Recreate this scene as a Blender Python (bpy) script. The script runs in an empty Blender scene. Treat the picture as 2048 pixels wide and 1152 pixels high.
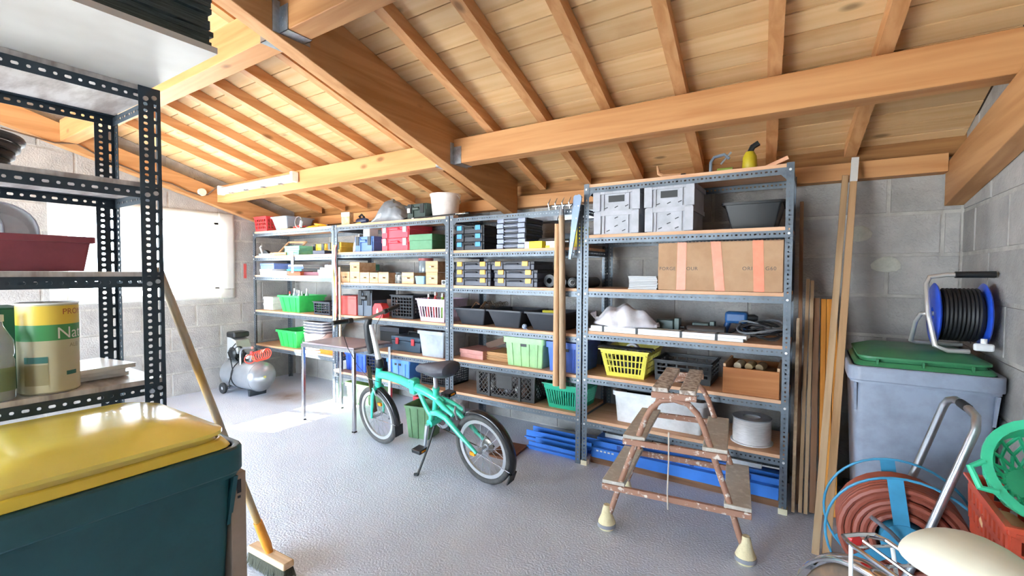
import bpy, bmesh, math, random
from math import radians, sin, cos, pi, tan, sqrt
from mathutils import Vector, Matrix

random.seed(7)
scene = bpy.context.scene
COL = scene.collection

# ------------------------------------------------------------------ camera
FPX = 922.0                                   # focal length in pixels of a 2048 wide frame
cam_d = bpy.data.cameras.new('camera')
cam_d.sensor_width = 36.0
cam_d.lens = 36.0 * FPX / 2048.0
cam_d.clip_start = 0.05
cam = bpy.data.objects.new('camera', cam_d)
COL.objects.link(cam)
YAW, PITCH, ROLL = radians(32.9), radians(1.93), radians(-0.24)
_f = Vector((-sin(YAW) * cos(PITCH), cos(YAW) * cos(PITCH), -sin(PITCH)))
_r = Vector((cos(YAW), sin(YAW), 0))
_d = _f.cross(_r)
_r2 = cos(ROLL) * _r + sin(ROLL) * _d
_d2 = -sin(ROLL) * _r + cos(ROLL) * _d
_m = Matrix((_r2, -_d2, -_f)).transposed().to_4x4()
_m.translation = Vector((0, 0, 1.45))
cam.matrix_world = _m
scene.camera = cam

# ------------------------------------------------------------------ world, sun, exposure
world = bpy.data.worlds.new('sky')
scene.world = world
world.use_nodes = True
wn = world.node_tree.nodes
wn.clear()
_bg = wn.new('ShaderNodeBackground')
_bg.inputs[0].default_value = (0.70, 0.85, 1.0, 1)
_bg.inputs[1].default_value = 11.0
_wo = wn.new('ShaderNodeOutputWorld')
world.node_tree.links.new(_bg.outputs[0], _wo.inputs[0])

sun_d = bpy.data.lights.new('sun', 'SUN')
sun_d.energy = 42.0
sun_d.angle = radians(0.5)
sun_d.color = (1.0, 0.95, 0.87)
sun = bpy.data.objects.new('sun', sun_d)
COL.objects.link(sun)
SUN_DIR = Vector((1.62, 0.60, -1.25)).normalized()
sun.rotation_euler = SUN_DIR.to_track_quat('-Z', 'Y').to_euler()
sun.location = (-12, -4, 9)

vs = scene.view_settings
vs.view_transform = 'Standard'
vs.look = 'None'
vs.exposure = 1.48
vs.gamma = 1.0
vs.use_curve_mapping = False
scene.cycles.max_bounces = 10
scene.cycles.diffuse_bounces = 6
scene.cycles.sample_clamp_indirect = 8.0


# ------------------------------------------------------------------ materials
def lin(c):
    out = []
    for v in c[:3]:
        v = v / 255.0
        out.append(v / 12.92 if v <= 0.04045 else ((v + 0.055) / 1.055) ** 2.4)
    return (out[0], out[1], out[2], 1.0)


MATS = {}


def mat(name, col, rough=0.5, metal=0.0, col2=None, scale=6.0, stretch=(1, 1, 1), bump=0.0,
        bscale=60.0, detail=4.0, lo=0.35, hi=0.65, trans=0.0, spec=0.5, alpha=1.0, rnd=0.0, coat=0.0, sss=0.0):
    """plain procedural material: two tones mixed by a noise, optional relief and per-object tone"""
    if name in MATS:
        return MATS[name]
    m = bpy.data.materials.new(name)
    m.use_nodes = True
    nt = m.node_tree
    N, L = nt.nodes, nt.links
    b = N['Principled BSDF']
    b.inputs['Roughness'].default_value = rough
    b.inputs['Metallic'].default_value = metal
    b.inputs['Specular IOR Level'].default_value = spec
    b.inputs['Transmission Weight'].default_value = trans
    b.inputs['Alpha'].default_value = alpha
    b.inputs['Coat Weight'].default_value = coat
    b.inputs['Base Color'].default_value = lin(col)
    m.diffuse_color = lin(col)
    if col2 is not None or bump > 0 or rnd > 0:
        tc = N.new('ShaderNodeTexCoord')
        oi = N.new('ShaderNodeObjectInfo')
        add = N.new('ShaderNodeVectorMath'); add.operation = 'MULTIPLY_ADD'
        cmb = N.new('ShaderNodeCombineXYZ')
        for k in range(3):
            L.new(oi.outputs['Random'], cmb.inputs[k])
        add.inputs[1].default_value = (37.0, 53.0, 71.0)
        L.new(cmb.outputs[0], add.inputs[0])
        L.new(tc.outputs['Object'], add.inputs[2])
        mp = N.new('ShaderNodeMapping')
        mp.inputs['Scale'].default_value = stretch
        L.new(add.outputs[0], mp.inputs['Vector'])
        last = None
        if col2 is not None:
            ns = N.new('ShaderNodeTexNoise')
            ns.inputs['Scale'].default_value = scale
            ns.inputs['Detail'].default_value = detail
            ns.inputs['Roughness'].default_value = 0.6
            L.new(mp.outputs[0], ns.inputs['Vector'])
            cr = N.new('ShaderNodeValToRGB')
            cr.color_ramp.elements[0].position = lo
            cr.color_ramp.elements[0].color = lin(col)
            cr.color_ramp.elements[1].position = hi
            cr.color_ramp.elements[1].color = lin(col2)
            L.new(ns.outputs['Fac'], cr.inputs[0])
            last = cr.outputs[0]
        if rnd > 0:
            hs = N.new('ShaderNodeHueSaturation')
            mr = N.new('ShaderNodeMapRange')
            mr.inputs['To Min'].default_value = 1 - rnd
            mr.inputs['To Max'].default_value = 1 + rnd
            L.new(oi.outputs['Random'], mr.inputs['Value'])
            L.new(mr.outputs[0], hs.inputs['Value'])
            if last is not None:
                L.new(last, hs.inputs['Color'])
            else:
                hs.inputs['Color'].default_value = lin(col)
            last = hs.outputs[0]
        if last is not None:
            L.new(last, b.inputs['Base Color'])
        if bump > 0:
            n2 = N.new('ShaderNodeTexNoise')
            n2.inputs['Scale'].default_value = bscale
            n2.inputs['Detail'].default_value = 3
            L.new(mp.outputs[0], n2.inputs['Vector'])
            bp = N.new('ShaderNodeBump')
            bp.inputs['Strength'].default_value = bump
            bp.inputs['Distance'].default_value = 0.01
            L.new(n2.outputs['Fac'], bp.inputs['Height'])
            L.new(bp.outputs[0], b.inputs['Normal'])
    MATS[name] = m
    return m


def wood(name, light, dark, axis='x', rough=0.6, knots=True, rnd=0.12, ring=26.0, stain=None, flatk=False):
    """sawn timber: grain bands along one axis, fine fibre, round knots, tone differs from piece to piece"""
    if name in MATS:
        return MATS[name]
    m = bpy.data.materials.new(name)
    m.use_nodes = True
    nt = m.node_tree
    N, L = nt.nodes, nt.links
    b = N['Principled BSDF']
    b.inputs['Roughness'].default_value = rough
    b.inputs['Specular IOR Level'].default_value = 0.25
    m.diffuse_color = lin(light)
    tc = N.new('ShaderNodeTexCoord')
    oi = N.new('ShaderNodeObjectInfo')
    cmb = N.new('ShaderNodeCombineXYZ')
    for k in range(3):
        L.new(oi.outputs['Random'], cmb.inputs[k])
    add = N.new('ShaderNodeVectorMath'); add.operation = 'MULTIPLY_ADD'
    add.inputs[1].default_value = (41.0, 59.0, 83.0)
    L.new(cmb.outputs[0], add.inputs[0])
    L.new(tc.outputs['Object'], add.inputs[2])
    st = {'x': (0.06, 1, 1), 'y': (1, 0.06, 1), 'z': (1, 1, 0.06)}[axis]
    mp = N.new('ShaderNodeMapping'); mp.inputs['Scale'].default_value = st
    L.new(add.outputs[0], mp.inputs['Vector'])
    n1 = N.new('ShaderNodeTexNoise'); n1.inputs['Scale'].default_value = ring; n1.inputs['Detail'].default_value = 6
    n1.inputs['Distortion'].default_value = 0.6
    L.new(mp.outputs[0], n1.inputs['Vector'])
    cr = N.new('ShaderNodeValToRGB')
    cr.color_ramp.elements[0].position = 0.34; cr.color_ramp.elements[0].color = lin(dark)
    cr.color_ramp.elements[1].position = 0.62; cr.color_ramp.elements[1].color = lin(light)
    L.new(n1.outputs['Fac'], cr.inputs[0])
    last = cr.outputs[0]
    if knots:
        st2 = {'x': (0.45, 1, 1), 'y': (1, 0.45, 1), 'z': (1, 1, 0.45)}[axis]
        if flatk:
            st2 = (0.5, 1, 0)
        mp2 = N.new('ShaderNodeMapping'); mp2.inputs['Scale'].default_value = st2
        L.new(add.outputs[0], mp2.inputs['Vector'])
        vo = N.new('ShaderNodeTexVoronoi'); vo.inputs['Scale'].default_value = 4.2
        L.new(mp2.outputs[0], vo.inputs['Vector'])
        r2 = N.new('ShaderNodeValToRGB')
        r2.color_ramp.elements[0].position = 0.05; r2.color_ramp.elements[0].color = (1, 1, 1, 1)
        r2.color_ramp.elements[1].position = 0.12; r2.color_ramp.elements[1].color = (0, 0, 0, 1)
        L.new(vo.outputs['Distance'], r2.inputs[0])
        mx = N.new('ShaderNodeMix'); mx.data_type = 'RGBA'
        mx.inputs['B'].default_value = lin([c * 0.55 for c in dark])
        ml = N.new('ShaderNodeMath'); ml.operation = 'MULTIPLY'; ml.inputs[1].default_value = 0.7
        L.new(r2.outputs[0], ml.inputs[0])
        L.new(ml.outputs[0], mx.inputs['Factor'])
        L.new(last, mx.inputs['A'])
        last = mx.outputs['Result']
    if stain:
        n3 = N.new('ShaderNodeTexNoise'); n3.inputs['Scale'].default_value = 2.2; n3.inputs['Detail'].default_value = 5
        L.new(add.outputs[0], n3.inputs['Vector'])
        r3 = N.new('ShaderNodeValToRGB')
        r3.color_ramp.elements[0].position = 0.56; r3.color_ramp.elements[0].color = (0, 0, 0, 1)
        r3.color_ramp.elements[1].position = 0.78; r3.color_ramp.elements[1].color = (0.55, 0.55, 0.55, 1)
        L.new(n3.outputs['Fac'], r3.inputs[0])
        mx = N.new('ShaderNodeMix'); mx.data_type = 'RGBA'
        mx.inputs['B'].default_value = lin(stain)
        L.new(r3.outputs[0], mx.inputs['Factor'])
        L.new(last, mx.inputs['A'])
        last = mx.outputs['Result']
    hs = N.new('ShaderNodeHueSaturation')
    mr = N.new('ShaderNodeMapRange')
    mr.inputs['To Min'].default_value = 1 - rnd; mr.inputs['To Max'].default_value = 1 + rnd
    L.new(oi.outputs['Random'], mr.inputs['Value'])
    L.new(mr.outputs[0], hs.inputs['Value'])
    L.new(last, hs.inputs['Color'])
    L.new(hs.outputs[0], b.inputs['Base Color'])
    bp = N.new('ShaderNodeBump'); bp.inputs['Strength'].default_value = 0.15; bp.inputs['Distance'].default_value = 0.004
    L.new(n1.outputs['Fac'], bp.inputs['Height'])
    L.new(bp.outputs[0], b.inputs['Normal'])
    MATS[name] = m
    return m


# ------------------------------------------------------------------ mesh builder
class MB:
    def __init__(s):
        s.v = []; s.f = []

    def add(s, vs_, fs):
        o = len(s.v)
        s.v.extend([tuple(p) for p in vs_])
        s.f.extend([tuple(i + o for i in f) for f in fs])
        return s

    def box(s, x0, x1, y0, y1, z0, z1):
        return s.add([(x0, y0, z0), (x1, y0, z0), (x1, y1, z0), (x0, y1, z0), (x0, y0, z1), (x1, y0, z1), (x1, y1, z1), (x0, y1, z1)],
                     [(0, 3, 2, 1), (4, 5, 6, 7), (0, 1, 5, 4), (1, 2, 6, 5), (2, 3, 7, 6), (3, 0, 4, 7)])

    def obox(s, c, size, rot=None):
        m = rot if rot else Matrix.Identity(3)
        hx, hy, hz = size[0] / 2, size[1] / 2, size[2] / 2
        P = [Vector(c) + m @ Vector(p) for p in ((-hx, -hy, -hz), (hx, -hy, -hz), (hx, hy, -hz), (-hx, hy, -hz), (-hx, -hy, hz), (hx, -hy, hz), (hx, hy, hz), (-hx, hy, hz))]
        return s.add(P, [(0, 3, 2, 1), (4, 5, 6, 7), (0, 1, 5, 4), (1, 2, 6, 5), (2, 3, 7, 6), (3, 0, 4, 7)])

    def hexa(s, P):
        """8 corners: bottom 0-3, top 4-7"""
        return s.add(P, [(0, 3, 2, 1), (4, 5, 6, 7), (0, 1, 5, 4), (1, 2, 6, 5), (2, 3, 7, 6), (3, 0, 4, 7)])

    def cyl(s, p, q, r, r2=None, n=12, cap=True):
        p, q = Vector(p), Vector(q)
        r2 = r if r2 is None else r2
        d = q - p
        if d.length < 1e-9:
            return s
        d.normalize()
        a = d.orthogonal().normalized(); b = d.cross(a)
        o = len(s.v)
        for c, rr in ((p, r), (q, r2)):
            for i in range(n):
                t = 2 * pi * i / n
                s.v.append(tuple(c + rr * (cos(t) * a + sin(t) * b)))
        for i in range(n):
            j = (i + 1) % n
            s.f.append((o + i, o + j, o + n + j, o + n + i))
        if cap:
            s.f.append(tuple(o + n - 1 - i for i in range(n)))
            s.f.append(tuple(o + n + i for i in range(n)))
        return s

    def bar(s, p, q, w, t, up=(0, 0, 1)):
        """rectangular bar from p to q: w across (perpendicular to up), t along up"""
        p, q = Vector(p), Vector(q)
        d = (q - p)
        if d.length < 1e-9:
            return s
        d.normalize()
        u = Vector(up)
        a = d.cross(u)
        if a.length < 1e-5:
            a = d.orthogonal()
        a.normalize(); b = a.cross(d).normalized()
        a *= w / 2; b *= t / 2
        return s.hexa([p - a - b, p + a - b, p + a + b, p - a + b, q - a - b, q + a - b, q + a + b, q - a + b])

    def tube(s, pts, r, n=8, closed=False, cap=True):
        pts = [Vector(p) for p in pts]
        k = len(pts)
        rr = r if isinstance(r, (list, tuple)) else [r] * k
        o = len(s.v)
        ref = None
        for i in range(k):
            if closed:
                t = pts[(i + 1) % k] - pts[i - 1]
            else:
                t = pts[min(i + 1, k - 1)] - pts[max(i - 1, 0)]
            t.normalize()
            if ref is None:
                ref = t.orthogonal().normalized()
            else:
                ref = (ref - t * ref.dot(t))
                if ref.length < 1e-6:
                    ref = t.orthogonal()
                ref.normalize()
            b = t.cross(ref)
            for j in range(n):
                a = 2 * pi * j / n
                s.v.append(tuple(pts[i] + rr[i] * (cos(a) * ref + sin(a) * b)))
        for i in range(k if closed else k - 1):
            i2 = (i + 1) % k
            for j in range(n):
                j2 = (j + 1) % n
                s.f.append((o + i * n + j, o + i * n + j2, o + i2 * n + j2, o + i2 * n + j))
        if cap and not closed:
            s.f.append(tuple(o + n - 1 - j for j in range(n)))
            s.f.append(tuple(o + (k - 1) * n + j for j in range(n)))
        return s

    def lathe(s, prof, n=20, c=(0, 0, 0), ax='z', closed=False):
        """prof: (radius, height) list"""
        o = len(s.v)
        c = Vector(c)
        for r, h in prof:
            for i in range(n):
                t = 2 * pi * i / n
                if ax == 'z':
                    p = (r * cos(t), r * sin(t), h)
                elif ax == 'x':
                    p = (h, r * cos(t), r * sin(t))
                else:
                    p = (r * sin(t), h, r * cos(t))
                s.v.append(tuple(c + Vector(p)))
        k = len(prof)
        for i in range(k if closed else k - 1):
            i2 = (i + 1) % k
            for j in range(n):
                j2 = (j + 1) % n
                s.f.append((o + i * n + j, o + i * n + j2, o + i2 * n + j2, o + i2 * n + j))
        if not closed:
            if prof[0][0] > 1e-6:
                s.f.append(tuple(o + n - 1 - j for j in range(n)))
            if prof[-1][0] > 1e-6:
                s.f.append(tuple(o + (k - 1) * n + j for j in range(n)))
        return s

    def prism(s, poly, z0, z1, plane='xy'):
        n = len(poly)
        def P(a, b, h):
            return {'xy': (a, b, h), 'xz': (a, h, b), 'yz': (h, a, b)}[plane]
        vs_ = [P(a, b, z0) for a, b in poly] + [P(a, b, z1) for a, b in poly]
        fs = [tuple(range(n))[::-1], tuple(range(n, 2 * n))]
        for i in range(n):
            j = (i + 1) % n
            fs.append((i, j, n + j, n + i))
        return s.add(vs_, fs)

    def tub(s, bw, bd, tw, td, h, t=0.004, z=0.0, r=0.0, seg=3, y0=0.0, bottom=True):
        """open tapered container with wall thickness, optional rounded corners; centred on x, y=y0"""
        def ring(w, d, zz, rad):
            if rad <= 0:
                return [(-w / 2, y0 - d / 2, zz), (w / 2, y0 - d / 2, zz), (w / 2, y0 + d / 2, zz), (-w / 2, y0 + d / 2, zz)]
            out = []
            for cx, cy, a0 in ((w / 2 - rad, -d / 2 + rad, -90), (w / 2 - rad, d / 2 - rad, 0), (-w / 2 + rad, d / 2 - rad, 90), (-w / 2 + rad, -d / 2 + rad, 180)):
                for k in range(seg + 1):
                    a = radians(a0 + 90 * k / seg)
                    out.append((cx + rad * cos(a), y0 + cy + rad * sin(a), zz))
            return out
        R = [ring(bw, bd, z, r * 0.8), ring(tw, td, z + h, r), ring(tw - 2 * t, td - 2 * t, z + h, max(r - t, 0.003) if r else 0), ring(bw - 2 * t, bd - 2 * t, z + t, max(r * 0.8 - t, 0.003) if r else 0)]
        n = len(R[0]); o = len(s.v)
        for q in R:
            s.v.extend(q)
        for i in range(3):
            for j in range(n):
                k = (j + 1) % n
                s.f.append((o + i * n + j, o + i * n + k, o + (i + 1) * n + k, o + (i + 1) * n + j))
        if bottom:
            s.f.append(tuple(o + n - 1 - j for j in range(n)))
            s.f.append(tuple(o + 3 * n + j for j in range(n)))
        return s

    def rrect_ring(s, w, d, z0, z1, over, r=0.0, seg=3, y0=0.0):
        """collar (rim) around a container: outer size w+2*over"""
        def ring(ww, dd, zz, rad):
            if rad <= 0.0005:
                return [(-ww / 2, y0 - dd / 2, zz), (ww / 2, y0 - dd / 2, zz), (ww / 2, y0 + dd / 2, zz), (-ww / 2, y0 + dd / 2, zz)]
            out = []
            for cx, cy, a0 in ((ww / 2 - rad, -dd / 2 + rad, -90), (ww / 2 - rad, dd / 2 - rad, 0), (-ww / 2 + rad, dd / 2 - rad, 90), (-ww / 2 + rad, -dd / 2 + rad, 180)):
                for k in range(seg + 1):
                    a = radians(a0 + 90 * k / seg)
                    out.append((cx + rad * cos(a), y0 + cy + rad * sin(a), zz))
            return out
        ro = r + over if r > 0 else 0
        R = [ring(w, d, z0, r), ring(w + 2 * over, d + 2 * over, z0, ro), ring(w + 2 * over, d + 2 * over, z1, ro), ring(w, d, z1, r)]
        n = len(R[0]); o = len(s.v)
        for q in R:
            s.v.extend(q)
        for i in range(4):
            i2 = (i + 1) % 4
            for j in range(n):
                k = (j + 1) % n
                s.f.append((o + i * n + j, o + i * n + k, o + i2 * n + k, o + i2 * n + j))
        return s

    def perf(s, o, a, b, L, W, pitch, hl, hw, off=0.5, rnd=False, margin=0.02):
        """perforated sheet strip: origin o, unit vectors a (along), b (across)"""
        o, a, b = Vector(o), Vector(a), Vector(b)
        n = max(1, int((L - 2 * margin) / pitch))
        m0 = (L - n * pitch) / 2
        def P(u, w):
            return tuple(o + a * u + b * w)
        c = W * off
        s.add([P(0, 0), P(m0, 0), P(m0, W), P(0, W)], [(0, 1, 2, 3)])
        s.add([P(L - m0, 0), P(L, 0), P(L, W), P(L - m0, W)], [(0, 1, 2, 3)])
        for i in range(n):
            u0 = m0 + i * pitch; u1 = u0 + pitch; um = (u0 + u1) / 2
            h = hl[i % len(hl)] / 2
            if rnd:
                k = hw / 2
                ch = min(h, k) * 0.55
                inner = [(um - h + ch, c - k), (um + h - ch, c - k), (um + h, c - k + ch), (um + h, c + k - ch), (um + h - ch, c + k), (um - h + ch, c + k), (um - h, c + k - ch), (um - h, c - k + ch)]
                outer = [(u0, 0), (u1, 0), (u1, 0), (u1, W), (u1, W), (u0, W), (u0, W), (u0, 0)]
                base = len(s.v)
                s.v.extend([P(*p) for p in inner] + [P(u0, 0), P(u1, 0), P(u1, W), P(u0, W)])
                I = lambda q: base + q
                A, B, C, D = base + 8, base + 9, base + 10, base + 11
                s.f += [(A, B, I(1), I(0)), (B, I(2), I(1)), (B, C, I(3), I(2)), (C, I(4), I(3)), (C, D, I(5), I(4)), (D, I(6), I(5)), (D, A, I(7), I(6)), (A, I(0), I(7))]
            else:
                k = hw / 2
                s.add([P(u0, 0), P(u1, 0), P(u1, W), P(u0, W), P(um - h, c - k), P(um + h, c - k), P(um + h, c + k), P(um - h, c + k)],
                      [(0, 1, 5, 4), (1, 2, 6, 5), (2, 3, 7, 6), (3, 0, 4, 7)])
        return s

    def mesh(s, name, smooth=True, angle=38):
        me = bpy.data.meshes.new(name)
        me.from_pydata(s.v, [], s.f)
        me.validate(); me.update()
        if smooth:
            me.polygons.foreach_set('use_smooth', [True] * len(me.polygons))
            me.set_sharp_from_angle(angle=radians(angle))
        return me


def link(o, parent=None):
    COL.objects.link(o)
    if parent is not None:
        o.parent = parent
    return o


def obj(name, mb, m, parent=None, loc=None, rot=None, bevel=0.0, smooth=True, solid=0.0, sub=0):
    me = mb if isinstance(mb, bpy.types.Mesh) else mb.mesh(name, smooth)
    if m is not None and not me.materials:
        me.materials.append(m)
    o = bpy.data.objects.new(name, me)
    link(o, parent)
    if loc is not None:
        o.location = loc
    if rot is not None:
        o.rotation_euler = rot
    if solid > 0:
        md = o.modifiers.new('thickness', 'SOLIDIFY'); md.thickness = solid; md.offset = 0
    if bevel > 0:
        md = o.modifiers.new('bevel', 'BEVEL'); md.width = bevel; md.segments = 2; md.limit_method = 'ANGLE'; md.angle_limit = radians(40)
    if sub > 0:
        md = o.modifiers.new('sub', 'SUBSURF'); md.levels = sub; md.render_levels = sub
    return o


def tag(o, label, cat, group=None):
    o['label'] = label
    o['category'] = cat
    if group:
        o['group'] = group
    return o


def thing(name, label, cat, loc=(0, 0, 0), rz=0.0, group=None, rot=None):
    o = bpy.data.objects.new(name, None)
    o.empty_display_size = 0.05
    link(o)
    o.location = loc
    o.rotation_euler = rot if rot else (0, 0, radians(rz))
    return tag(o, label, cat, group)


def struct(name, mb, m, parent=None, **k):
    o = obj(name, mb, m, parent, **k)
    if parent is None:
        o['kind'] = 'structure'
    return o


def dup(root, loc, label=None, rz=None, group=None):
    c = root.copy(); COL.objects.link(c)
    c.location = loc
    if rz is not None:
        c.rotation_euler = (0, 0, radians(rz))
    if label:
        c['label'] = label
    if group:
        c['group'] = group
    for ch in root.children:
        d = ch.copy(); COL.objects.link(d); d.parent = c
        for g in ch.children:
            e = g.copy(); COL.objects.link(e); e.parent = d
    return c


def arc(c, r, a0, a1, n, plane='xz', h=0.0):
    out = []
    for i in range(n + 1):
        a = radians(a0 + (a1 - a0) * i / n)
        x, y = c[0] + r * cos(a), c[1] + r * sin(a)
        out.append({'xy': (x, y, h), 'xz': (x, h, y), 'yz': (h, x, y)}[plane])
    return out


def plastic(name, c, rough=0.4, **k):
    c2 = tuple(max(0, v * 0.86) for v in c)
    return mat(name, c, rough, col2=c2, scale=9, lo=0.4, hi=0.75, **k)

# ------------------------------------------------------------------ shared materials
M_STEEL = mat('grey_painted_steel', (102, 111, 120), 0.42, 0.35, col2=(84, 93, 102), scale=14, lo=0.4, hi=0.7)
M_DSTEEL = mat('dark_green_grey_steel', (52, 66, 76), 0.45, 0.3, col2=(40, 52, 62), scale=10)
M_GALV = mat('galvanised_steel', (190, 198, 206), 0.35, 0.85, col2=(160, 168, 176), scale=22)
M_CHROME = mat('chrome', (215, 218, 222), 0.12, 1.0)
M_ALU = mat('brushed_aluminium', (196, 200, 205), 0.3, 0.9, col2=(175, 180, 186), scale=12)
M_BOLT = mat('bright_bolt', (225, 226, 226), 0.35, 0.5)
M_BOARD = wood('chipboard_shelf', (222, 180, 146), (204, 156, 120), 'x', 0.6, knots=False, rnd=0.06, ring=40)
M_BEAM = wood('glulam_beam', (198, 148, 100), (178, 124, 78), 'x', 0.55, rnd=0.04, ring=16)
M_BEAMY = wood('glulam_beam_long', (194, 146, 100), (170, 120, 74), 'y', 0.55, rnd=0.04, ring=16)
M_RAFT = wood('pine_rafter', (206, 156, 108), (184, 130, 82), 'y', 0.6, rnd=0.07, ring=20)
M_PLANK = wood('roof_plank', (218, 184, 138), (206, 166, 116), 'x', 0.65, rnd=0.09, ring=16, stain=(168, 126, 78), flatk=True)
M_RUBBER = mat('black_rubber', (30, 31, 33), 0.7, col2=(44, 45, 47), scale=30)
M_BLACK = plastic('black_plastic', (24, 27, 30), 0.45)
M_WHITE = plastic('white_plastic', (232, 234, 236), 0.4)
M_CARD = mat('brown_cardboard', (188, 152, 118), 0.8, col2=(176, 138, 104), scale=7, bump=0.05, bscale=120)
M_CORD = mat('black_cable', (26, 28, 30), 0.5)


def block_mat():
    m = mat('concrete_block', (174, 170, 166), 0.9, col2=(148, 146, 143), scale=5, bump=0.55, bscale=70, rnd=0.09, lo=0.3, hi=0.72, spec=0.2)
    return m


M_BLOCK = block_mat()
M_MORTAR = mat('mortar', (182, 178, 172), 0.95, col2=(160, 156, 150), scale=9, bump=0.5, bscale=60, spec=0.15)


def floor_mat():
    m = mat('painted_concrete_floor', (204, 212, 228), 0.36, col2=(192, 201, 220), scale=1.6, lo=0.35, hi=0.7, spec=0.45)
    nt = m.node_tree; N, L = nt.nodes, nt.links
    b = N['Principled BSDF']
    tc = N.new('ShaderNodeTexCoord')
    n2 = N.new('ShaderNodeTexNoise'); n2.inputs['Scale'].default_value = 85; n2.inputs['Detail'].default_value = 2
    L.new(tc.outputs['Object'], n2.inputs['Vector'])
    bp = N.new('ShaderNodeBump'); bp.inputs['Strength'].default_value = 0.55; bp.inputs['Distance'].default_value = 0.008
    L.new(n2.outputs['Fac'], bp.inputs['Height']); L.new(bp.outputs[0], b.inputs['Normal'])
    # oil and rust stain beside the compressor
    gr = N.new('ShaderNodeTexGradient'); gr.gradient_type = 'SPHERICAL'
    mp = N.new('ShaderNodeMapping'); mp.inputs['Location'].default_value = (5.05 * 2.2, -3.05 * 3.2, 0); mp.inputs['Scale'].default_value = (2.2, 3.2, 1)
    L.new(tc.outputs['Object'], mp.inputs['Vector']); L.new(mp.outputs[0], gr.inputs['Vector'])
    n3 = N.new('ShaderNodeTexNoise'); n3.inputs['Scale'].default_value = 7
    L.new(tc.outputs['Object'], n3.inputs['Vector'])
    ml = N.new('ShaderNodeMath'); ml.operation = 'MULTIPLY'
    L.new(gr.outputs['Fac'], ml.inputs[0]); L.new(n3.outputs['Fac'], ml.inputs[1])
    ml2 = N.new('ShaderNodeMath'); ml2.operation = 'MULTIPLY'; ml2.inputs[1].default_value = 1.7; ml2.use_clamp = True
    L.new(ml.outputs[0], ml2.inputs[0])
    mx = N.new('ShaderNodeMix'); mx.data_type = 'RGBA'; mx.inputs['B'].default_value = lin((128, 104, 84))
    src = b.inputs['Base Color'].links[0].from_socket
    L.new(src, mx.inputs['A']); L.new(ml2.outputs[0], mx.inputs['Factor'])
    L.new(mx.outputs['Result'], b.inputs['Base Color'])
    return m


XL, XR, YB, YF = -6.15, 0.765, 3.82, -2.2
RIDGE = 0.40


def zplank(y):
    return 2.59 - 0.297 * (max(y, 2 * RIDGE - y) - 2.8)


# ------------------------------------------------------------------ floor and outside ground
struct('floor', MB().box(XL - 0.2, XR + 0.2, YF - 0.2, YB + 0.2, -0.12, 0.0), floor_mat())
M_GROUND = mat('pale_gravel_ground', (206, 202, 194), 0.95, col2=(188, 184, 176), scale=3)
struct('ground_outside', MB().add([(-40, -40, -0.125), (30, -40, -0.125), (30, 30, -0.125), (-40, 30, -0.125)], [(0, 1, 2, 3)]), M_GROUND)

# ------------------------------------------------------------------ walls of concrete block
WY0, WY1, WZ0, WZ1 = 1.40, 2.86, 1.20, 2.08        # window opening in the left wall
CH, BL, JT = 0.262, 0.525, 0.012                   # course height, block length, joint


def wall_slab_left():
    m = MB()
    a, b = XL - 0.2, XL - 0.006
    m.box(a, b, YF - 0.2, YB + 0.2, 0, WZ0)
    m.box(a, b, YF - 0.2, WY0, WZ0, WZ1)
    m.box(a, b, WY1, YB + 0.2, WZ0, WZ1)
    m.prism([(YF - 0.2, WZ1), (YB + 0.2, WZ1), (YB + 0.2, zplank(YB + 0.2)), (RIDGE, zplank(RIDGE)), (YF - 0.2, zplank(YF - 0.2))], a, b, 'yz')
    return m


wl = struct('wall_left', wall_slab_left(), M_MORTAR)
wb = struct('wall_back', MB().box(XL - 0.2, XR + 0.2, YB + 0.006, YB + 0.2, 0, 2.165), M_MORTAR)
struct('eaves_gap_filler', MB().box(XL - 0.2, XR + 0.2, YB + 0.012, YB + 0.04, 2.165, 2.36), wood('dark_filler_wood', (150, 108, 66), (122, 84, 48), 'x'))  # dark board added in place of the shaded eaves gap, blocks sky light
wr = struct('wall_right', MB().prism([(YF - 0.2, 0), (YB + 0.2, 0), (YB + 0.2, zplank(YB + 0.2)), (RIDGE, zplank(RIDGE)), (YF - 0.2, zplank(YF - 0.2))], XR + 0.006, XR + 0.2, 'yz'), M_MORTAR)
# front wall with the wide doorway behind the camera
_m = MB()
DX0, DX1, DZ = -6.0, -1.3, 2.05
_m.box(XL - 0.2, DX0, YF - 0.2, YF, 0, 2.45).box(DX1, XR + 0.2, YF - 0.2, YF, 0, 2.45).box(DX0, DX1, YF - 0.2, YF, DZ, 2.45)
struct('wall_front', _m, M_MORTAR)

BMESH = {}


def block_mesh(L, H, kind):
    k = (round(L, 3), round(H, 3), kind)
    if k not in BMESH:
        m = MB()
        hl, hh, dp, e = L / 2, H / 2, 0.03, 0.006
        # face bevelled toward the joint
        if kind == 'x':      # lies along x, faces -y
            P = lambda a, c, d: (a, d, c)
        elif kind == 'yl':   # on the left wall, faces +x
            P = lambda a, c, d: (-d, a, c)
        else:                # on the right wall, faces -x
            P = lambda a, c, d: (d, a, c)
        pts = [P(-hl, -hh, dp), P(hl, -hh, dp), P(hl, hh, dp), P(-hl, hh, dp), P(-hl + e, -hh + e, 0), P(hl - e, -hh + e, 0), P(hl - e, hh - e, 0), P(-hl + e, hh - e, 0)]
        m.add(pts, [(4, 5, 6, 7), (0, 1, 5, 4), (1, 2, 6, 5), (2, 3, 7, 6), (3, 0, 4, 7)])
        me = m.mesh('block', smooth=False)
        me.materials.append(M_BLOCK)
        BMESH[k] = me
    return BMESH[k]


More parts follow.
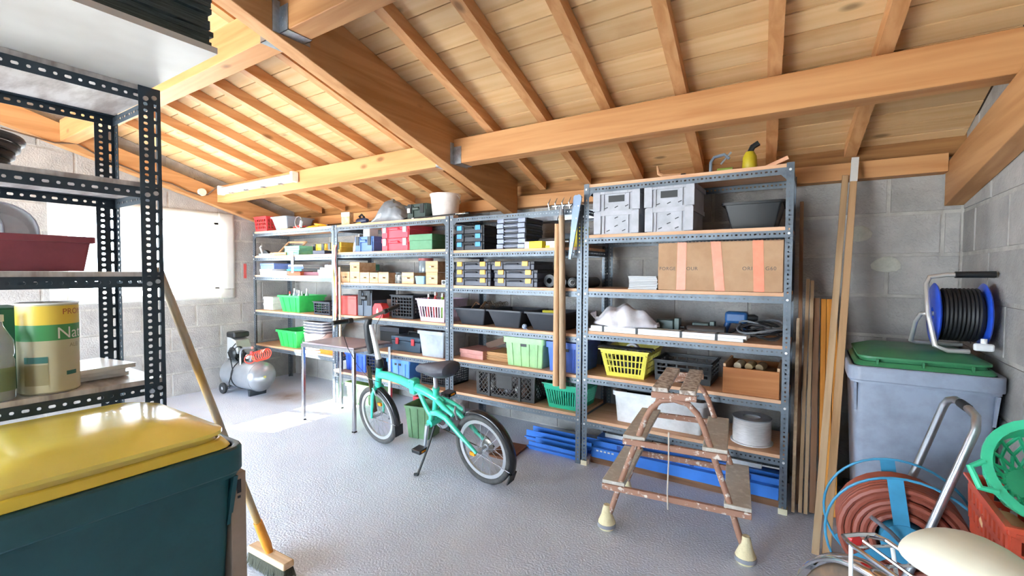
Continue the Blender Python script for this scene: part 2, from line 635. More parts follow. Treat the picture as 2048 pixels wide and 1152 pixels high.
def lay_blocks(parent, kind, s0, s1, zmax, place, hole=None):
    row = 0
    z = 0.0
    while z < zmax(0) - 0.05:
        s = s0 - (0.5 * BL if row % 2 else 0.0)
        while s < s1 - 0.03:
            a, b = max(s, s0), min(s + BL, s1)
            z1 = z + CH
            zt = min(zmax((a + b) / 2), z1)
            segs = [(a, b, z, zt)]
            if hole:
                h0, h1, g0, g1 = hole
                if a < h1 and b > h0 and z < g1 and zt > g0:
                    segs = []
                    if a < h0: segs.append((a, h0, z, zt))
                    if b > h1: segs.append((h1, b, z, zt))
                    x0, x1 = max(a, h0), min(b, h1)
                    if z < g0: segs.append((x0, x1, z, g0))
                    if zt > g1: segs.append((x0, x1, g1, zt))
            for (p, q, c, d) in segs:
                if q - p < 0.05 or d - c < 0.05:
                    continue
                me = block_mesh(q - p - JT, d - c - JT, kind)
                o = bpy.data.objects.new('block', me)
                link(o, parent)
                o.location = place((p + q) / 2, (c + d) / 2, random.uniform(-0.002, 0.002))
            s += BL
        z += CH
        row += 1


lay_blocks(wl, 'yl', 0.2, YB, lambda s: min(2.88, zplank(s) - 0.02), lambda s, z, j: (XL + j, s, z), (WY0, WY1, WZ0, WZ1))
lay_blocks(wb, 'x', XL, XR, lambda s: 2.10, lambda s, z, j: (s, YB + j, z))
lay_blocks(wr, 'yr', 2.0, YB, lambda s: 2.36, lambda s, z, j: (XR + j, s, z))

# dabs of filler on the back wall
M_DAB = mat('pale_filler', (196, 196, 184), 0.9, col2=(178, 178, 166), scale=20, bump=0.3)
for (px, pz, rx, rzz, lb) in ((0.27, 1.715, 0.062, 0.055, 'round dab of pale filler on the block wall beside the long poles'), (0.41, 1.51, 0.078, 0.052, 'wide dab of pale filler on the block wall behind the green bin lid')):
    m = MB()
    n = 14
    for k, (sc, dy) in enumerate(((1.0, 0.0), (0.85, -0.006), (0.4, -0.010))):
        for i in range(n):
            t = 2 * pi * i / n
            w = 1 + 0.08 * sin(3 * t + px * 9)
            m.v.append((sc * rx * w * cos(t), dy, sc * rzz * w * sin(t)))
    for k in range(2):
        for i in range(n):
            j = (i + 1) % n
            m.f.append((k * n + i, k * n + j, (k + 1) * n + j, (k + 1) * n + i))
    m.f.append(tuple(2 * n + i for i in range(n)))
    tag(obj('filler_dab', m, M_DAB, loc=(px, YB - 0.0005, pz)), lb, 'filler')

# ------------------------------------------------------------------ window in the left wall
M_FRAME = plastic('cream_window_frame', (238, 232, 220), 0.5)
win = MB()
fx0, fx1 = XL - 0.13, XL - 0.07
for (a, b, c, d) in ((WY0, WY1, WZ0, WZ0 + 0.05), (WY0, WY1, WZ1 - 0.05, WZ1), (WY0, WY0 + 0.05, WZ0, WZ1), (WY1 - 0.05, WY1, WZ0, WZ1)):
    win.box(fx0, fx1, a, b, c, d)
w1 = struct('window_1', win, M_FRAME)
obj('mullion', MB().box(fx0, fx1, 2.06, 2.14, WZ0 + 0.05, WZ1 - 0.05), M_FRAME, w1)
m_glass = bpy.data.materials.new('window_glass')
m_glass.use_nodes = True
_n = m_glass.node_tree.nodes; _l = m_glass.node_tree.links
_n.clear()
_o = _n.new('ShaderNodeOutputMaterial'); _t = _n.new('ShaderNodeBsdfTransparent'); _g = _n.new('ShaderNodeBsdfGlossy'); _x = _n.new('ShaderNodeMixShader')
_g.inputs['Roughness'].default_value = 0.05
_x.inputs[0].default_value = 0.06
_l.new(_t.outputs[0], _x.inputs[1]); _l.new(_g.outputs[0], _x.inputs[2]); _l.new(_x.outputs[0], _o.inputs[0])
for a, b in ((WY0 + 0.05, 2.06), (2.14, WY1 - 0.05)):
    obj('pane', MB().box(XL - 0.103, XL - 0.097, a, b, WZ0 + 0.05, WZ1 - 0.05), m_glass, w1)
# sheer white film taped around the opening
m_film = bpy.data.materials.new('sheer_white_film')
m_film.use_nodes = True
_n = m_film.node_tree.nodes; _l = m_film.node_tree.links
_n.clear()
_o = _n.new('ShaderNodeOutputMaterial'); _t = _n.new('ShaderNodeBsdfTranslucent'); _g = _n.new('ShaderNodeBsdfDiffuse'); _x = _n.new('ShaderNodeMixShader')
_t.inputs[0].default_value = (0.9, 0.9, 0.88, 1); _g.inputs[0].default_value = (0.86, 0.86, 0.84, 1)
_x.inputs[0].default_value = 0.35
_l.new(_t.outputs[0], _x.inputs[1]); _l.new(_g.outputs[0], _x.inputs[2]); _l.new(_x.outputs[0], _o.inputs[0])


def film_strip(y0, y1, z0, z1, ny, nz, wav=0.012):
    m = MB()
    for i in range(ny + 1):
        for j in range(nz + 1):
            y = y0 + (y1 - y0) * i / ny; z = z0 + (z1 - z0) * j / nz
            m.v.append((XL + 0.018 + wav * (0.5 + 0.5 * sin(y * 17 + z * 4)) * (0.4 + 0.6 * sin(z * 9 + y * 3) ** 2), y, z))
    for i in range(ny):
        for j in range(nz):
            a = i * (nz + 1) + j
            m.f.append((a, a + nz + 1, a + nz + 2, a + 1))
    return m


for nm, st in (('film_strip', film_strip(1.30, 3.00, 1.11, 1.235, 40, 6)), ('film_strip', film_strip(1.30, 3.00, 2.045, 2.165, 40, 5, 0.005)), ('film_strip', film_strip(2.82, 3.0, 1.11, 2.165, 8, 24)), ('film_strip', film_strip(1.30, 1.44, 1.11, 2.165, 6, 20))):
    o = obj(nm, st, m_film, w1, solid=0.001)
# unseen slab added outside the window to cut the sun patches to size
struct('added_sun_blocker', MB().box(-7.02, -6.35, 0.5, 3.6, 2.29, 2.33), M_WHITE)

# ------------------------------------------------------------------ roof: boarded deck, rafters, purlins, main beam
SL = 0.297
TH = math.atan(SL)
_m = MB()
_m.add([(XL - 0.5, RIDGE, zplank(RIDGE) + 0.03), (XR + 0.5, RIDGE, zplank(RIDGE) + 0.03), (XR + 0.5, 4.3, zplank(4.3) + 0.03), (XL - 0.5, 4.3, zplank(4.3) + 0.03)], [(0, 1, 2, 3)])
_m.add([(XL - 0.5, RIDGE, zplank(RIDGE) + 0.03), (XR + 0.5, RIDGE, zplank(RIDGE) + 0.03), (XR + 0.5, -3.3, zplank(-3.3) + 0.03), (XL - 0.5, -3.3, zplank(-3.3) + 0.03)], [(3, 2, 1, 0)])
ceil = struct('ceiling', _m, mat('roof_backing', (52, 34, 20), 0.9))
PW = 0.139
XM = -2.39
pm = {}
y = 4.02
while y > RIDGE:
    y0, y1 = y - PW * cos(TH), y
    for (a, b) in ((XL + 0.001, XM), (XM, XR - 0.001)):
        k = round(b - a, 3)
        if k not in pm:
            m = MB().box(-(b - a) / 2 + 0.001, (b - a) / 2 - 0.001, -PW / 2 + 0.0042, PW / 2 - 0.0042, 0, 0.022)
            me = m.mesh('plank', smooth=False); me.materials.append(M_PLANK); pm[k] = me
        o = bpy.data.objects.new('plank', pm[k]); link(o, ceil)
        yc = (y0 + y1) / 2
        o.location = ((a + b) / 2, yc, zplank(yc) + random.uniform(0, 0.003))
        o.rotation_euler = (-TH, 0, 0)
    y = y0


def sloped(x0, x1, y0, y1, d0, d1, skew=0.0, k=SL):
    """timber along the roof slope: d0/d1 bottom and top below the plank line"""
    m = MB()
    P = []
    for d in (d0, d1):
        for (x, yy) in ((x0, y0), (x1, y0), (x1, y1), (x0, y1)):
            P.append((x - skew * (yy - 2.78), yy, zplank(yy) - d))
    return m.hexa(P)


for x in (-5.50, -5.02, -4.60, -4.19, -3.80, -3.36, -2.92):
    tag(obj('rafter', sloped(x, x + 0.066, RIDGE + 0.02, YB - 0.05, 0.083, 0.001), M_RAFT), 'pine rafter of the roof bay between window wall and main beam', 'rafter', 'rafters over the window side')
for x in (-2.06, -1.615, -1.155, -0.69, -0.212, 0.244):
    tag(obj('rafter', sloped(x, x + 0.066, RIDGE + 0.02, YB - 0.05, 0.083, 0.001, 0.075), M_RAFT), 'pine rafter of the roof bay between main beam and right-hand block wall', 'rafter', 'rafters over the tall shelf side')
tag(obj('main_beam', sloped(-2.44, -2.335, RIDGE + 0.05, 3.70, 0.345, 0.002), M_BEAMY, bevel=0.004), 'deep sloping main roof beam carrying the metal hangers', 'beam')
tag(obj('gable_timber', sloped(XL + 0.002, XL + 0.10, RIDGE + 0.05, YB - 0.01, 0.36, 0.15), M_BEAMY, bevel=0.003), 'sloping timber fixed on the block wall above the window', 'beam')
_m = MB()
_m.hexa([(0.675, 0.8, 2.26), (XR - 0.002, 0.8, 2.26), (XR - 0.002, YB - 0.02, 1.865), (0.675, YB - 0.02, 1.865), (0.675, 0.8, 2.48), (XR - 0.002, 0.8, 2.48), (XR - 0.002, YB - 0.02, 2.115), (0.675, YB - 0.02, 2.115)])
tag(obj('gable_timber', _m, M_BEAMY, bevel=0.003), 'thick dark-ended timber along the right-hand block wall', 'beam')


def hanger_mesh(side):
    """bent steel shoe under a purlin end; side +1: purlin goes to +x from the beam face at x=0"""
    m = MB()
    t = 0.003
    x0, x1 = (0.0, 0.075) if side > 0 else (-0.075, 0.0)
    m.box(x0, x1, -0.068, 0.068, -t, 0)
    m.box(x0, x1, -0.068, -0.065, -t, 0.13)
    m.box(x0, x1, 0.065, 0.068, -t, 0.13)
    fx = (0.0, 0.003) if side > 0 else (-0.003, 0.0)
    m.box(fx[0], fx[1], -0.105, -0.065, -t, 0.16)
    m.box(fx[0], fx[1], 0.065, 0.105, -t, 0.16)
    for zz in (0.03, 0.07, 0.11):
        xx = x0 + 0.03
        m.cyl((xx, -0.068, zz), (xx, -0.071, zz), 0.005, n=8)
        m.cyl((xx + 0.02, -0.068, zz + 0.01), (xx + 0.02, -0.071, zz + 0.01), 0.005, n=8)
    return m


def purlin(x0, x1, yc, z0, z1, label, hang):
    t = thing('purlin', label, 'beam', ((x0 + x1) / 2, yc, z0))
    hl = (x1 - x0) / 2
    obj('timber', MB().box(-hl, hl, -0.064, 0.064, 0, z1 - z0), M_BEAM, t, bevel=0.004)
    hx = -hl if hang > 0 else hl
    obj('joist_hanger', hanger_mesh(hang), M_GALV, t, loc=(hx, 0, -0.0015))
    # wedge strips between the rafters on top of the purlin
    return t


p_left = purlin(XL + 0.102, -2.441, 2.835, 2.285, 2.474, 'long purlin with the tube light between window wall and main beam', -1)
p_right = purlin(-2.334, XR - 0.001, 2.835, 2.285, 2.474, 'long purlin running above the tallest shelving to the right-hand wall', 1)
purlin(XL + 0.102, -2.441, 1.45, 2.685, 2.886, 'upper purlin between window wall and main beam, partly hidden by black sheets', -1)
purlin(-2.334, XR - 0.001, 1.45, 2.685, 2.886, 'upper purlin beside the grey panel up under the roof', 1)
tag(obj('wall_plate', MB().box(XL + 0.105, 0.673, YB - 0.11, YB - 0.001, 2.06, 2.17), M_BEAM, bevel=0.003), 'timber wall plate along the top of the back block wall', 'beam')
# grey panel stored up under the roof
_m = MB().box(-2.33, -1.55, 0.72, 1.435, 2.8875, 2.905)
tag(obj('panel', _m, mat('grey_panel', (196, 198, 198), 0.6, col2=(150, 150, 150), scale=3)), 'grey stained panel lying on the upper purlin under the roof', 'panel')

# fluorescent tube fitting on the purlin, with its cable
t = thing('tube_light', 'white tube light fitting on the purlin near the window', 'light', (-5.11, 2.765, 2.40))
obj('housing', MB().box(-0.74, 0.74, -0.028, 0.004, -0.04, 0.04), M_WHITE, t, bevel=0.006)
m = MB()
prof = arc((0, 0), 0.042, 90, 270, 10, 'xy')
m2 = []
for sx in (-0.735, 0.735):
    for p in prof:
        m2.append((sx, -0.026 + p[0] * 0.9, p[1]))
n = len(prof)
m.add(m2, [(i, i + 1, n + i + 1, n + i) for i in range(n - 1)] + [tuple(range(n))[::-1], tuple(range(n, 2 * n))])
obj('diffuser', m, mat('ribbed_clear_diffuser', (186, 190, 196), 0.2, col2=(168, 172, 180), scale=60, stretch=(1, 0.02, 1)), t)
for cx in (-0.5, -0.17, 0.17, 0.5):
    obj('clip', MB().box(cx - 0.012, cx + 0.012, -0.07, -0.02, -0.056, -0.044), M_GALV, t)
for sx in (-1, 1):
    obj('end_cap', MB().box(sx * 0.735 - 0.02, sx * 0.735 + 0.02, -0.078, -0.002, -0.052, 0.052), M_WHITE, t, bevel=0.008)
# junction box and cable on the gable timber
tag(obj('junction_box', MB().cyl((XL + 0.10, 2.60, 2.38), (XL + 0.135, 2.60, 2.38), 0.045, n=16), mat('clear_box_plastic', (214, 206, 190), 0.3), bevel=0.004), 'small round junction box on the timber above the window', 'junction box')
m = MB()
pts = [(XL + 0.112, 1.0, 2.71), (XL + 0.112, 1.35, 2.66), (XL + 0.112, 1.5, 2.69), (XL + 0.112, 1.7, 2.59), (XL + 0.112, 1.9, 2.53), (XL + 0.112, 2.1, 2.46), (XL + 0.112, 2.3, 2.43), (XL + 0.112, 2.45, 2.37), (XL + 0.118, 2.58, 2.34), (XL + 0.118, 2.66, 2.36), (-5.96, 2.74, 2.46), (-5.86, 2.755, 2.42)]
tag(obj('electric_cable', m.tube(pts, 0.008, 6), mat('brown_cable', (92, 70, 54), 0.6)), 'thin brown cable running along the timber above the window to the tube light', 'cable')
# red level mark taped on the left wall
tag(obj('red_tape', MB().box(XL + 0.001, XL + 0.004, 3.12, 3.155, 1.36, 1.55), mat('red_tape', (206, 70, 66), 0.7, col2=(180, 96, 90), scale=30)), 'strip of faded red tape stuck on the block wall beside the shelving', 'tape')

# ------------------------------------------------------------------ slotted-angle shelving
SY = 3.18                  # front plane of the shelving along the back wall
SD = 0.50                  # its depth
FL = 0.040                 # flange of the angle
SLOT = [0.013, 0.007]


def post_mesh(h, sx, sy, fl, holes=True, rnd=False, pitch=0.027, hw=0.009, slot=SLOT):
    """angle post: outer corner at origin, flanges run to sx*x and sy*y"""
    m = MB()
    m.perf((0, 0, 0), (0, 0, 1), (sx, 0, 0), h, fl, pitch, slot, hw, 0.5, rnd)
    m.perf((0, 0, 0), (0, 0, 1), (0, sy, 0), h, fl, pitch, slot, hw, 0.5, rnd)
    return m


CACHE = {}


def cached(key, fn, m):
    if key not in CACHE:
        me = fn().mesh(key[0] if isinstance(key, tuple) else key, smooth=False)
        me.materials.append(m)
        CACHE[key] = me
    return CACHE[key]


def beam_fn(L, h):
    def f():
        m = MB()
        m.perf((0, 0, 0), (1, 0, 0), (0, 0, 1), L, h, 0.026, SLOT, 0.009, 0.55)
        m.add([(0, 0, h), (L, 0, h), (L, 0.03, h), (0, 0.03, h)], [(0, 1, 2, 3)])
        return m
    return f


def shelving(label, x0, x1, levels, h, y0=SY, depth=SD, noboard=(), group=None, bolts=True):
    w = x1 - x0
    t = thing('shelving_unit', label, 'shelf', (x0, y0, 0), 0, group)
    g = 0.0015
    for (px, py, sx, sy) in ((g, 0, 1, 1), (w - g, 0, -1, 1), (g, depth, 1, -1), (w - g, depth, -1, -1)):
        me = cached(('post', round(h, 3), sx, sy), lambda: post_mesh(h, sx, sy, FL), M_STEEL)
        o = obj('post', me, None, t, loc=(px, py, 0))
    bh = 0.042
    for i, z in enumerate(levels):
        zb = z - 0.022 - bh
        L = w - 2 * g - 0.004
        me = cached(('beam', round(L, 3)), beam_fn(L, bh), M_STEEL)
        obj('beam', me, None, t, loc=(g + 0.002, 0.003, zb))
        obj('beam', me, None, t, loc=(w - g - 0.002, depth - 0.003, zb), rot=(0, 0, pi))
        Ls = depth - 0.012
        me2 = cached(('beam', round(Ls, 3)), beam_fn(Ls, bh), M_STEEL)
        obj('beam', me2, None, t, loc=(g + 0.004, depth - 0.006, zb), rot=(0, 0, -pi / 2))
        obj('beam', me2, None, t, loc=(w - g - 0.004, 0.006, zb), rot=(0, 0, pi / 2))
        if z not in noboard:
            obj('shelf_board', MB().box(g + FL * 0.15, w - g - FL * 0.15, 0.005, depth - 0.006, z - 0.0215, z), M_BOARD, t)
        if bolts:
            for bx in (FL / 2 + g, w - FL / 2 - g):
                me = cached('bolt', lambda: MB().cyl((0, 0, 0), (0, -0.006, 0), 0.0075, n=8), M_BOLT)
                obj('bolt', me, None, t, loc=(bx, -0.0005, zb + 0.024 + random.uniform(-0.004, 0.004)))
    # gusset plates at the top corners
    zt = levels[0] - 0.022
    me = cached('gussetL', lambda: MB().prism([(0, 0), (0.085, 0), (0.085, -0.02), (0.02, -0.085), (0, -0.085)], 0.0, 0.002, 'xz'), M_STEEL)
    me2 = cached('gussetR', lambda: MB().prism([(0, 0), (-0.085, 0), (-0.085, -0.02), (-0.02, -0.085), (0, -0.085)], 0.0, 0.002, 'xz'), M_STEEL)
    obj('gusset_plate', me, None, t, loc=(g + 0.003, 0.006, zt - 0.002))
    obj('gusset_plate', me2, None, t, loc=(w - g - 0.003, 0.006, zt - 0.002))
    # foot tape on the floor end of the front posts
    return t


uA = shelving('shelving unit in the window corner with green crates and a bare floor below', -6.03, -4.375, [1.955, 1.647, 1.404, 0.956, 0.52], 1.955, group='slotted steel shelving along the back wall')
uB = shelving('shelving unit with little wooden drawers behind the table and bicycle', -4.365, -2.735, [1.955, 1.66, 1.334, 0.982, 0.648, 0.361], 1.955, group='slotted steel shelving along the back wall')
uC = shelving('shelving unit with the latched organiser cases and three black tubs', -2.725, -1.435, [1.955, 1.644, 1.331, 0.985, 0.673, 0.377], 1.957, noboard=(1.955,), group='slotted steel shelving along the back wall')
uD = shelving('tallest shelving unit with the long cardboard box behind the stepladder', -1.425, -0.09, [2.10, 1.729, 1.334, 1.017, 0.687, 0.355], 2.105, group='slotted steel shelving along the back wall')
M_TAPE = mat('masking_tape', (232, 222, 190), 0.7)
for tt, xs in ((uD, (0.02, 1.315)),):
    for x in xs:
        obj('tape', MB().box(x - 0.024, x + 0.024, -0.006, 0.042, 0.0, 0.035), M_TAPE, tt)

# ------------------------------------------------------------------ near shelf on the left
LX = -2.0


def near_shelf():
    t = thing('shelving_unit', 'dark green-grey slotted steel shelving close beside the yellow-lidded bin', 'shelf', (LX, 0, 0))
    h = 2.105
    ya, yb, dp = -0.62, 0.729, 0.45
    big = [0.020, 0.011]
    # front posts facing +x: wide flange along y with two rows of holes
    for (y, sy) in ((yb, -1), (ya, 1)):
        for (x, sx) in ((0.0, -1), (-dp, 1)):
            m = MB()
            m.perf((x, y, 0), (0, 0, 1), (0, sy, 0), h, 0.028, 0.0455, [0.034], 0.009, 0.55, True)
            m.perf((x, y + sy * 0.028, 0), (0, 0, 1), (0, sy, 0), h, 0.037, 0.0228, [0.0125, 0.0095], 0.0125, 0.45, True)
            m.perf((x, y, 0), (0, 0, 1), (sx, 0, 0), h, 0.038, 0.0228, [0.0125, 0.0095], 0.0125, 0.5, True)
            obj('post', m, M_DSTEEL, t, smooth=False, solid=0.0022)
    for zt in (2.105, 1.765, 1.447, 1.057, 0.70):
        zb = zt - 0.018 - 0.037
        for x in (0.0025, -dp - 0.0025 + 0.005):
            m = MB()
            xx = -0.003 if x > 0 else -dp + 0.003
            m.perf((xx, ya + 0.003, zb), (0, 1, 0), (0, 0, 1), yb - ya - 0.006, 0.037, 0.0295, [0.017, 0.010], 0.0095, 0.5, True)
            sg = -1 if x > 0 else 1
            m.add([(xx, ya, zb + 0.037), (xx, yb, zb + 0.037), (xx + sg * 0.03, yb, zb + 0.037), (xx + sg * 0.03, ya, zb + 0.037)], [(0, 1, 2, 3)])
            obj('beam', m, M_DSTEEL, t, smooth=False, solid=0.002)
        for y in (yb - 0.005, ya + 0.005):
            m = MB()
            m.perf((-dp + 0.004, y, zb), (1, 0, 0), (0, 0, 1), dp - 0.008, 0.037, 0.0235, [0.012, 0.008], 0.009, 0.5, True)
            obj('beam', m, M_DSTEEL, t, smooth=False, solid=0.002)
        obj('shelf_board', MB().box(-dp + 0.006, -0.006, ya + 0.008, yb - 0.008, zt - 0.0175, zt), mat('worn_shelf_board', (198, 192, 188), 0.45, col2=(150, 138, 132), scale=4, stretch=(1, 4, 1), lo=0.4, hi=0.62), t)
        for (y, zz) in ((yb - 0.02, zb + 0.02), (yb - 0.045, zb + 0.012)):
            obj('bolt', MB().cyl((0.001, y, zz), (0.008, y, zz), 0.008, n=10), M_ALU, t)
    return t


near_shelf()

# ------------------------------------------------------------------ containers
def solid_crate(name, label, cat, x, yf, z, w, d, h, m, taper=0.88, rim=0.012, rimh=0.022, ribs=3, handle=True, rz=0, group=None, r=0.012, depthrib=0.006, slots=0, contents=None):
    """tapered plastic stacking crate: body, rim, ribs, hand hole panels"""
    t = thing(name, label, cat, (x, yf + d / 2, z), rz, group)
    tw, td = w - 2 * rim, d - 2 * rim
    bw, bd = tw * taper, td * (1 - (1 - taper) * 0.8)
    obj('body', MB().tub(bw, bd, tw, td, h, 0.004, 0, r), m, t)
    obj('rim', MB().rrect_ring(tw - 0.002, td - 0.002, h - rimh, h + 0.002, rim, r), m, t)
    yb0, yt0 = -bd / 2, -td / 2
    for i in range(ribs):
        u = -0.5 + (i + 0.5) / ribs if ribs > 1 else 0
        u *= 0.9
        mm = MB()
        rw = w * 0.028
        xb, xt = u * bw, u * tw
        hh = h - rimh
        yt = yb0 + (yt0 - yb0) * hh / h
        mm.hexa([(xb - rw, yb0 - depthrib, 0.002), (xb + rw, yb0 - depthrib, 0.002), (xb + rw, yb0 + 0.002, 0.002), (xb - rw, yb0 + 0.002, 0.002),
                 (xt - rw, yt - depthrib, hh), (xt + rw, yt - depthrib, hh), (xt + rw, yt + 0.002, hh), (xt - rw, yt + 0.002, hh)])
        obj('rib', mm, m, t)
    if handle:
        mm = MB()
        yy = yb0 + (yt0 - yb0) * 0.78
        mm.box(-w * 0.13, w * 0.13, yy - 0.0045, yy + 0.002, h * 0.70, h * 0.82)
        obj('hand_hole', mm, M_BLACK, t)
    return t


def quad_pt(Q, u, v):
    a = Q[0].lerp(Q[1], u); b = Q[3].lerp(Q[2], u)
    return a.lerp(b, v)


def lattice(mb, Q, nu, nv, wd, th, pattern='grid', margin=0.0):
    """bars on the quad Q (bottom-left, bottom-right, top-right, top-left)"""
    Q = [Vector(q) for q in Q]
    nrm = (Q[1] - Q[0]).cross(Q[3] - Q[0]).normalized()
    if pattern == 'grid':
        for i in range(nu + 1):
            u = i / nu
            mb.bar(quad_pt(Q, u, 0), quad_pt(Q, u, 1), wd, th, nrm)
        for j in range(nv + 1):
            v = j / nv
            mb.bar(quad_pt(Q, 0, v), quad_pt(Q, 1, v), wd, th, nrm)
    else:
        k = nv / nu
        for i in range(-nv, nu + 1):
            for sgn in (1, -1):
                # line u*nu - v*nv*sgn ...
                if sgn == 1:
                    pts = []
                    u0, v0 = i / nu, 0.0
                    u1, v1 = (i + nv) / nu, 1.0
                else:
                    u0, v0 = (i + nv) / nu, 0.0
                    u1, v1 = i / nu, 1.0
                # clip to the unit square in u
                def at(s):
                    return u0 + (u1 - u0) * s, v0 + (v1 - v0) * s
                s0, s1 = 0.0, 1.0
                du = u1 - u0
                for lim, sg in ((0.0, 1), (1.0, -1)):
                    sl = (lim - u0) / du
                    if sg * du > 0:
                        s0 = max(s0, sl)
                    else:
                        s1 = min(s1, sl)
                if s1 - s0 > 0.02:
                    a, b = at(s0), at(s1)
                    mb.bar(quad_pt(Q, *a), quad_pt(Q, *b), wd, th, nrm)
    return mb


def basket(name, label, cat, x, yf, z, w, d, h, m, nu=9, nv=3, wd=0.006, th=0.004, taper=0.85, rimh=0.02, base=0.02, pattern='grid', rz=0, group=None, panel=None, rimo=0.01, nd=None, corner=0.02, topband=0.0):
    """open basket with slotted walls: base tray, four corner posts, front/side lattices, rim"""
    t = thing(name, label, cat, (x, yf + d / 2, z), rz, group)
    tw, td = w - 2 * rimo, d - 2 * rimo
    bw, bd = tw * taper, td * taper
    nd = nd or max(3, int(nu * d / w))
    obj('base', MB().tub(bw, bd, bw + (tw - bw) * base / h, bd + (td - bd) * base / h, base, 0.004), m, t)
    def P(sx, sy, zz):
        f = zz / h
        return Vector((sx * (bw + (tw - bw) * f) / 2, sy * (bd + (td - bd) * f) / 2, zz))
    z0, z1 = base, h - rimh - topband
    for nm, a, b, n in (('wall_lattice', (-1, -1), (1, -1), nu), ('wall_lattice', (1, -1), (1, 1), nd), ('wall_lattice', (1, 1), (-1, 1), nu), ('wall_lattice', (-1, 1), (-1, -1), nd)):
        mm = MB()
        Q = [P(a[0], a[1], z0), P(b[0], b[1], z0), P(b[0], b[1], z1), P(a[0], a[1], z1)]
        e = (Q[1] - Q[0]).normalized() * (corner * 0.6)
        Qi = [Q[0] + e, Q[1] - e, Q[2] - e, Q[3] + e]
        lattice(mm, Qi, n, nv, wd, th, pattern)
        o = obj(nm, mm, m, t, smooth=False)
        o['kind'] = 'stuff'
    for sx in (-1, 1):
        for sy in (-1, 1):
            mm = MB()
            a, b = P(sx, sy, z0 - 0.003), P(sx, sy, z1)
            inn = Vector((-sx * corner / 2, -sy * corner / 2, 0))
            mm.bar(a + inn, b + inn, corner, corner, (0, 1, 0))
            obj('corner_post', mm, m, t)
    obj('rim', MB().tub(tw - (tw - bw) * (rimh + topband) / h + 0.003, td - (td - bd) * (rimh + topband) / h + 0.003, tw + 0.003, td + 0.003, rimh + topband, 0.006, z1, 0, bottom=False).rrect_ring(tw, td, h - 0.008, h, rimo, 0), m, t)
    if panel:
        pw, ph, pm_ = panel
        yy = P(0, -1, h * 0.5).y
        obj('panel', MB().box(-pw / 2, pw / 2, yy - 0.005, yy + 0.001, z0 + (z1 - z0) * 0.35, z1), pm_, t)
    return t


def carton(name, label, cat, x, yf, z, w, d, h, m, rz=0, group=None, lid=0.0, mlid=None, bevel=0.003):
    if lid <= 0:
        t = thing(name, label, cat, (x, yf + d / 2, z), rz, group)
        e = 0.003
        obj('box_body', MB().box(-w / 2, w / 2, -d / 2, d / 2, 0, h - e), m, t, bevel=bevel)
        for s in (-1, 1):
            obj('flap', MB().box(min(0.001 * s, s * w / 2), max(0.001 * s, s * w / 2), -d / 2, d / 2, h - e, h), m, t)
        return t
    t = thing(name, label, cat, (x, yf + d / 2, z), rz, group)
    obj('box_body', MB().box(-w / 2 + 0.004, w / 2 - 0.004, -d / 2 + 0.004, d / 2 - 0.004, 0, h - lid), m, t, bevel=bevel)
    obj('lid', MB().box(-w / 2, w / 2, -d / 2, d / 2, h - lid, h), mlid or m, t, bevel=bevel)
    return t


def case(name, label, x, yf, z, w, d, h, mb_, ml_, mc_, group=None, rz=0, clipw=0.05, handle=True, spread=0.62, cat='case'):
    """shallow latched organiser: body tray, lid, two coloured latches, recessed handle bar"""
    t = thing(name, label, cat, (x, yf + d / 2, z), rz, group)
    obj('tray', MB().box(-w / 2 + 0.006, w / 2 - 0.006, -d / 2 + 0.014, d / 2, 0.0, h * 0.62), mb_, t, bevel=0.004)
    obj('lid', MB().box(-w / 2, w / 2, -d / 2 + 0.010, d / 2, h * 0.62, h - 0.001), ml_, t, bevel=0.004)
    for s in (-1, 1):
        cx = s * w * spread / 2
        obj('corner_block', MB().box(cx - clipw * 0.8, cx + clipw * 0.8, -d / 2 + 0.003, -d / 2 + 0.016, 0.002, h * 0.9), mb_, t, bevel=0.002)
        obj('latch', MB().box(cx - clipw / 2, cx + clipw / 2, -d / 2 - 0.005, -d / 2 + 0.004, h * 0.42, h * 0.98), mc_, t, bevel=0.002)
    if handle:
        obj('handle', MB().tube([(-w * 0.14, -d / 2 + 0.012, h * 0.66), (-w * 0.13, -d / 2 + 0.002, h * 0.70), (w * 0.13, -d / 2 + 0.002, h * 0.70), (w * 0.14, -d / 2 + 0.012, h * 0.66)], h * 0.10, 6), ml_, t)
    return t


def drawer_box(label, x, yf, z, w, d, h, m, rz=0, group='little wooden drawers with knobs'):
    t = thing('knobbed_box', label, 'box', (x, yf + d / 2, z), rz, group)
    tk = 0.007
    mm = MB()
    mm.tub(w - 0.004, d - tk, w - 0.004, d - tk, h - 0.004, tk, 0, 0, y0=tk / 2)
    obj('drawer_body', mm, m, t)
    obj('drawer_front', MB().box(-w / 2, w / 2, -d / 2, -d / 2 + tk, 0, h), m, t, bevel=0.0015)
    kn = obj('knob', MB().lathe([(0.004, 0), (0.004, -0.010), (0.010, -0.013), (0.009, -0.021), (0.0, -0.023)], 10, (0, 0, 0), 'y'), M_CHROME, t, loc=(0, -d / 2, h * 0.5))
    obj('latch_plate', MB().box(-0.018, 0.018, -0.0012, 0, -0.007, 0.007), mat('brass_plate', (120, 96, 60), 0.4, 0.7), t, loc=(0.012, -d / 2 - 0.0002, h * 0.5))
    return t


def bottle(name, label, x, y, z, r, h, m, mc_, group=None, cat='bottle'):
    t = thing(name, label, cat, (x, y, z), 0, group)
    obj('body', MB().lathe([(r * 0.9, 0), (r, 0.004), (r, h * 0.62), (r * 0.75, h * 0.74), (r * 0.36, h * 0.82), (r * 0.36, h * 0.88)], 12), m, t)
    obj('cap', MB().lathe([(r * 0.42, h * 0.87), (r * 0.42, h * 0.985), (r * 0.3, h)], 10), mc_, t)
    return t


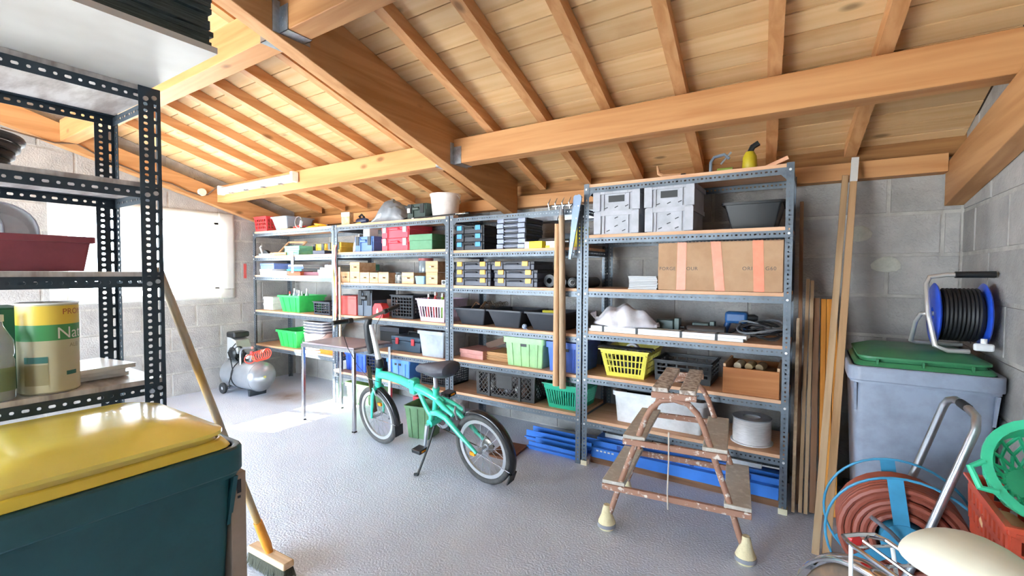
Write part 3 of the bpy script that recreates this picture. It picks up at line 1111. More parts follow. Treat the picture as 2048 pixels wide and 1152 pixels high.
GRN = plastic('bright_green_plastic', (58, 200, 96), 0.35)
LGRN = plastic('pale_green_plastic', (172, 222, 156), 0.4)
BLU = plastic('royal_blue_plastic', (66, 104, 214), 0.35)
TEAL = plastic('teal_plastic', (48, 190, 150), 0.38)
YEL = plastic('lemon_plastic', (236, 226, 92), 0.38)
LIL = plastic('lilac_plastic', (224, 204, 228), 0.4)
GRY = plastic('light_grey_plastic', (180, 182, 190), 0.45)
DGR = plastic('charcoal_plastic', (46, 50, 58), 0.5)
ORA = plastic('orange_plastic', (244, 132, 42), 0.4)
RED = plastic('red_plastic', (224, 68, 72), 0.4)
M_PINE = wood('pale_box_wood', (216, 180, 142), (194, 152, 112), 'x', 0.6, knots=False, ring=30)
M_DRAW = wood('orange_drawer_wood', (206, 142, 88), (178, 112, 62), 'x', 0.5, knots=True, ring=14)
CLEAR = plastic('cloudy_clear_plastic', (170, 178, 188), 0.25)
PAPER = mat('white_card', (236, 236, 232), 0.7, col2=(222, 222, 218), scale=9)

E_ = 0.001
# ---------------------------------------------------------------- unit A
z = 1.955 + E_
basket('open_crate', 'bright red slatted crate on the top shelf in the window corner', 'crate', -5.89, 3.19, z, 0.30, 0.38, 0.19, RED, 6, 3, 0.012, 0.006, 0.92, 0.03, 0.03)
solid_crate('plastic_tub', 'grey tapered tub beside the red slatted crate', 'tub', -5.53, 3.22, z, 0.36, 0.40, 0.17, mat('steel_blue_grey_tub', (138, 148, 160), 0.45), 0.72, 0.014, 0.014, 0, False)
# pile of hand tools: clamps and pliers
M_YG = plastic('yellow_grip', (244, 186, 40), 0.4)


def plier(label, x, y, z, rz, mh, L=0.24, group='hand tools on the top shelf'):
    t = thing('hand_clamp', label, 'clamp', (x, y, z + 0.014), rz, group)
    for s in (-1, 1):
        obj('grip', MB().tube([(0.0, s * 0.004, 0), (L * 0.2, s * 0.03, 0.006), (L * 0.5, s * 0.042, 0.014), (L * 0.62, s * 0.036, 0.02)], [0.007, 0.012, 0.0125, 0.009], 8), mh, t)
        obj('jaw', MB().tube([(0.0, s * 0.004, 0), (-L * 0.12, s * 0.022, 0), (-L * 0.3, s * 0.006, 0)], [0.009, 0.010, 0.005], 8), M_BLACK, t)
    obj('pivot', MB().cyl((0, 0, -0.012), (0, 0, 0.012), 0.011, n=10), M_ALU, t)
    return t


plier('yellow gripped hand clamp lying beside the steel ring', -5.06, 3.30, z, 20, M_YG, 0.30)
plier('yellow gripped hand clamp with long handles near the shelf post', -4.66, 3.42, z, 165, M_YG, 0.32)
plier('short orange gripped pliers at the shelf end near the speckled block', -4.60, 3.26, z, 200, plastic('orange_grip', (246, 160, 40), 0.4), 0.22)
plier('red gripped pliers lying on cardboard scraps', -5.27, 3.27, z + 0.012, 25, plastic('red_grip', (226, 60, 50), 0.4), 0.22)
tag(obj('cardboard_scrap', MB().box(-0.14, 0.14, -0.06, 0.06, 0, 0.011), M_CARD, loc=(-5.27, 3.26, z), rot=(0, 0, 0.15)), 'flat brown cardboard scraps under the red pliers', 'cardboard')
t = thing('hose_clip_ring', 'pale steel band ring standing at the front of the top shelf', 'ring', (-5.05, 3.198, z))
obj('band', MB().lathe([(0.066, -0.008), (0.070, -0.008), (0.070, 0.008), (0.066, 0.008)], 28, (0, 0, 0.071), 'y', closed=True), M_GALV, t)
obj('blade', MB().box(-0.008, 0.05, -0.002, 0.002, 0.03, 0.10), M_ALU, t, rot=(0, 0.4, 0))

z = 1.647 + E_
# light steel plane / caulking gun, folding rule, frames
t = thing('hand_plane', 'small steel hand plane with curved handle on the window-corner shelf', 'plane', (-5.86, 3.27, z + 0.009), 10)
obj('sole', MB().box(-0.12, 0.12, -0.03, 0.03, 0, 0.022), M_GALV, t, bevel=0.003)
obj('handle', MB().tube([(-0.085, 0, 0.02), (-0.10, 0, 0.06), (-0.125, 0, 0.10), (-0.10, 0, 0.125)], [0.012, 0.014, 0.012, 0.01], 8), M_WHITE, t)
obj('frog', MB().prism([(-0.05, 0.02), (0.05, 0.02), (0.02, 0.05), (-0.03, 0.07)], -0.024, 0.024, 'xz'), M_BLACK, t)
t = thing('picture_frame', 'pale wooden frames leaning at the back of the window-corner shelf', 'frame', (-5.60, 3.36, z + 0.009), 15, rot=(radians(-52), 0, radians(20)))
for s in (-1, 1):
    obj('stile', MB().box(s * 0.13 - 0.011, s * 0.13 + 0.011, -0.008, 0.008, 0, 0.30), M_PINE, t)
obj('rail', MB().box(-0.119, 0.119, -0.008, 0.008, 0, 0.022), M_PINE, t)
obj('rail', MB().box(-0.119, 0.119, -0.008, 0.008, 0.278, 0.30), M_PINE, t)
for k in range(2):
    tag(obj('dowel', MB().cyl((-0.09, 0, 0.022), (0.10, 0.05, 0.022), 0.020, n=12), M_PINE, loc=(-5.52 - 0.11 * k, 3.22 + 0.02 * k, z)), 'short round wooden dowel beside the mint green boxes', 'dowel', 'dowels on the window-corner shelf')
MINT = plastic('mint_card', (126, 208, 178), 0.6)
carton('flat_box', 'lower of two mint green flat boxes on the window-corner shelf', 'box', -5.32, 3.27, z, 0.30, 0.28, 0.058, MINT, group='mint green boxes')
carton('flat_box', 'upper of two mint green flat boxes on the window-corner shelf', 'box', -5.315, 3.268, z + 0.059, 0.31, 0.28, 0.056, MINT, group='mint green boxes', lid=0.03)
YB_ = plastic('yellow_case', (244, 196, 76), 0.45)
case('small_case', 'rounded yellow plastic case behind the mint green boxes', -5.03, 3.44, z, 0.27, 0.2, 0.14, YB_, YB_, M_BLACK, handle=False)
case('small_case', 'square yellow plastic case by the shelf post of the window-corner unit', -4.74, 3.44, z, 0.25, 0.2, 0.15, YB_, YB_, M_BLACK, handle=False)
carton('flat_box', 'low dark box lying in front of the yellow cases', 'box', -4.74, 3.24, z, 0.22, 0.16, 0.045, mat('dark_slate_card', (66, 70, 88), 0.6))
t = thing('straight_edge', 'thin white board sticking out of the shelf toward the block wall', 'board', (-5.83, 3.21, z))
t.location = (-5.86, 3.266, 1.648)
tag(t, 'thin white board lying along the shelf edge toward the window wall', 'board')
obj('blade', MB().box(-0.27, 0.22, -0.04, 0.035, 0, 0.008), PAPER, t)
obj('end_stop', MB().box(0.20, 0.22, -0.04, 0.035, 0.008, 0.02), PAPER, t)
tag(obj('hanging_bracket', MB().box(-0.022, 0.022, 0, 0.006, -0.22, 0.03).box(-0.022, 0.022, 0.006, 0.06, 0.018, 0.024), mat('pale_steel_bracket', (214, 218, 224), 0.4, 0.4), loc=(-5.15, 3.172, 1.655)), 'pale steel bracket hooked over the shelf edge beside the mint boxes', 'bracket')

z = 1.404 + E_
flat = [
    ('flat_box', 'white lidded flat box at the window end of the paper shelf', -5.83, 3.23, 0.0, 0.29, 0.25, 0.075, PAPER),
    ('flat_box', 'blue flat box on top of the white lidded box', -5.81, 3.235, 0.076, 0.32, 0.25, 0.072, plastic('soft_blue_card', (126, 150, 214), 0.6)),
    ('flat_box', 'long white carton lying in front of the magazines', -5.50, 3.22, 0.0, 0.29, 0.16, 0.05, PAPER),
    ('flat_box', 'orange-brown carton beside the long white carton', -5.20, 3.22, 0.0, 0.26, 0.17, 0.046, mat('rust_card', (184, 96, 62), 0.7)),
    ('folder', 'teal folder in the magazine pile', -5.36, 3.33, 0.051, 0.34, 0.26, 0.026, plastic('teal_folder', (64, 170, 196), 0.5)),
    ('folder', 'dark blue folder on the teal folder', -5.33, 3.33, 0.078, 0.34, 0.27, 0.03, plastic('navy_folder', (58, 86, 124), 0.5)),
    ('folder', 'white folder topping the magazine pile', -5.34, 3.33, 0.109, 0.30, 0.25, 0.02, PAPER),
    ('book', 'maroon bound book beside the paper stack', -4.93, 3.27, 0.0, 0.30, 0.22, 0.04, mat('maroon_cover', (128, 70, 82), 0.6)),
    ('paper_stack', 'thick white paper ream against the shelf post', -4.57, 3.23, 0.0, 0.32, 0.24, 0.036, PAPER),
    ('paper_stack', 'crooked white paper bundle on the ream', -4.58, 3.235, 0.037, 0.33, 0.24, 0.03, mat('cream_paper', (230, 224, 222), 0.7)),
    ('folder', 'pale grey folder on the paper bundle', -4.56, 3.24, 0.068, 0.30, 0.23, 0.022, mat('grey_folder', (196, 204, 216), 0.6)),
    ('folder', 'small light blue folder on top of the papers', -4.52, 3.245, 0.091, 0.22, 0.2, 0.03, mat('sky_folder', (184, 204, 232), 0.6)),
]
for (nm, lb, x, yf, dz, w, d, h, m) in flat:
    if nm in ('folder', 'book', 'paper_stack'):
        t = thing(nm, lb, 'folder' if nm == 'folder' else nm.split('_')[0], (x, yf + d / 2, z + dz), random.uniform(-3, 3))
        obj('pages', MB().box(-w / 2 + 0.004, w / 2 - 0.004, -d / 2 + 0.004, d / 2 - 0.004, 0.002, h - 0.002), PAPER, t)
        obj('cover', MB().box(-w / 2, w / 2, -d / 2, d / 2, 0, 0.002), m, t)
        obj('cover', MB().box(-w / 2, w / 2, -d / 2, d / 2, h - 0.002, h), m, t)
        obj('spine', MB().box(-w / 2, w / 2, -d / 2 - 0.002, -d / 2, 0, h), m, t)
    else:
        carton(nm, lb, 'box', x, yf, z + dz, w, d, h, m, lid=h * 0.4)

z = 0.956 + E_
carton('shoe_box', 'lower white lidded box at the window end of the bottle shelf', 'box', -5.86, 3.27, z, 0.22, 0.30, 0.082, PAPER, lid=0.03)
carton('shoe_box', 'upper white lidded box at the window end of the bottle shelf', 'box', -5.86, 3.27, z + 0.083, 0.22, 0.30, 0.082, PAPER, lid=0.035)
carton('small_box', 'small black box tucked behind the green bottle crate', 'box', -5.66, 3.42, z, 0.12, 0.10, 0.07, M_BLACK)
gA4 = solid_crate('stacking_crate', 'bright green crate holding spray bottles on the middle shelf', 'crate', -5.33, 3.21, z, 0.47, 0.40, 0.20, GRN, 0.80, 0.016, 0.022, 3, False)
for k in range(6):
    c1 = [(236, 240, 244), (206, 220, 240), (190, 214, 236), (244, 246, 248), (214, 226, 220), (200, 224, 214)][k]
    bottle('spray_bottle', ['white and orange-topped glue bottle in the green crate', 'clear bottle with white cap standing in the green crate', 'pale blue bottle standing in the green crate', 'tall white bottle standing in the green crate', 'frosted bottle standing in the green crate', 'pale green bottle standing in the green crate'][k],
           -5.45 + 0.05 * k, 3.32 + 0.07 * (k % 2), z + 0.006, 0.026, 0.24 + 0.02 * (k % 3), plastic('bottle_tint_%d' % k, c1, 0.25), plastic('red_cap', (226, 62, 44), 0.4) if k == 0 else M_WHITE, 'bottles in the green crate')
basket('folding_crate', 'black folding crate with white mesh edges next to the cable bundle', 'crate', -4.68, 3.22, z, 0.32, 0.36, 0.15, plastic('black_white_crate', (52, 56, 66), 0.4), 6, 4, 0.008, 0.005, 0.97, 0.018, 0.018)
t = thing('radio', 'dark box-shaped radio at the back beside the folding crate', 'radio', (-4.62, 3.62, z))
obj('body', MB().box(-0.15, 0.15, -0.04, 0.04, 0, 0.22), DGR, t, bevel=0.006)
obj('speaker_grille', MB().cyl((-0.06, -0.04, 0.12), (-0.06, -0.045, 0.12), 0.06, n=18), M_BLACK, t)

z = 0.52 + E_
gA5 = solid_crate('stacking_crate', 'bright green crate with a green lid edge on the lowest shelf', 'crate', -5.385, 3.21, z, 0.45, 0.40, 0.205, GRN, 0.80, 0.016, 0.024, 3, False)
t = thing('paint_bucket', 'white bucket with wire handle under the stack of grey tubs', 'bucket', (-4.98, 3.40, z))
obj('body', MB().lathe([(0.13, 0), (0.150, 0.004), (0.165, 0.19), (0.172, 0.19), (0.172, 0.20), (0.158, 0.20), (0.14, 0.01), (0.0, 0.008)], 24), M_WHITE, t)
obj('handle', MB().tube([(0.172 * cos(radians(a)), -0.02 - 0.172 * sin(radians(a)) * 0.95, 0.185 - 0.11 * sin(radians(a))) for a in range(0, 181, 15)], 0.004, 6), M_GALV, t)
for k in range(4):
    t = thing('stacked_tub', ['grey tub resting on the white bucket', 'grey tub in the middle of the stack on the bucket', 'grey tub below the topmost of the bucket stack', 'topmost grey tub of the stack on the white bucket'][k], 'tub', (-4.90, 3.40, z + 0.2015 + 0.034 * k), 0, 'stacked grey tubs')
    obj('body', MB().tub(0.36, 0.28, 0.37, 0.29, 0.026, 0.02, 0, 0.05), plastic('pewter_plastic', (116, 116, 124), 0.4), t)
    obj('rim', MB().rrect_ring(0.37, 0.29, 0.024, 0.033, 0.012, 0.05), M_WHITE, t)
basket('stacking_crate', 'orange tray crate at the shelf end behind the table', 'crate', -4.56, 3.19, z, 0.29, 0.30, 0.12, ORA, 5, 2, 0.014, 0.006, 0.92, 0.03, 0.04)

# ---------------------------------------------------------------- unit B
z = 1.955 + E_
t = thing('wood_block', 'speckled offcut block standing on the top shelf', 'block', (-4.30, 3.30, z), 8)
obj('offcut', MB().box(-0.06, 0.06, -0.03, 0.03, 0, 0.145), mat('speckled_wood', (220, 196, 158), 0.7, col2=(176, 146, 100), scale=22), t, bevel=0.002)
obj('paint_edge', MB().box(-0.06, 0.06, -0.0315, -0.030, 0.10, 0.145), PAPER, t)
t = thing('power_tool', 'blue, yellow and black power tool on the top shelf beside the speckled block', 'tool', (-4.08, 3.33, z), -15)
obj('motor_body', MB().lathe([(0.028, -0.11), (0.038, -0.10), (0.038, 0.03), (0.03, 0.07), (0.018, 0.11)], 14, (0, 0, 0.042), 'x'), plastic('navy_tool', (40, 52, 84), 0.4), t)
obj('yellow_shell', MB().box(-0.10, 0.02, -0.04, 0.04, 0.0, 0.03), M_YG, t, bevel=0.008)
obj('grip', MB().tube([(-0.05, 0, 0.07), (-0.09, 0, 0.10), (-0.03, 0, 0.115), (0.03, 0, 0.08)], 0.012, 8), M_BLACK, t)


def tarp():
    m = MB()
    nu, nv = 22, 16
    for i in range(nu + 1):
        for j in range(nv + 1):
            u, v = i / nu, j / nv
            x = -0.24 + 0.48 * u
            y = -0.16 + 0.34 * v
            prof = 0.20 * math.exp(-((u - 0.36) / 0.26) ** 2) + 0.10 * math.exp(-((u - 0.72) / 0.2) ** 2)
            zz = prof * (sin(pi * min(1, max(0, v)) ** 0.7) ** 0.5 if 0 < v < 1 else 0) + 0.022 * abs(sin(u * 19 + v * 8)) * sin(pi * v) + 0.03 * abs(sin(v * 13 - u * 9)) * sin(pi * u) * (1 if 0 < v < 1 else 0)
            m.v.append((x, y, max(0.004, zz + 0.01)))
    for i in range(nu):
        for j in range(nv):
            a = i * (nv + 1) + j
            m.f.append((a, a + nv + 1, a + nv + 2, a + 1))
    return m


t = thing('tarpaulin', 'crumpled silver-grey tarpaulin bundle on the top shelf', 'tarpaulin', (-3.64, 3.42, z))
obj('folds', tarp(), mat('silver_grey_tarp', (142, 146, 152), 0.35, col2=(112, 116, 122), scale=8), t, solid=0.004)
obj('rolled_end', MB().lathe([(0.075, -0.03), (0.085, -0.02), (0.085, 0.22), (0.06, 0.24), (0.06, 0.0), (0.045, -0.01), (0.045, 0.2), (0.0, 0.2)], 18, (0.14, 0.0, 0.09), 'y'), mat('dark_tarp', (74, 78, 82), 0.4), t)
case('tool_case', 'dark green machine case on the top shelf beside the white bucket', -3.26, 3.30, z, 0.26, 0.30, 0.165, mat('dark_green_case', (46, 62, 56), 0.5), mat('dark_green_case', (46, 62, 56), 0.5), M_BLACK)
tag(obj('maker_plate', MB().box(-0.018, 0.018, -0.003, 0, -0.022, 0.022), PAPER, loc=(-3.35, 3.2905, z + 0.10)), 'small white label plate on the front of the dark green case', 'label')
t = thing('bucket', 'white plastic bucket standing on the top shelf', 'bucket', (-2.985, 3.42, z))
obj('body', MB().lathe([(0.115, 0), (0.120, 0.004), (0.142, 0.225), (0.150, 0.225), (0.150, 0.243), (0.137, 0.243), (0.112, 0.01), (0.0, 0.008)], 28), plastic('off_white_bucket', (228, 222, 218), 0.45), t)
obj('handle', MB().tube([(0.15 * cos(radians(a)), 0.15 * sin(radians(a)) * 0.95, 0.225 - 0.07 * sin(radians(a))) for a in range(0, 181, 15)], 0.004, 6), M_WHITE, t)
t = thing('hose_lance', 'black lance with bright connector lying across the top shelf', 'lance', (-2.92, 3.215, z + 0.012))
obj('rod', MB().cyl((-0.28, 0, 0), (0.24, 0, 0.004), 0.006, n=8), M_BLACK, t)
obj('connector', MB().lathe([(0.009, 0.24), (0.013, 0.25), (0.013, 0.30), (0.010, 0.31), (0.013, 0.32), (0.013, 0.35)], 10, (0, 0, 0.004), 'x'), M_CHROME, t)
obj('tip', MB().cyl((0.35, 0, 0.004), (0.39, 0, 0.004), 0.012, n=10), M_BLACK, t)
obj('loop', MB().tube([(-0.28, 0, 0), (-0.33, 0.02, 0), (-0.34, 0.06, 0), (-0.28, 0.085, 0), (-0.20, 0.08, 0)], 0.005, 6), M_WHITE, t)

z = 1.66 + E_
t = thing('duct_elbow', 'grey duct elbow at the shelf end under the tarpaulin shelf', 'duct', (-4.20, 3.40, z))
obj('elbow', MB().tube([(-0.05, 0, 0.0), (-0.05, 0, 0.05), (-0.04, 0, 0.09), (-0.01, 0, 0.12), (0.05, 0, 0.13)], 0.055, 14), mat('grey_duct', (168, 166, 164), 0.5), t)
obj('flange', MB().box(0.045, 0.06, -0.07, 0.07, 0.06, 0.20), mat('grey_duct', (168, 166, 164), 0.5), t)
bc = case('tool_case', 'blue and black drill case on the second shelf', -3.99, 3.26, z, 0.30, 0.32, 0.165, plastic('denim_blue_case', (92, 128, 190), 0.45), plastic('denim_blue_case', (92, 128, 190), 0.45), M_BLACK)
carton('small_box', 'upright white carton on the blue drill case', 'box', -3.99, 3.30, z + 0.166, 0.10, 0.12, 0.085, PAPER)
for k in range(2):
    t = case('drill_case', ['lower of two red drill cases with grey latches', 'upper of two red drill cases with grey latches'][k], -3.52, 3.26, z + 0.131 * k, 0.40, 0.34, 0.13, plastic('coral_case', (232, 76, 92), 0.4), plastic('coral_case', (232, 76, 92), 0.4), plastic('grey_latch', (176, 182, 190), 0.4), 'red drill cases', spread=0.72)
carton('box', 'green lidded carton leaning against the red drill cases', 'box', -3.12, 3.215, z, 0.30, 0.34, 0.15, mat('moss_card', (94, 148, 112), 0.6, col2=(84, 136, 100), scale=10), lid=0.06)
carton('flat_box', 'dark red flat box behind the green carton', 'box', -2.93, 3.56, z, 0.22, 0.11, 0.17, mat('dark_red_card', (100, 44, 44), 0.6))

z = 1.334 + E_
D = M_PINE
gx = [(-4.25, 0.15, 0.115), (-4.09, 0.155, 0.112), (-3.935, 0.145, 0.110), (-3.79, 0.13, 0.108), (-3.645, 0.15, 0.112), (-3.30, 0.16, 0.112), (-2.985, 0.145, 0.114)]
lbs = ['small wooden drawer against the shelf post, first in the row', 'small pale drawer second in the row from the shelf post', 'small pale drawer third in the row from the shelf post', 'small drawer fourth in the row from the shelf post', 'small drawer beside the dark glass jar', 'small drawer between the jars and the light blue box', 'small drawer beside the light blue box, below a second drawer']
for (x, w, h), lb in zip(gx, lbs):
    drawer_box(lb, x, 3.225, z, w, 0.24, h, D)
drawer_box('small drawer stacked on the second drawer of the row', -4.09, 3.225, z + 0.1125, 0.155, 0.22, 0.105, D)
drawer_box('small drawer stacked on the one beside the light blue box', -3.0, 3.24, z + 0.1145, 0.155, 0.22, 0.105, D)
carton('small_box', 'small white and green carton at the back of the drawer row', 'box', -4.24, 3.50, z, 0.13, 0.14, 0.20, PAPER, lid=0.07, mlid=plastic('mint_card', (126, 208, 178), 0.6))
M_JAR = mat('grey_glass_jar', (150, 158, 164), 0.15, col2=(120, 128, 134), scale=5)
t = thing('screw_jar', 'dark glass jar of screws standing between the drawers', 'jar', (-3.455, 3.29, z))
obj('glass', MB().lathe([(0.058, 0), (0.062, 0.006), (0.062, 0.085), (0.05, 0.10)], 18), mat('dark_glass', (70, 74, 76), 0.2, col2=(150, 150, 146), scale=30), t)
obj('lid', MB().lathe([(0.052, 0.098), (0.056, 0.10), (0.056, 0.112), (0.0, 0.113)], 18), M_BLACK, t)
t = thing('lidded_jar', 'tall jar with a red lid standing behind the drawers', 'jar', (-3.36, 3.545, z))
obj('glass', MB().lathe([(0.072, 0), (0.076, 0.006), (0.076, 0.22), (0.07, 0.235)], 20), M_JAR, t)
obj('lid', MB().lathe([(0.074, 0.232), (0.078, 0.235), (0.078, 0.258), (0.0, 0.260)], 20), plastic('dull_red_lid', (168, 84, 84), 0.5), t)
solid_crate('small_bin', 'small light blue storage bin between the drawers', 'bin', -3.135, 3.21, z, 0.13, 0.15, 0.075, plastic('light_blue_bin', (136, 184, 228), 0.4), 0.9, 0.006, 0.010, 0, False)
t = thing('camera_meter', 'tiny silver and black gadget at the end of the drawer row', 'gadget', (-2.80, 3.20, z))
obj('body', MB().box(-0.03, 0.03, -0.015, 0.02, 0, 0.045), M_ALU, t, bevel=0.004)
obj('lens', MB().cyl((0, -0.015, 0.023), (0, -0.022, 0.023), 0.014, n=12), M_BLACK, t)

z = 0.982 + E_
tb = carton('file_box', 'coral red cardboard box on the shelf behind the table', 'box', -4.20, 3.22, z, 0.27, 0.34, 0.205, mat('coral_card', (226, 104, 98), 0.6, col2=(214, 92, 88), scale=8), lid=0.03)
case('tool_case', 'upright dark grey machine case between the red boxes', -3.93, 3.22, z, 0.22, 0.34, 0.275, plastic('slate_case', (92, 102, 114), 0.45), M_BLACK, M_BLACK, handle=True)
t = thing('bird_house', 'small red house-shaped lantern in front of the machine case', 'lantern', (-3.70, 3.225, z))
hp = [(-0.075, 0), (0.075, 0), (0.075, 0.10), (0.045, 0.145), (-0.045, 0.145), (-0.075, 0.10)]
obj('house_body', MB().prism(hp, -0.03, 0.06, 'xz'), RED, t, bevel=0.003)
obj('white_flame', MB().prism([(-0.014, 0.04), (0.014, 0.04), (0.014, 0.07), (0, 0.10), (-0.014, 0.07)], -0.033, -0.030, 'xz'), PAPER, t)
carton('box', 'brown box behind the red house-shaped lantern', 'box', -3.71, 3.40, z, 0.16, 0.2, 0.18, mat('dark_brown_card', (92, 62, 50), 0.7))
basket('folding_crate', 'black mesh crate next to the lilac basket', 'crate', -3.44, 3.27, z, 0.33, 0.34, 0.235, plastic('black_crate', (40, 44, 50), 0.4), 7, 6, 0.007, 0.005, 0.97, 0.02, 0.02)
basket('basket', 'lilac slotted basket full of bottles', 'basket', -2.985, 3.195, z, 0.37, 0.36, 0.215, LIL, 9, 1, 0.012, 0.005, 0.84, 0.022, 0.035, topband=0.045)
cols = [((220, 60, 56), 0.10), ((236, 236, 238), 0.12), ((200, 60, 60), 0.12), ((244, 210, 80), 0.11), ((150, 206, 60), 0.10), ((232, 232, 236), 0.12)]
for k, (c, hh) in enumerate(cols):
    bottle('spray_can', ['red spray can standing in the lilac basket', 'white spray can standing in the lilac basket', 'dark red can standing in the lilac basket', 'yellow bottle standing in the lilac basket', 'lime green bottle standing in the lilac basket', 'pale bottle standing in the lilac basket'][k], -3.095 + 0.044 * k, 3.30 + 0.06 * (k % 2), z + 0.006, 0.025, 0.25 + 0.012 * (k % 3), plastic('can_tint_%d' % k, c, 0.35), plastic('can_cap_%d' % k, (226, 70, 60) if k in (1, 3) else (240, 240, 240), 0.35), 'cans in the lilac basket')

z = 0.648 + E_
carton('box', 'black and white box at the back above the dark blue toolbox', 'box', -3.78, 3.42, z, 0.30, 0.22, 0.21, M_BLACK, lid=0.05, mlid=DGR)
t = thing('toolbox', 'dark blue-grey toolbox with red latch on the shelf behind the handlebar', 'toolbox', (-3.40, 3.42, z))
obj('body', MB().box(-0.20, 0.20, -0.13, 0.13, 0, 0.105), plastic('petrol_toolbox', (44, 66, 84), 0.4), t, bevel=0.008)
obj('lid', MB().box(-0.205, 0.205, -0.135, 0.135, 0.106, 0.155), plastic('petrol_toolbox', (44, 66, 84), 0.4), t, bevel=0.012)
obj('handle', MB().tube([(-0.09, 0, 0.155), (-0.08, 0, 0.185), (0.08, 0, 0.185), (0.09, 0, 0.155)], 0.009, 8), M_BLACK, t)
for s in (-1, 1):
    obj('latch', MB().box(s * 0.11 - 0.02, s * 0.11 + 0.02, -0.145, -0.13, 0.07, 0.135), plastic('red_latch', (190, 52, 60), 0.4), t, bevel=0.003)
solid_crate('storage_box', 'cloudy translucent storage basket with white rim', 'basket', -2.985, 3.195, z, 0.35, 0.38, 0.245, CLEAR, 0.84, 0.016, 0.03, 0, False)
t = thing('crumpled_bags', 'crumpled clear bags filling the translucent basket', 'bags', (-2.985, 3.39, z + 0.01))
m = MB()
for i in range(9):
    for j in range(9):
        u, v = i / 8 - 0.5, j / 8 - 0.5
        m.v.append((u * 0.28, v * 0.28, 0.17 + 0.03 * sin(i * 2.1 + j) + 0.02 * sin(j * 3.3)))
for i in range(8):
    for j in range(8):
        a = i * 9 + j
        m.f.append((a, a + 9, a + 10, a + 1))
obj('film', m, CLEAR, t, solid=0.003)
obj('wad', MB().lathe([(0.0, 0.0), (0.11, 0.0), (0.125, 0.12), (0.06, 0.165)], 14), CLEAR, t)

z = 0.361 + E_
solid_crate('stacking_crate', 'royal blue ribbed crate seen between the table legs', 'crate', -4.17, 3.27, z, 0.36, 0.38, 0.215, BLU, 0.94, 0.012, 0.04, 4, True)
basket('folding_crate', 'black mesh crate beside the blue ribbed crate under the table', 'crate', -3.86, 3.25, z, 0.22, 0.36, 0.245, M_BLACK, 4, 6, 0.007, 0.005, 0.97, 0.02, 0.02)
solid_crate('stacking_crate', 'blue ribbed crate behind the bicycle frame', 'crate', -3.46, 3.23, z, 0.34, 0.38, 0.215, plastic('cornflower_plastic', (84, 140, 222), 0.35), 0.94, 0.012, 0.04, 3, True)
basket('folding_crate', 'black fine-mesh crate behind the bicycle saddle', 'crate', -3.02, 3.27, z, 0.36, 0.36, 0.19, M_BLACK, 12, 7, 0.005, 0.004, 0.97, 0.016, 0.016)
solid_crate('stacking_crate', 'pale green crate on the floor behind the table leg', 'crate', -4.14, 3.27, 0.0, 0.40, 0.38, 0.225, LGRN, 0.92, 0.014, 0.04, 3, False)
t = solid_crate('waste_bin', 'moss green tapered bin on the floor behind the bicycle', 'bin', -2.86, 2.86, 0.0, 0.27, 0.26, 0.285, plastic('moss_plastic', (112, 150, 108), 0.45), 0.78, 0.008, 0.018, 3, False, rz=12)
carton('box', 'red box on the floor behind the green bin', 'box', -3.12, 3.22, 0.0, 0.22, 0.26, 0.24, mat('crimson_card', (206, 46, 60), 0.5), lid=0.05)

# ---------------------------------------------------------------- unit C
z = 1.644 + E_
BC = plastic('blue_clip', (72, 158, 232), 0.4)
for k in range(3):
    case('organiser_case', ['lowest black case with blue latches', 'middle black case of three with blue latches', 'topmost black case with blue latches'][k], -2.53, 3.205, z + 0.0725 * k, 0.33, 0.32, 0.0715, DGR, M_BLACK, BC, 'black cases with blue latches', clipw=0.055)
SILV = plastic('silver_clip', (150, 158, 180), 0.3)
for k in range(6):
    t = thing('organiser_case', ['lowest slim case of the stack of six with silver latches', 'second slim case from the bottom with silver latches', 'third slim case from the bottom with silver latches', 'third slim case from the top with silver latches', 'second slim case from the top with silver latches', 'topmost slim case of the stack of six with silver latches'][k], 'case', (-2.10 + 0.006 * (k % 2), 3.36, z + 0.0428 * k), 0, 'slim cases with silver latches')
    w, d, h = 0.285, 0.29, 0.042
    obj('tray', MB().box(-w / 2, w / 2, -d / 2 + 0.018, d / 2, 0, h * 0.55), DGR, t, bevel=0.003)
    obj('lid', MB().box(-w / 2, w / 2, -d / 2 + 0.018, d / 2, h * 0.55, h - 0.001), plastic('smoke_plastic', (80, 86, 104), 0.25), t, bevel=0.003)
    for s in (-1, 1):
        obj('latch', MB().box(s * 0.105 - 0.034, s * 0.105 + 0.034, -d / 2, -d / 2 + 0.017, 0.004, h * 0.95), SILV, t, bevel=0.003)
    obj('handle', MB().tube([(-0.075, -d / 2 + 0.015, h * 0.62), (-0.06, -d / 2 + 0.004, h * 0.5), (0.06, -d / 2 + 0.004, h * 0.5), (0.075, -d / 2 + 0.015, h * 0.62)], 0.007, 6), SILV, t)
YBOX = mat('yellow_carton', (240, 224, 40), 0.5)
t = carton('small_carton', 'small yellow carton with a white end on the organiser shelf', 'carton', -1.875, 3.21, z, 0.16, 0.06, 0.056, YBOX)
obj('white_end', MB().box(-0.081, -0.04, -0.031, 0.031, 0.0005, 0.0545), PAPER, t)
t = carton('small_carton', 'tiny white and yellow carton beside the small yellow carton', 'carton', -1.715, 3.21, z, 0.09, 0.05, 0.052, PAPER)
obj('yellow_corner', MB().box(-0.046, -0.01, -0.026, 0.0, 0.0005, 0.02), YBOX, t)
t = carton('tall_carton', 'tall yellow carton at the end of the organiser shelf behind the blue bars', 'carton', -1.56, 3.36, z, 0.12, 0.10, 0.17, YBOX)
for k in range(4):
    obj('printed_mark', MB().box(0.045, 0.055, -0.0512, -0.05, 0.02 + 0.036 * k, 0.04 + 0.036 * k), PAPER, t)
t = thing('clamp_tool', 'grey and orange hand drill lying behind the yellow cartons', 'tool', (-1.80, 3.42, z), 12)
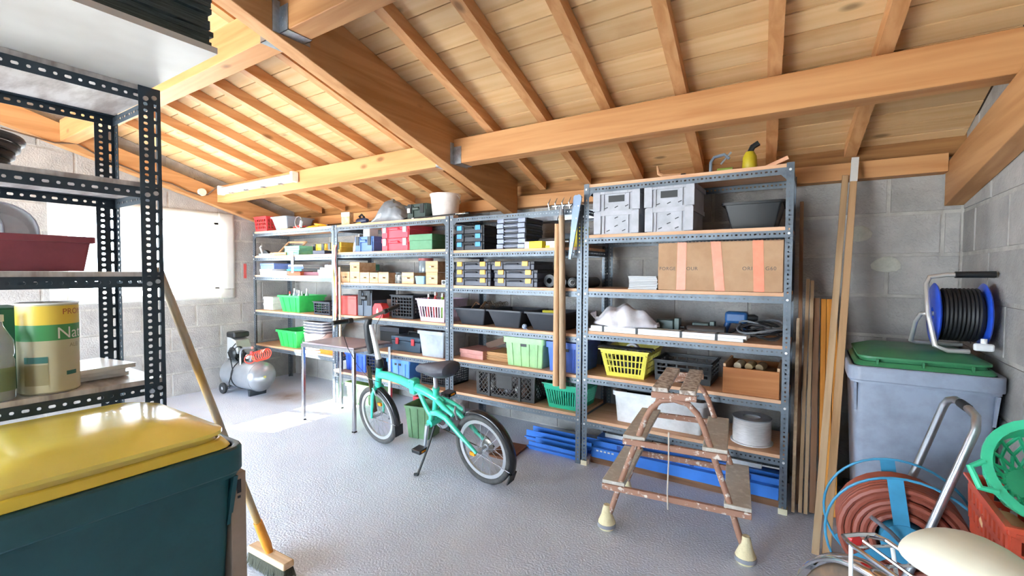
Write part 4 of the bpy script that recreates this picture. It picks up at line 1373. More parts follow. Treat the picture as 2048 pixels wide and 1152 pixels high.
obj('barrel', MB().lathe([(0.02, -0.13), (0.03, -0.12), (0.034, -0.02), (0.028, 0.06), (0.014, 0.08)], 12, (0, 0, 0.062), 'x'), mat('grey_tool', (104, 100, 98), 0.5), t)
obj('grip', MB().tube([(-0.04, 0, 0.05), (-0.05, 0, 0.02), (-0.055, 0, 0.014)], 0.014, 8), plastic('orange_tool', (214, 92, 40), 0.4), t)
obj('chuck', MB().cyl((0.08, 0, 0.062), (0.13, 0, 0.062), 0.012, n=10), M_ALU, t)
t = thing('power_tool', 'slate grey power tool at the back of the organiser shelf', 'tool', (-1.64, 3.575, z), 12)
obj('motor_body', MB().lathe([(0.03, -0.14), (0.04, -0.13), (0.04, 0.05), (0.022, 0.10)], 14, (0, 0, 0.10), 'x'), mat('slate_tool', (86, 96, 108), 0.45), t)
obj('stand', MB().box(-0.07, 0.05, -0.04, 0.04, 0, 0.06), M_BLACK, t, bevel=0.006)

z = 1.331 + E_
ORC = plastic('amber_clip', (250, 178, 70), 0.4)
SLT = plastic('slate_plastic', (84, 87, 100), 0.45)
for k in range(3):
    case('organiser_case', ['lowest amber-latched case beside the shelf post', 'middle amber-latched case beside the shelf post', 'topmost amber-latched case beside the shelf post'][k], -2.495, 3.195, z + 0.0705 * k, 0.41, 0.33, 0.0695, SLT, DGR, ORC, 'amber-latched cases', clipw=0.055)
for k in range(3):
    case('organiser_case', ['lowest amber-latched case of the stack next to the black tubes', 'middle amber-latched case of the stack next to the black tubes', 'topmost amber-latched case of the stack next to the black tubes'][k], -2.045 + (0.0 if k < 2 else -0.03), 3.195, z + 0.0705 * k, 0.43, 0.33, 0.0695, SLT, DGR, ORC, 'amber-latched cases', clipw=0.055)
for k, (x, r, lb) in enumerate(((-1.775, 0.052, 'thick black roll beside the amber-latched cases'), (-1.665, 0.042, 'small black roll with an open core between two thicker ones'), (-1.57, 0.040, 'black roll with a pale rim on the case shelf'), (-1.485, 0.042, 'black roll at the end of the case shelf by the post'))):
    t = thing('tape_roll', lb, 'roll', (x, 3.30, z + r), 0, 'black rolls on the case shelf')
    obj('roll_body', MB().lathe([(r * 0.55, 0), (r, 0), (r, 0.26), (r * 0.55, 0.26)], 20, (0, 0, 0), 'y', closed=True), M_BLACK, t)
    obj('core', MB().lathe([(r * 0.45, -0.002), (r * 0.55, -0.002), (r * 0.55, 0.258), (r * 0.45, 0.258)], 20, (0, 0, 0), 'y', closed=True), DGR if k != 2 else M_WHITE, t)

z = 0.985 + E_
TUBM = plastic('black_grey_tub', (48, 52, 60), 0.5)
for k, (x, lb) in enumerate(((-2.52, 'black tapered tub holding springs and hooks'), (-2.15, 'empty-looking black tapered tub between two others'), (-1.77, 'black tapered tub holding a yellow tool'))):
    solid_crate('mortar_tub', lb, 'tub', x, 3.185, z, 0.375, 0.42, 0.145, TUBM, 0.70, 0.014, 0.012, 0, False, group='black tapered tubs')
# contents of the first tub
for k in range(3):
    pts = []
    for i in range(70):
        a = i * 0.7
        pts.append((0.16 * i / 70 - 0.06, 0.018 * cos(a), 0.018 * sin(a)))
    o = obj('coil_spring', MB().tube(pts, 0.003, 5), mat('rusty_spring', (112, 98, 84), 0.5, 0.6), loc=(-2.50 + 0.05 * k, 3.40 + 0.05 * k, z + 0.145 + 0.01 * k), rot=(0, -0.5 + 0.2 * k, 0.4 + 0.5 * k))
    tag(o, 'thin coil spring sticking out of the black tub', 'spring', 'springs in the black tub')
for k in range(4):
    o = obj('iron_hook', MB().tube([(0, 0, 0), (0.03, 0, 0.07), (0.07, 0.01, 0.12), (0.11, 0.01, 0.10)], 0.007, 6), mat('brown_iron', (104, 74, 48), 0.5, 0.5), loc=(-2.64 + 0.06 * k, 3.36 + 0.04 * (k % 2), z + 0.07), rot=(0, 0, 0.6 * k))
    tag(o, 'brown iron hook standing in the black tub', 'hook', 'iron hooks in the black tub')
for k, (x, y, rr) in enumerate(((-2.33, 3.62, 0.055), (-2.25, 3.635, 0.05))):
    o = obj('iron_disc', MB().cyl((0, 0, 0), (0, 0.012, 0), rr, n=18), mat('dark_iron', (70, 50, 40), 0.5, 0.4), loc=(x, y, z + rr), rot=(0, 0, 0.1))
    tag(o, ['dark rusty disc standing at the back of the tub shelf', 'second rusty disc behind the first on the tub shelf'][k], 'disc')
t = thing('chalk_line', 'yellow tool lying in the third black tub', 'tool', (-1.79, 3.34, z + 0.125), 8)
obj('case_body', MB().box(-0.06, 0.05, -0.02, 0.02, 0, 0.03), YBOX, t, bevel=0.006)
obj('nose', MB().box(0.05, 0.08, -0.012, 0.012, 0.006, 0.02), M_ALU, t)
tag(obj('rags', MB().lathe([(0.0, 0.0), (0.10, 0.0), (0.135, 0.10), (0.0, 0.118)], 12), M_BLACK, loc=(-1.77, 3.38, z + 0.003)), 'dark rags filling the third black tub', 'rags')
t = thing('string_ball', 'small blue ball of string in front of the black tubs', 'ball', (-1.955, 3.215, z + 0.022))
obj('ball', MB().lathe([(0.0001, -0.022), (0.011, -0.019), (0.019, -0.011), (0.022, 0), (0.019, 0.011), (0.011, 0.019), (0.0001, 0.022)], 12), mat('blue_string', (84, 116, 170), 0.8, col2=(210, 214, 220), scale=60), t)
obj('loose_end', MB().tube([(0.0, -0.021, 0), (0.02, -0.024, -0.012), (0.04, -0.02, -0.019)], 0.0015, 5), mat('blue_string', (84, 116, 170), 0.8), t)

z = 0.673 + E_
carton('flat_box', 'pink paper-covered box at the shelf end below the tubs', 'box', -2.54, 3.27, z, 0.29, 0.26, 0.078, mat('pink_paper', (206, 150, 142), 0.7, col2=(190, 134, 126), scale=10), rz=-6, lid=0.04)
for k in range(7):
    o = obj('cardboard_sheet', MB().box(-0.13, 0.13, -0.13, 0.13, 0, 0.0095), mat('tan_board', (186, 140, 92), 0.7, rnd=0.1), loc=(-2.285 + random.uniform(-0.01, 0.01), 3.44, z + 0.0105 * k), rot=(0, 0, random.uniform(-0.06, 0.06)))
    tag(o, 'tan cardboard sheet in the flat pile beside the pale green crate', 'cardboard', 'tan cardboard sheets')
o = obj('wood_offcut', MB().box(-0.10, 0.10, -0.006, 0.006, -0.03, 0.03), mat('dark_offcut', (92, 62, 44), 0.6), loc=(-2.42, 3.47, z + 0.125), rot=(0.1, -0.35, 0.1))
tag(o, 'dark wooden offcut leaning over the cardboard pile', 'offcut')
solid_crate('stacking_crate', 'pale green ribbed crate with tools showing at its rim', 'crate', -1.965, 3.20, z, 0.40, 0.40, 0.238, LGRN, 0.90, 0.016, 0.045, 4, True)
solid_crate('stacking_crate', 'blue ribbed crate behind the hanging wooden handles', 'crate', -1.60, 3.20, z, 0.315, 0.40, 0.232, plastic('steel_blue_plastic', (86, 124, 222), 0.35), 0.90, 0.014, 0.045, 3, True)
for k in range(5):
    o = obj('hand_tool', MB().tube([(0, 0, 0), (0.05, 0.01, 0.02), (0.11, 0.03, 0.012)], [0.007, 0.010, 0.005], 6), M_GALV if k % 2 else M_BLACK, loc=(-2.10 + 0.05 * k, 3.36 + 0.03 * (k % 2), z + 0.228), rot=(0, 0, 0.7 * k))
    tag(o, 'small metal tool poking out of the pale green crate' if k % 2 else 'small black-handled tool poking out of the pale green crate', 'tool', 'tools in the pale green crate')
tag(obj('cloth_heap', MB().lathe([(0.0, 0.0), (0.13, 0.0), (0.15, 0.19), (0.0, 0.226)], 14), mat('grey_rag', (96, 98, 100), 0.9), loc=(-1.965, 3.40, z + 0.005)), 'grey rags filling the pale green crate', 'rags')

z = 0.377 + E_
t = basket('milk_crate', 'long black crate with diamond mesh sides', 'crate', -2.165, 3.22, z, 0.62, 0.38, 0.22, plastic('black_brown_crate', (48, 44, 42), 0.45), 14, 4, 0.006, 0.005, 0.98, 0.02, 0.024, pattern='diag', panel=(0.16, 0.1, plastic('black_brown_crate', (48, 44, 42), 0.45)), corner=0.035)
for s in (-0.31, 0.31):
    obj('upright', MB().box(s * 0.5 - 0.012, s * 0.5 + 0.012, -0.19, -0.176, 0.0, 0.20), plastic('black_brown_crate', (48, 44, 42), 0.45), t)
for k in range(6):
    o = obj('spare_part', MB().lathe([(0.0, 0), (0.035, 0.0), (0.04, 0.05), (0.02, 0.10), (0.0, 0.105)], 10), [PAPER, mat('brown_iron2', (120, 88, 70), 0.6), GRY][k % 3], loc=(-2.40 + 0.09 * k, 3.38 + 0.04 * (k % 2), z + 0.006), rot=(0, 0, k))
    tag(o, ['white plastic fitting lying in the long black crate', 'brown metal fitting lying in the long black crate', 'grey plastic fitting lying in the long black crate'][k % 3], 'fitting', 'fittings in the long black crate')
basket('shopping_basket', 'teal slotted basket behind the ends of the wooden handles', 'basket', -1.61, 3.19, z, 0.335, 0.40, 0.20, TEAL, 13, 1, 0.009, 0.005, 0.80, 0.022, 0.03, topband=0.025)

# hanging long-handled tools on unit C
M_HND = wood('weathered_handle', (196, 170, 142), (160, 132, 104), 'z', 0.6, knots=False, ring=30)
t = thing('garden_rake', 'four-tined rake with long weathered handle hooked on the shelving', 'rake', (-1.585, 3.135, 0.57))
obj('handle', MB().tube([(0.02, 0, 0.0), (0.012, 0, 0.6), (0.0, 0, 1.31)], [0.0265, 0.025, 0.0235], 12), M_HND, t)
obj('socket', MB().lathe([(0.024, 1.30), (0.02, 1.34), (0.014, 1.385)], 10), M_GALV, t)
mm = MB().tube([(-0.09, 0, 1.385), (0.09, 0, 1.385)], 0.007, 6)
obj('head_bar', mm, M_GALV, t)
for k in range(4):
    x = -0.085 + 0.057 * k
    obj('tine', MB().tube([(x, 0, 1.385), (x - 0.006, -0.03, 1.36), (x - 0.008, -0.04, 1.40), (x, -0.02, 1.44)], [0.006, 0.006, 0.005, 0.002], 6), M_GALV, t)
t = thing('wooden_shaft', 'plain round wooden shaft hanging beside the rake handle', 'shaft', (-1.628, 3.146, 0.58))
obj('shaft', MB().tube([(0.0, 0, 0.0), (0.0, 0, 0.7), (0.0, 0, 1.24)], [0.026, 0.0235, 0.019], 12), wood('smooth_handle', (206, 166, 126), (180, 136, 98), 'z', 0.5, knots=False), t)
obj('hanging_loop', MB().tube([(0.0, 0, 1.24), (0.0, 0.005, 1.28), (0.0, 0.02, 1.30), (0.0, 0.046, 1.30)], 0.003, 5), M_CORD, t)
for k in range(2):
    x = -1.478 + 0.030 * k
    t = thing('steel_bar', ['blue-grey drilled steel bar hooked on the tall shelving post', 'second blue-grey drilled bar hanging close to the post'][k], 'bar', (x, 3.135 - 0.016 * k, 1.55), 0, 'hanging steel bars')
    obj('bar', MB().prism([(-0.045 - 0.02 * k, 0), (-0.028 - 0.02 * k, 0), (0.034, 0.44), (0.028, 0.465), (0.010, 0.475), (-0.006, 0.465), (-0.010, 0.44)], -0.006, 0.006, 'xz'), mat('blue_grey_bar', (122, 138, 160), 0.4, 0.4), t)
    for j in range(5):
        obj('rivet', MB().cyl((-0.03 - 0.02 * k + 0.010 * j + 0.005 * k * j, -0.006, 0.03 + 0.09 * j), (-0.03 - 0.02 * k + 0.010 * j + 0.005 * k * j, -0.0085, 0.03 + 0.09 * j), 0.005, n=8), M_BOLT, t)
    obj('hook', MB().tube([(0.012, 0.0, 0.45), (0.012, 0.02, 0.462), (0.012, 0.048 + 0.012 * k, 0.462)], 0.003, 6), M_GALV, t)
# galvanised tray strip seen behind the top beam of unit C
tag(obj('cable_tray', MB().box(-0.35, 0.33, -0.03, 0.03, 0, 0.004).box(-0.35, 0.33, -0.03, -0.027, 0.004, 0.07), M_GALV, loc=(-1.80, 3.55, 1.8955)), 'bright steel tray lying across the back of the open shelf top', 'tray')

# ---------------------------------------------------------------- unit D
z = 2.10 + E_
t = thing('wood_hook', 'curved wooden hook-shaped offcut on the tallest shelf', 'offcut', (-0.85, 3.26, z))
obj('curve', MB().tube([(-0.06, 0, 0.09), (-0.05, 0, 0.04), (-0.02, 0, 0.016), (0.10, 0, 0.014)], [0.006, 0.012, 0.015, 0.012], 8), wood('beech_offcut', (206, 160, 120), (170, 126, 90), 'x', knots=False), t)
obj('tip', MB().cyl((0.10, 0, 0.014), (0.13, 0, 0.014), 0.008, n=8), M_BLACK, t)
t = thing('screw_clamp', 'grey and green screw clamp on the tallest shelf', 'clamp', (-0.50, 3.24, z))
obj('c_frame', MB().tube([(-0.06, 0, 0.005), (-0.06, 0, 0.07), (-0.04, 0, 0.10), (0.02, 0, 0.11), (0.05, 0, 0.08)], 0.010, 8), mat('steel_clamp', (126, 142, 160), 0.4, 0.5), t)
obj('screw', MB().cyl((0.0, 0, 0.05), (0.06, 0, 0.12), 0.007, n=8), M_GALV, t)
obj('green_grip', MB().cyl((-0.02, 0, 0.013), (0.07, 0, 0.013), 0.013, n=10), plastic('olive_grip', (132, 150, 60), 0.4), t)
t = thing('spray_gun', 'yellow and black tool standing on the tallest shelf', 'tool', (-0.34, 3.30, z))
obj('shell', MB().lathe([(0.04, 0), (0.045, 0.01), (0.04, 0.09), (0.025, 0.12)], 14), plastic('dull_yellow', (196, 176, 40), 0.45), t)
obj('top', MB().tube([(0, 0, 0.115), (0.015, 0, 0.15), (0.05, 0, 0.17)], 0.018, 8), M_BLACK, t)
t = thing('wood_stick', 'short pale stick jutting up on the tallest shelf near the post', 'stick', (-0.19, 3.26, z + 0.012), 0, rot=(0, radians(-22), 0))
obj('stick', MB().box(-0.10, 0.07, -0.012, 0.012, 0.0, 0.022), wood('pink_pine', (226, 178, 146), (204, 152, 120), 'x', knots=False), t)
obj('end_grain', MB().box(0.07, 0.072, -0.012, 0.012, 0, 0.022), M_PINE, t)

z = 1.729 + E_


def grey_crate(label, x, yf, z, w, d, h, hole, group='light grey stacking crates', dashes=5, upside=False):
    t = thing('stacking_crate', label, 'crate', (x, yf + d / 2, z), 0, group)
    bw = w * 0.93
    obj('body', MB().tub(bw, d * 0.94, bw, d * 0.94, h, 0.005), GRY, t)
    rim = 0.030
    y = -d * 0.47
    obj('rim', MB().rrect_ring(bw, d * 0.94, h - rim, h + 0.0005, w * 0.035, 0), GRY, t)
    for s in (-1, 1):
        obj('corner_block', MB().box(s * w * 0.42 - 0.028, s * w * 0.42 + 0.028, y - w * 0.038, y - 0.0005, 0.004, h - 0.004), GRY, t, bevel=0.002)
        obj('rib', MB().box(s * w * 0.27 - 0.003, s * w * 0.27 + 0.003, y - 0.010, y, 0.008, h - rim), GRY, t)
    if hole:
        for k in range(4):
            xx = -w * 0.24 + k * w * 0.16
            obj('rim_rib', MB().box(xx - 0.002, xx + 0.002, y - w * 0.040, y, h - rim, h), GRY, t)
        obj('hand_hole', MB().box(-w * 0.17, w * 0.17, y - 0.002, y + 0.001, h * 0.42, h * 0.72), M_BLACK, t)
        obj('hole_frame', MB().box(-w * 0.19, w * 0.19, y - 0.005, y, h * 0.74, h * 0.78).box(-w * 0.19, w * 0.19, y - 0.005, y, h * 0.38, h * 0.41), GRY, t)
    for k in range(dashes):
        r_ = Matrix.Rotation(radians(-22), 3, 'Y')
        if dashes == 3:
            px, pz = (-0.22 + 0.22 * k) * w, h * (0.16 + 0.03 * k)
        else:
            px, pz = [(0.0, 0.72), (0.17, 0.55), (0.0, 0.36), (-0.18, 0.16), (0.17, 0.16)][k]
            px *= w; pz *= h
        obj('slot', MB().obox((px, y - 0.0008, pz), (0.026, 0.002, 0.006), r_), M_BLACK, t)
    return t


cx = -1.185
grey_crate('lower light grey crate of the pair beside the tall post', cx, 3.20, z, 0.335, 0.40, 0.165, False)
grey_crate('upper light grey crate with red contents in its hand hole', cx, 3.20, z + 0.1665, 0.35, 0.40, 0.155, True, dashes=3)
cx = -0.815
grey_crate('lower light grey crate of the pair near the black tub', cx, 3.20, z, 0.315, 0.40, 0.165, False)
grey_crate('upper light grey crate of the pair near the black tub', cx, 3.20, z + 0.1665, 0.328, 0.40, 0.155, True, dashes=3)
tag(obj('red_carton', MB().box(-0.05, 0.04, -0.001, 0.12, 0, 0.05), RED, loc=(-1.185, 3.28, z + 0.1725)), 'red carton inside the upper grey crate', 'carton')
solid_crate('mortar_tub', 'wide black tapered tub on the second shelf of the tallest unit', 'tub', -0.315, 3.24, z, 0.36, 0.38, 0.17, M_BLACK, 0.74, 0.016, 0.014, 0, False)

z = 1.334 + E_
for k in range(8):
    o = obj('metal_plate', MB().box(-0.10, 0.10, -0.13, 0.13, 0, 0.010), mat('pale_grey_plate', (186, 188, 190), 0.45, rnd=0.12), loc=(-0.985 + random.uniform(-0.007, 0.004), 3.345 + random.uniform(-0.006, 0.006), z + 0.0118 * k), rot=(0, 0, random.uniform(-0.02, 0.02)))
    tag(o, 'thin pale grey plate in the stack beside the long cardboard box', 'plate', 'stacked grey plates')
t = thing('cardboard_box', 'long brown cardboard box with three orange tape strips', 'box', (-0.507, 3.40, z))
bw, bd, bh = 0.742, 0.40, 0.318
obj('box_body', MB().box(-bw / 2, bw / 2, -bd / 2, bd / 2, 0, bh - 0.003), M_CARD, t, bevel=0.004)
for s in (-1, 1):
    obj('flap', MB().box(-bw / 2, bw / 2, min(s * 0.001, s * bd / 2), max(s * 0.001, s * bd / 2), bh - 0.003, bh), M_CARD, t)
OT = mat('orange_tape', (244, 138, 100), 0.35, col2=(236, 126, 88), scale=14)
for xx, sk in ((-0.215, -0.004), (-0.008, 0.030), (0.232, 0.012)):
    mm = MB()
    tw = 0.029
    mm.hexa([(xx - tw + sk, -bd / 2 - 0.002, 0.002), (xx + tw + sk, -bd / 2 - 0.002, 0.002), (xx + tw + sk, -bd / 2 - 0.0005, 0.002), (xx - tw + sk, -bd / 2 - 0.0005, 0.002),
             (xx - tw, -bd / 2 - 0.002, bh + 0.001), (xx + tw, -bd / 2 - 0.002, bh + 0.001), (xx + tw, -bd / 2 - 0.0005, bh + 0.001), (xx - tw, -bd / 2 - 0.0005, bh + 0.001)])
    mm.box(xx - tw, xx + tw, -bd / 2 - 0.002, bd / 2 + 0.001, bh + 0.0003, bh + 0.0012)
    obj('tape_strip', mm, OT, t)
M_PRINT = mat('grey_print', (86, 82, 84), 0.8)


def lettering(parent, txt, loc, size, m, rot=(pi / 2, 0, 0), align='LEFT', sx=1.0, ext=0.0003, name='lettering'):
    c = bpy.data.curves.new(name, 'FONT')
    c.body = txt; c.size = size; c.extrude = ext; c.align_x = align; c.resolution_u = 3
    c.space_character = 1.12
    o = bpy.data.objects.new(name, c)
    me = bpy.data.meshes.new_from_object(o)
    bpy.data.objects.remove(o); bpy.data.curves.remove(c)
    me.materials.append(m)
    o = bpy.data.objects.new(name, me)
    link(o, parent)
    o.location = loc; o.rotation_euler = rot; o.scale = (sx, 1, 1)
    return o


for txt, xx in (('FORGE', -0.362), ('OUR', -0.186), ('ORIG', 0.148), ('G60', 0.275)):
    lettering(t, txt, (xx, -bd / 2 - 0.0004, 0.135), 0.032, M_PRINT)

z = 1.017 + E_
for k in range(6):
    row, colm = k // 3, k % 3
    o = obj('profile_strip', MB().box(-0.52, 0.52, -0.018, 0.018, 0, 0.0195), mat('white_profile', (222, 224, 226), 0.35, rnd=0.06), loc=(-0.865 + 0.006 * k, 3.215 + 0.037 * colm, z + 0.0205 * row))
    tag(o, 'long white profile strip in the bundle tied with dark bands', 'profile', 'bundled white profile strips')
for xx in (-1.27, -1.02, -0.72, -0.50):
    m = MB().box(-0.008, 0.008, -0.056, 0.056, 0.0, 0.0015).box(-0.008, 0.008, -0.058, -0.0565, -0.041, 0.0015)
    tag(obj('tie_band', m, M_BLACK, loc=(xx, 3.252, z + 0.0415)), 'dark band tied around the white profile bundle', 'band', 'bands on the profile bundle')


def bag():
    m = MB()
    nu, nv = 26, 14
    for i in range(nu + 1):
        for j in range(nv + 1):
            u = i / nu; v = j / nv
            a = -0.15 + (pi + 0.3) * v
            L = 0.24
            rr = (0.035 + 0.115 * sin(pi * min(1, u * 1.04)) ** 0.8) * (1 + 0.10 * sin(u * 21 + v * 7) + 0.07 * sin(v * 19 - u * 9))
            if u < 0.22:
                rr *= 0.5 + 0.5 * u / 0.22 + 0.35 * (1 - u / 0.22) * abs(sin(v * 9))
            m.v.append((-L + 2 * L * u, -rr * cos(a) * 0.95, max(0.0, rr * sin(a) * 1.0)))
    for i in range(nu):
        for j in range(nv):
            a = i * (nv + 1) + j
            m.f.append((a, a + nv + 1, a + nv + 2, a + 1))
    return m


t = thing('plastic_bag', 'white plastic bag bundle lying on the profile strips', 'bag', (-1.14, 3.31, z + 0.0435))
obj('film', bag(), mat('white_bag_film', (238, 236, 240), 0.25, col2=(222, 216, 222), scale=7, bump=0.4, bscale=14), t, solid=0.002)
obj('tied_neck', MB().tube([(-0.20, 0, 0.03), (-0.235, -0.01, 0.05), (-0.25, -0.02, 0.09)], [0.03, 0.012, 0.028], 8), mat('white_bag_film', (238, 236, 240), 0.25), t)
GT = mat('grey_green_tool', (84, 98, 94), 0.45, 0.2)
for k, (x, y, sc, rz, lb) in enumerate(((-0.87, 3.44, 1.0, 0, 'grey-green vice block beside the plastic bag'), (-0.63, 3.45, 0.9, 0, 'grey-green clamp body in the middle of the tool shelf'))):
    t = thing('bench_vice', lb, 'vice', (x, y, z), rz)
    obj('block', MB().box(-0.07 * sc, 0.05 * sc, -0.04, 0.04, 0, 0.095 * sc), GT, t, bevel=0.006)
    obj('jaw', MB().box(0.055 * sc, 0.09 * sc, -0.035, 0.035, 0.02, 0.11 * sc), GT, t, bevel=0.004)
    obj('screw', MB().cyl((-0.12 * sc, 0, 0.045), (0.12 * sc, 0, 0.045), 0.012, n=10), M_BLACK, t)
t = thing('angle_grinder', 'dark angle grinder lying in front of the blue tool', 'grinder', (-0.55, 3.352, z + 0.002), 0)
obj('motor_body', MB().lathe([(0.026, -0.16), (0.032, -0.15), (0.032, 0.02), (0.038, 0.04), (0.034, 0.08)], 14, (0, 0, 0.04), 'x'), mat('brown_black_tool', (66, 58, 54), 0.5), t)
obj('disc_guard', MB().cyl((0.06, 0, 0.002), (0.06, 0, 0.012), 0.055, n=18), M_BLACK, t)
t = thing('blue_drill', 'blue corded drill standing on the tool shelf', 'drill', (-0.42, 3.50, z))
BT = plastic('ink_blue_tool', (40, 92, 150), 0.4)
obj('body', MB().box(-0.07, 0.07, -0.05, 0.05, 0.09, 0.17), BT, t, bevel=0.018)
obj('grip', MB().tube([(-0.05, 0, 0.10), (-0.07, 0, 0.04), (-0.075, 0, 0.022)], 0.021, 10), BT, t)
obj('front_handle', MB().tube([(0.05, 0, 0.10), (0.06, 0, 0.04), (0.06, 0, 0.02)], 0.018, 10), BT, t)
obj('chuck', MB().lathe([(0.024, 0.07), (0.024, 0.11), (0.014, 0.13)], 12, (0, 0, 0.13), 'x'), M_BLACK, t)
t = thing('cable_coil', 'tangled coil of black cable at the shelf end', 'cable', (-0.255, 3.37, z))
for k in range(7):
    rr = 0.085 + 0.012 * (k % 4)
    pts = []
    for i in range(26):
        a = 2 * pi * i / 26
        pts.append((rr * 1.15 * cos(a) + 0.012 * sin(k * 2), rr * sin(a) + 0.01 * cos(k * 3), 0.012 + 0.013 * k + 0.018 * sin(a * 2 + k)+0.018))
    obj('cable_loop', MB().tube(pts, 0.007, 6, closed=True), M_CORD if k % 3 else mat('grey_cord', (112, 116, 120), 0.4), t)
obj('loose_end', MB().tube([(-0.10, -0.04, 0.012), (-0.14, -0.08, 0.010), (-0.20, -0.07, 0.03), (-0.15, -0.02, 0.06)], 0.007, 6), M_CORD, t)

z = 0.687 + E_
t = basket('shopping_basket', 'lemon yellow slotted basket with black handles', 'basket', -1.12, 3.20, z, 0.375, 0.40, 0.205, YEL, 10, 3, 0.009, 0.005, 0.78, 0.018, 0.028, topband=0.012, corner=0.03)
for s in (-1, 1):
    obj('handle', MB().tube([(-0.20, s * 0.035 - 0.14, 0.207), (-0.19, s * 0.035 - 0.14, 0.217), (0.19, s * 0.035 - 0.14, 0.217), (0.20, s * 0.035 - 0.14, 0.207)], 0.007, 6), M_BLACK, t)
t = thing('tape_roll', 'white tape roll resting in the lemon yellow basket', 'roll', (-1.12, 3.42, z + 0.07))
obj('tape', MB().lathe([(0.04, -0.02), (0.055, -0.02), (0.055, 0.02), (0.04, 0.02)], 20, (0, 0, 0.105), 'y', closed=True), PAPER, t)
obj('core', MB().lathe([(0.037, -0.021), (0.040, -0.021), (0.040, 0.021), (0.037, 0.021)], 20, (0, 0, 0.105), 'y', closed=True), M_CARD, t)
tag(obj('bits', MB().lathe([(0.0, 0.0), (0.12, 0.0), (0.135, 0.12), (0.0, 0.13)], 12), DGR, loc=(-1.12, 3.40, z + 0.005)), 'heap of grey cable in the lemon yellow basket', 'cable')
basket('fruit_crate', 'black open crate behind the stepladder top', 'crate', -0.735, 3.30, z, 0.40, 0.34, 0.15, M_BLACK, 5, 3, 0.010, 0.006, 0.97, 0.02, 0.04)
t = thing('wooden_drawer', 'big open wooden drawer with rolled cloth inside', 'drawer box', (-0.30, 3.385, z))
t.name = 'wooden_tool_crate'
w, d, h = 0.315, 0.38, 0.165
obj('front', MB().box(-w / 2, w / 2, -d / 2, -d / 2 + 0.018, 0, h), M_DRAW, t, bevel=0.002)
obj('back', MB().box(-w / 2, w / 2, d / 2 - 0.014, d / 2, 0, h), M_DRAW, t)
for s in (-1, 1):
    obj('side', MB().box(min(s * w / 2, s * (w / 2 - 0.014)), max(s * w / 2, s * (w / 2 - 0.014)), -d / 2 + 0.018, d / 2 - 0.014, 0, h + 0.02), M_PINE, t)
obj('bottom', MB().box(-w / 2 + 0.014, w / 2 - 0.014, -d / 2 + 0.018, d / 2 - 0.014, 0, 0.010), M_PINE, t)
for k, (x, c) in enumerate(((-0.385, (216, 196, 164)), (-0.32, (176, 150, 110)), (-0.26, (150, 128, 96)))):
    o = obj('cloth_roll', MB().tube([(0, 0, 0), (0.02, 0.06, 0.006), (0.03, 0.12, 0.0)], [0.024, 0.027, 0.022], 10), mat('burlap_%d' % k, c, 0.9), loc=(x, 3.29, z + 0.163), rot=(0, 0, 0.1))
    tag(o, ['pale rolled cloth lying in the big wooden drawer', 'tan rolled cloth in the middle of the big wooden drawer', 'brown rolled cloth at the side of the big wooden drawer'][k], 'cloth')
tag(obj('cloth_heap', MB().box(-0.135, 0.135, -0.15, 0.15, 0, 0.125), mat('brown_sacking', (140, 116, 84), 0.95), loc=(-0.30, 3.385, z + 0.011), bevel=0.02), 'folded brown sacking filling the big wooden drawer', 'cloth')

z = 0.355 + E_
t = solid_crate('storage_box', 'large white plastic storage box behind the stepladder', 'box', -0.89, 3.24, z, 0.66, 0.40, 0.225, M_WHITE, 0.93, 0.014, 0.03, 0, False, r=0.03)
tag(obj('dark_lid_tools', MB().tube([(-0.22, 0, 0), (0.0, 0.01, 0.01), (0.18, 0.02, 0.0)], [0.02, 0.03, 0.02], 10), M_BLACK, loc=(-0.93, 3.40, z + 0.205)), 'dark tool lying across the top of the white storage box', 'tool')
tag(obj('packing', MB().box(-0.27, 0.27, -0.14, 0.14, 0, 0.172), mat('grey_packing', (150, 146, 138), 0.9), loc=(-0.89, 3.44, z + 0.006), bevel=0.02), 'grey packing filling the white storage box', 'packing')
t = thing('wire_spool', 'white spool of clear strimmer line on the lowest shelf', 'spool', (-0.30, 3.35, z))
SPM = mat('clear_line', (232, 232, 234), 0.2, col2=(206, 206, 208), scale=60, stretch=(0.3, 0.3, 6))
obj('flange', MB().cyl((0, 0, 0), (0, 0, 0.008), 0.125, n=28), M_WHITE, t)
obj('wound_line', MB().lathe([(0.05, 0.008), (0.112, 0.008), (0.114, 0.08), (0.110, 0.155), (0.05, 0.155)], 28, closed=True), SPM, t)
obj('flange', MB().lathe([(0.05, 0.156), (0.116, 0.156), (0.116, 0.163), (0.05, 0.163)], 28, closed=True), CLEAR, t)

# floor under units C and D: blue profiles, board and tools
BP = mat('bright_blue_profile', (62, 132, 224), 0.35, col2=(52, 118, 208), scale=4)


def channel(L, w, h, tk=0.006):
    m = MB()
    m.box(-L / 2, L / 2, -w / 2, w / 2, 0, tk)
    m.box(-L / 2, L / 2, -w / 2, -w / 2 + tk, tk, h)
    m.box(-L / 2, L / 2, w / 2 - tk, w / 2, tk, h)
    return m


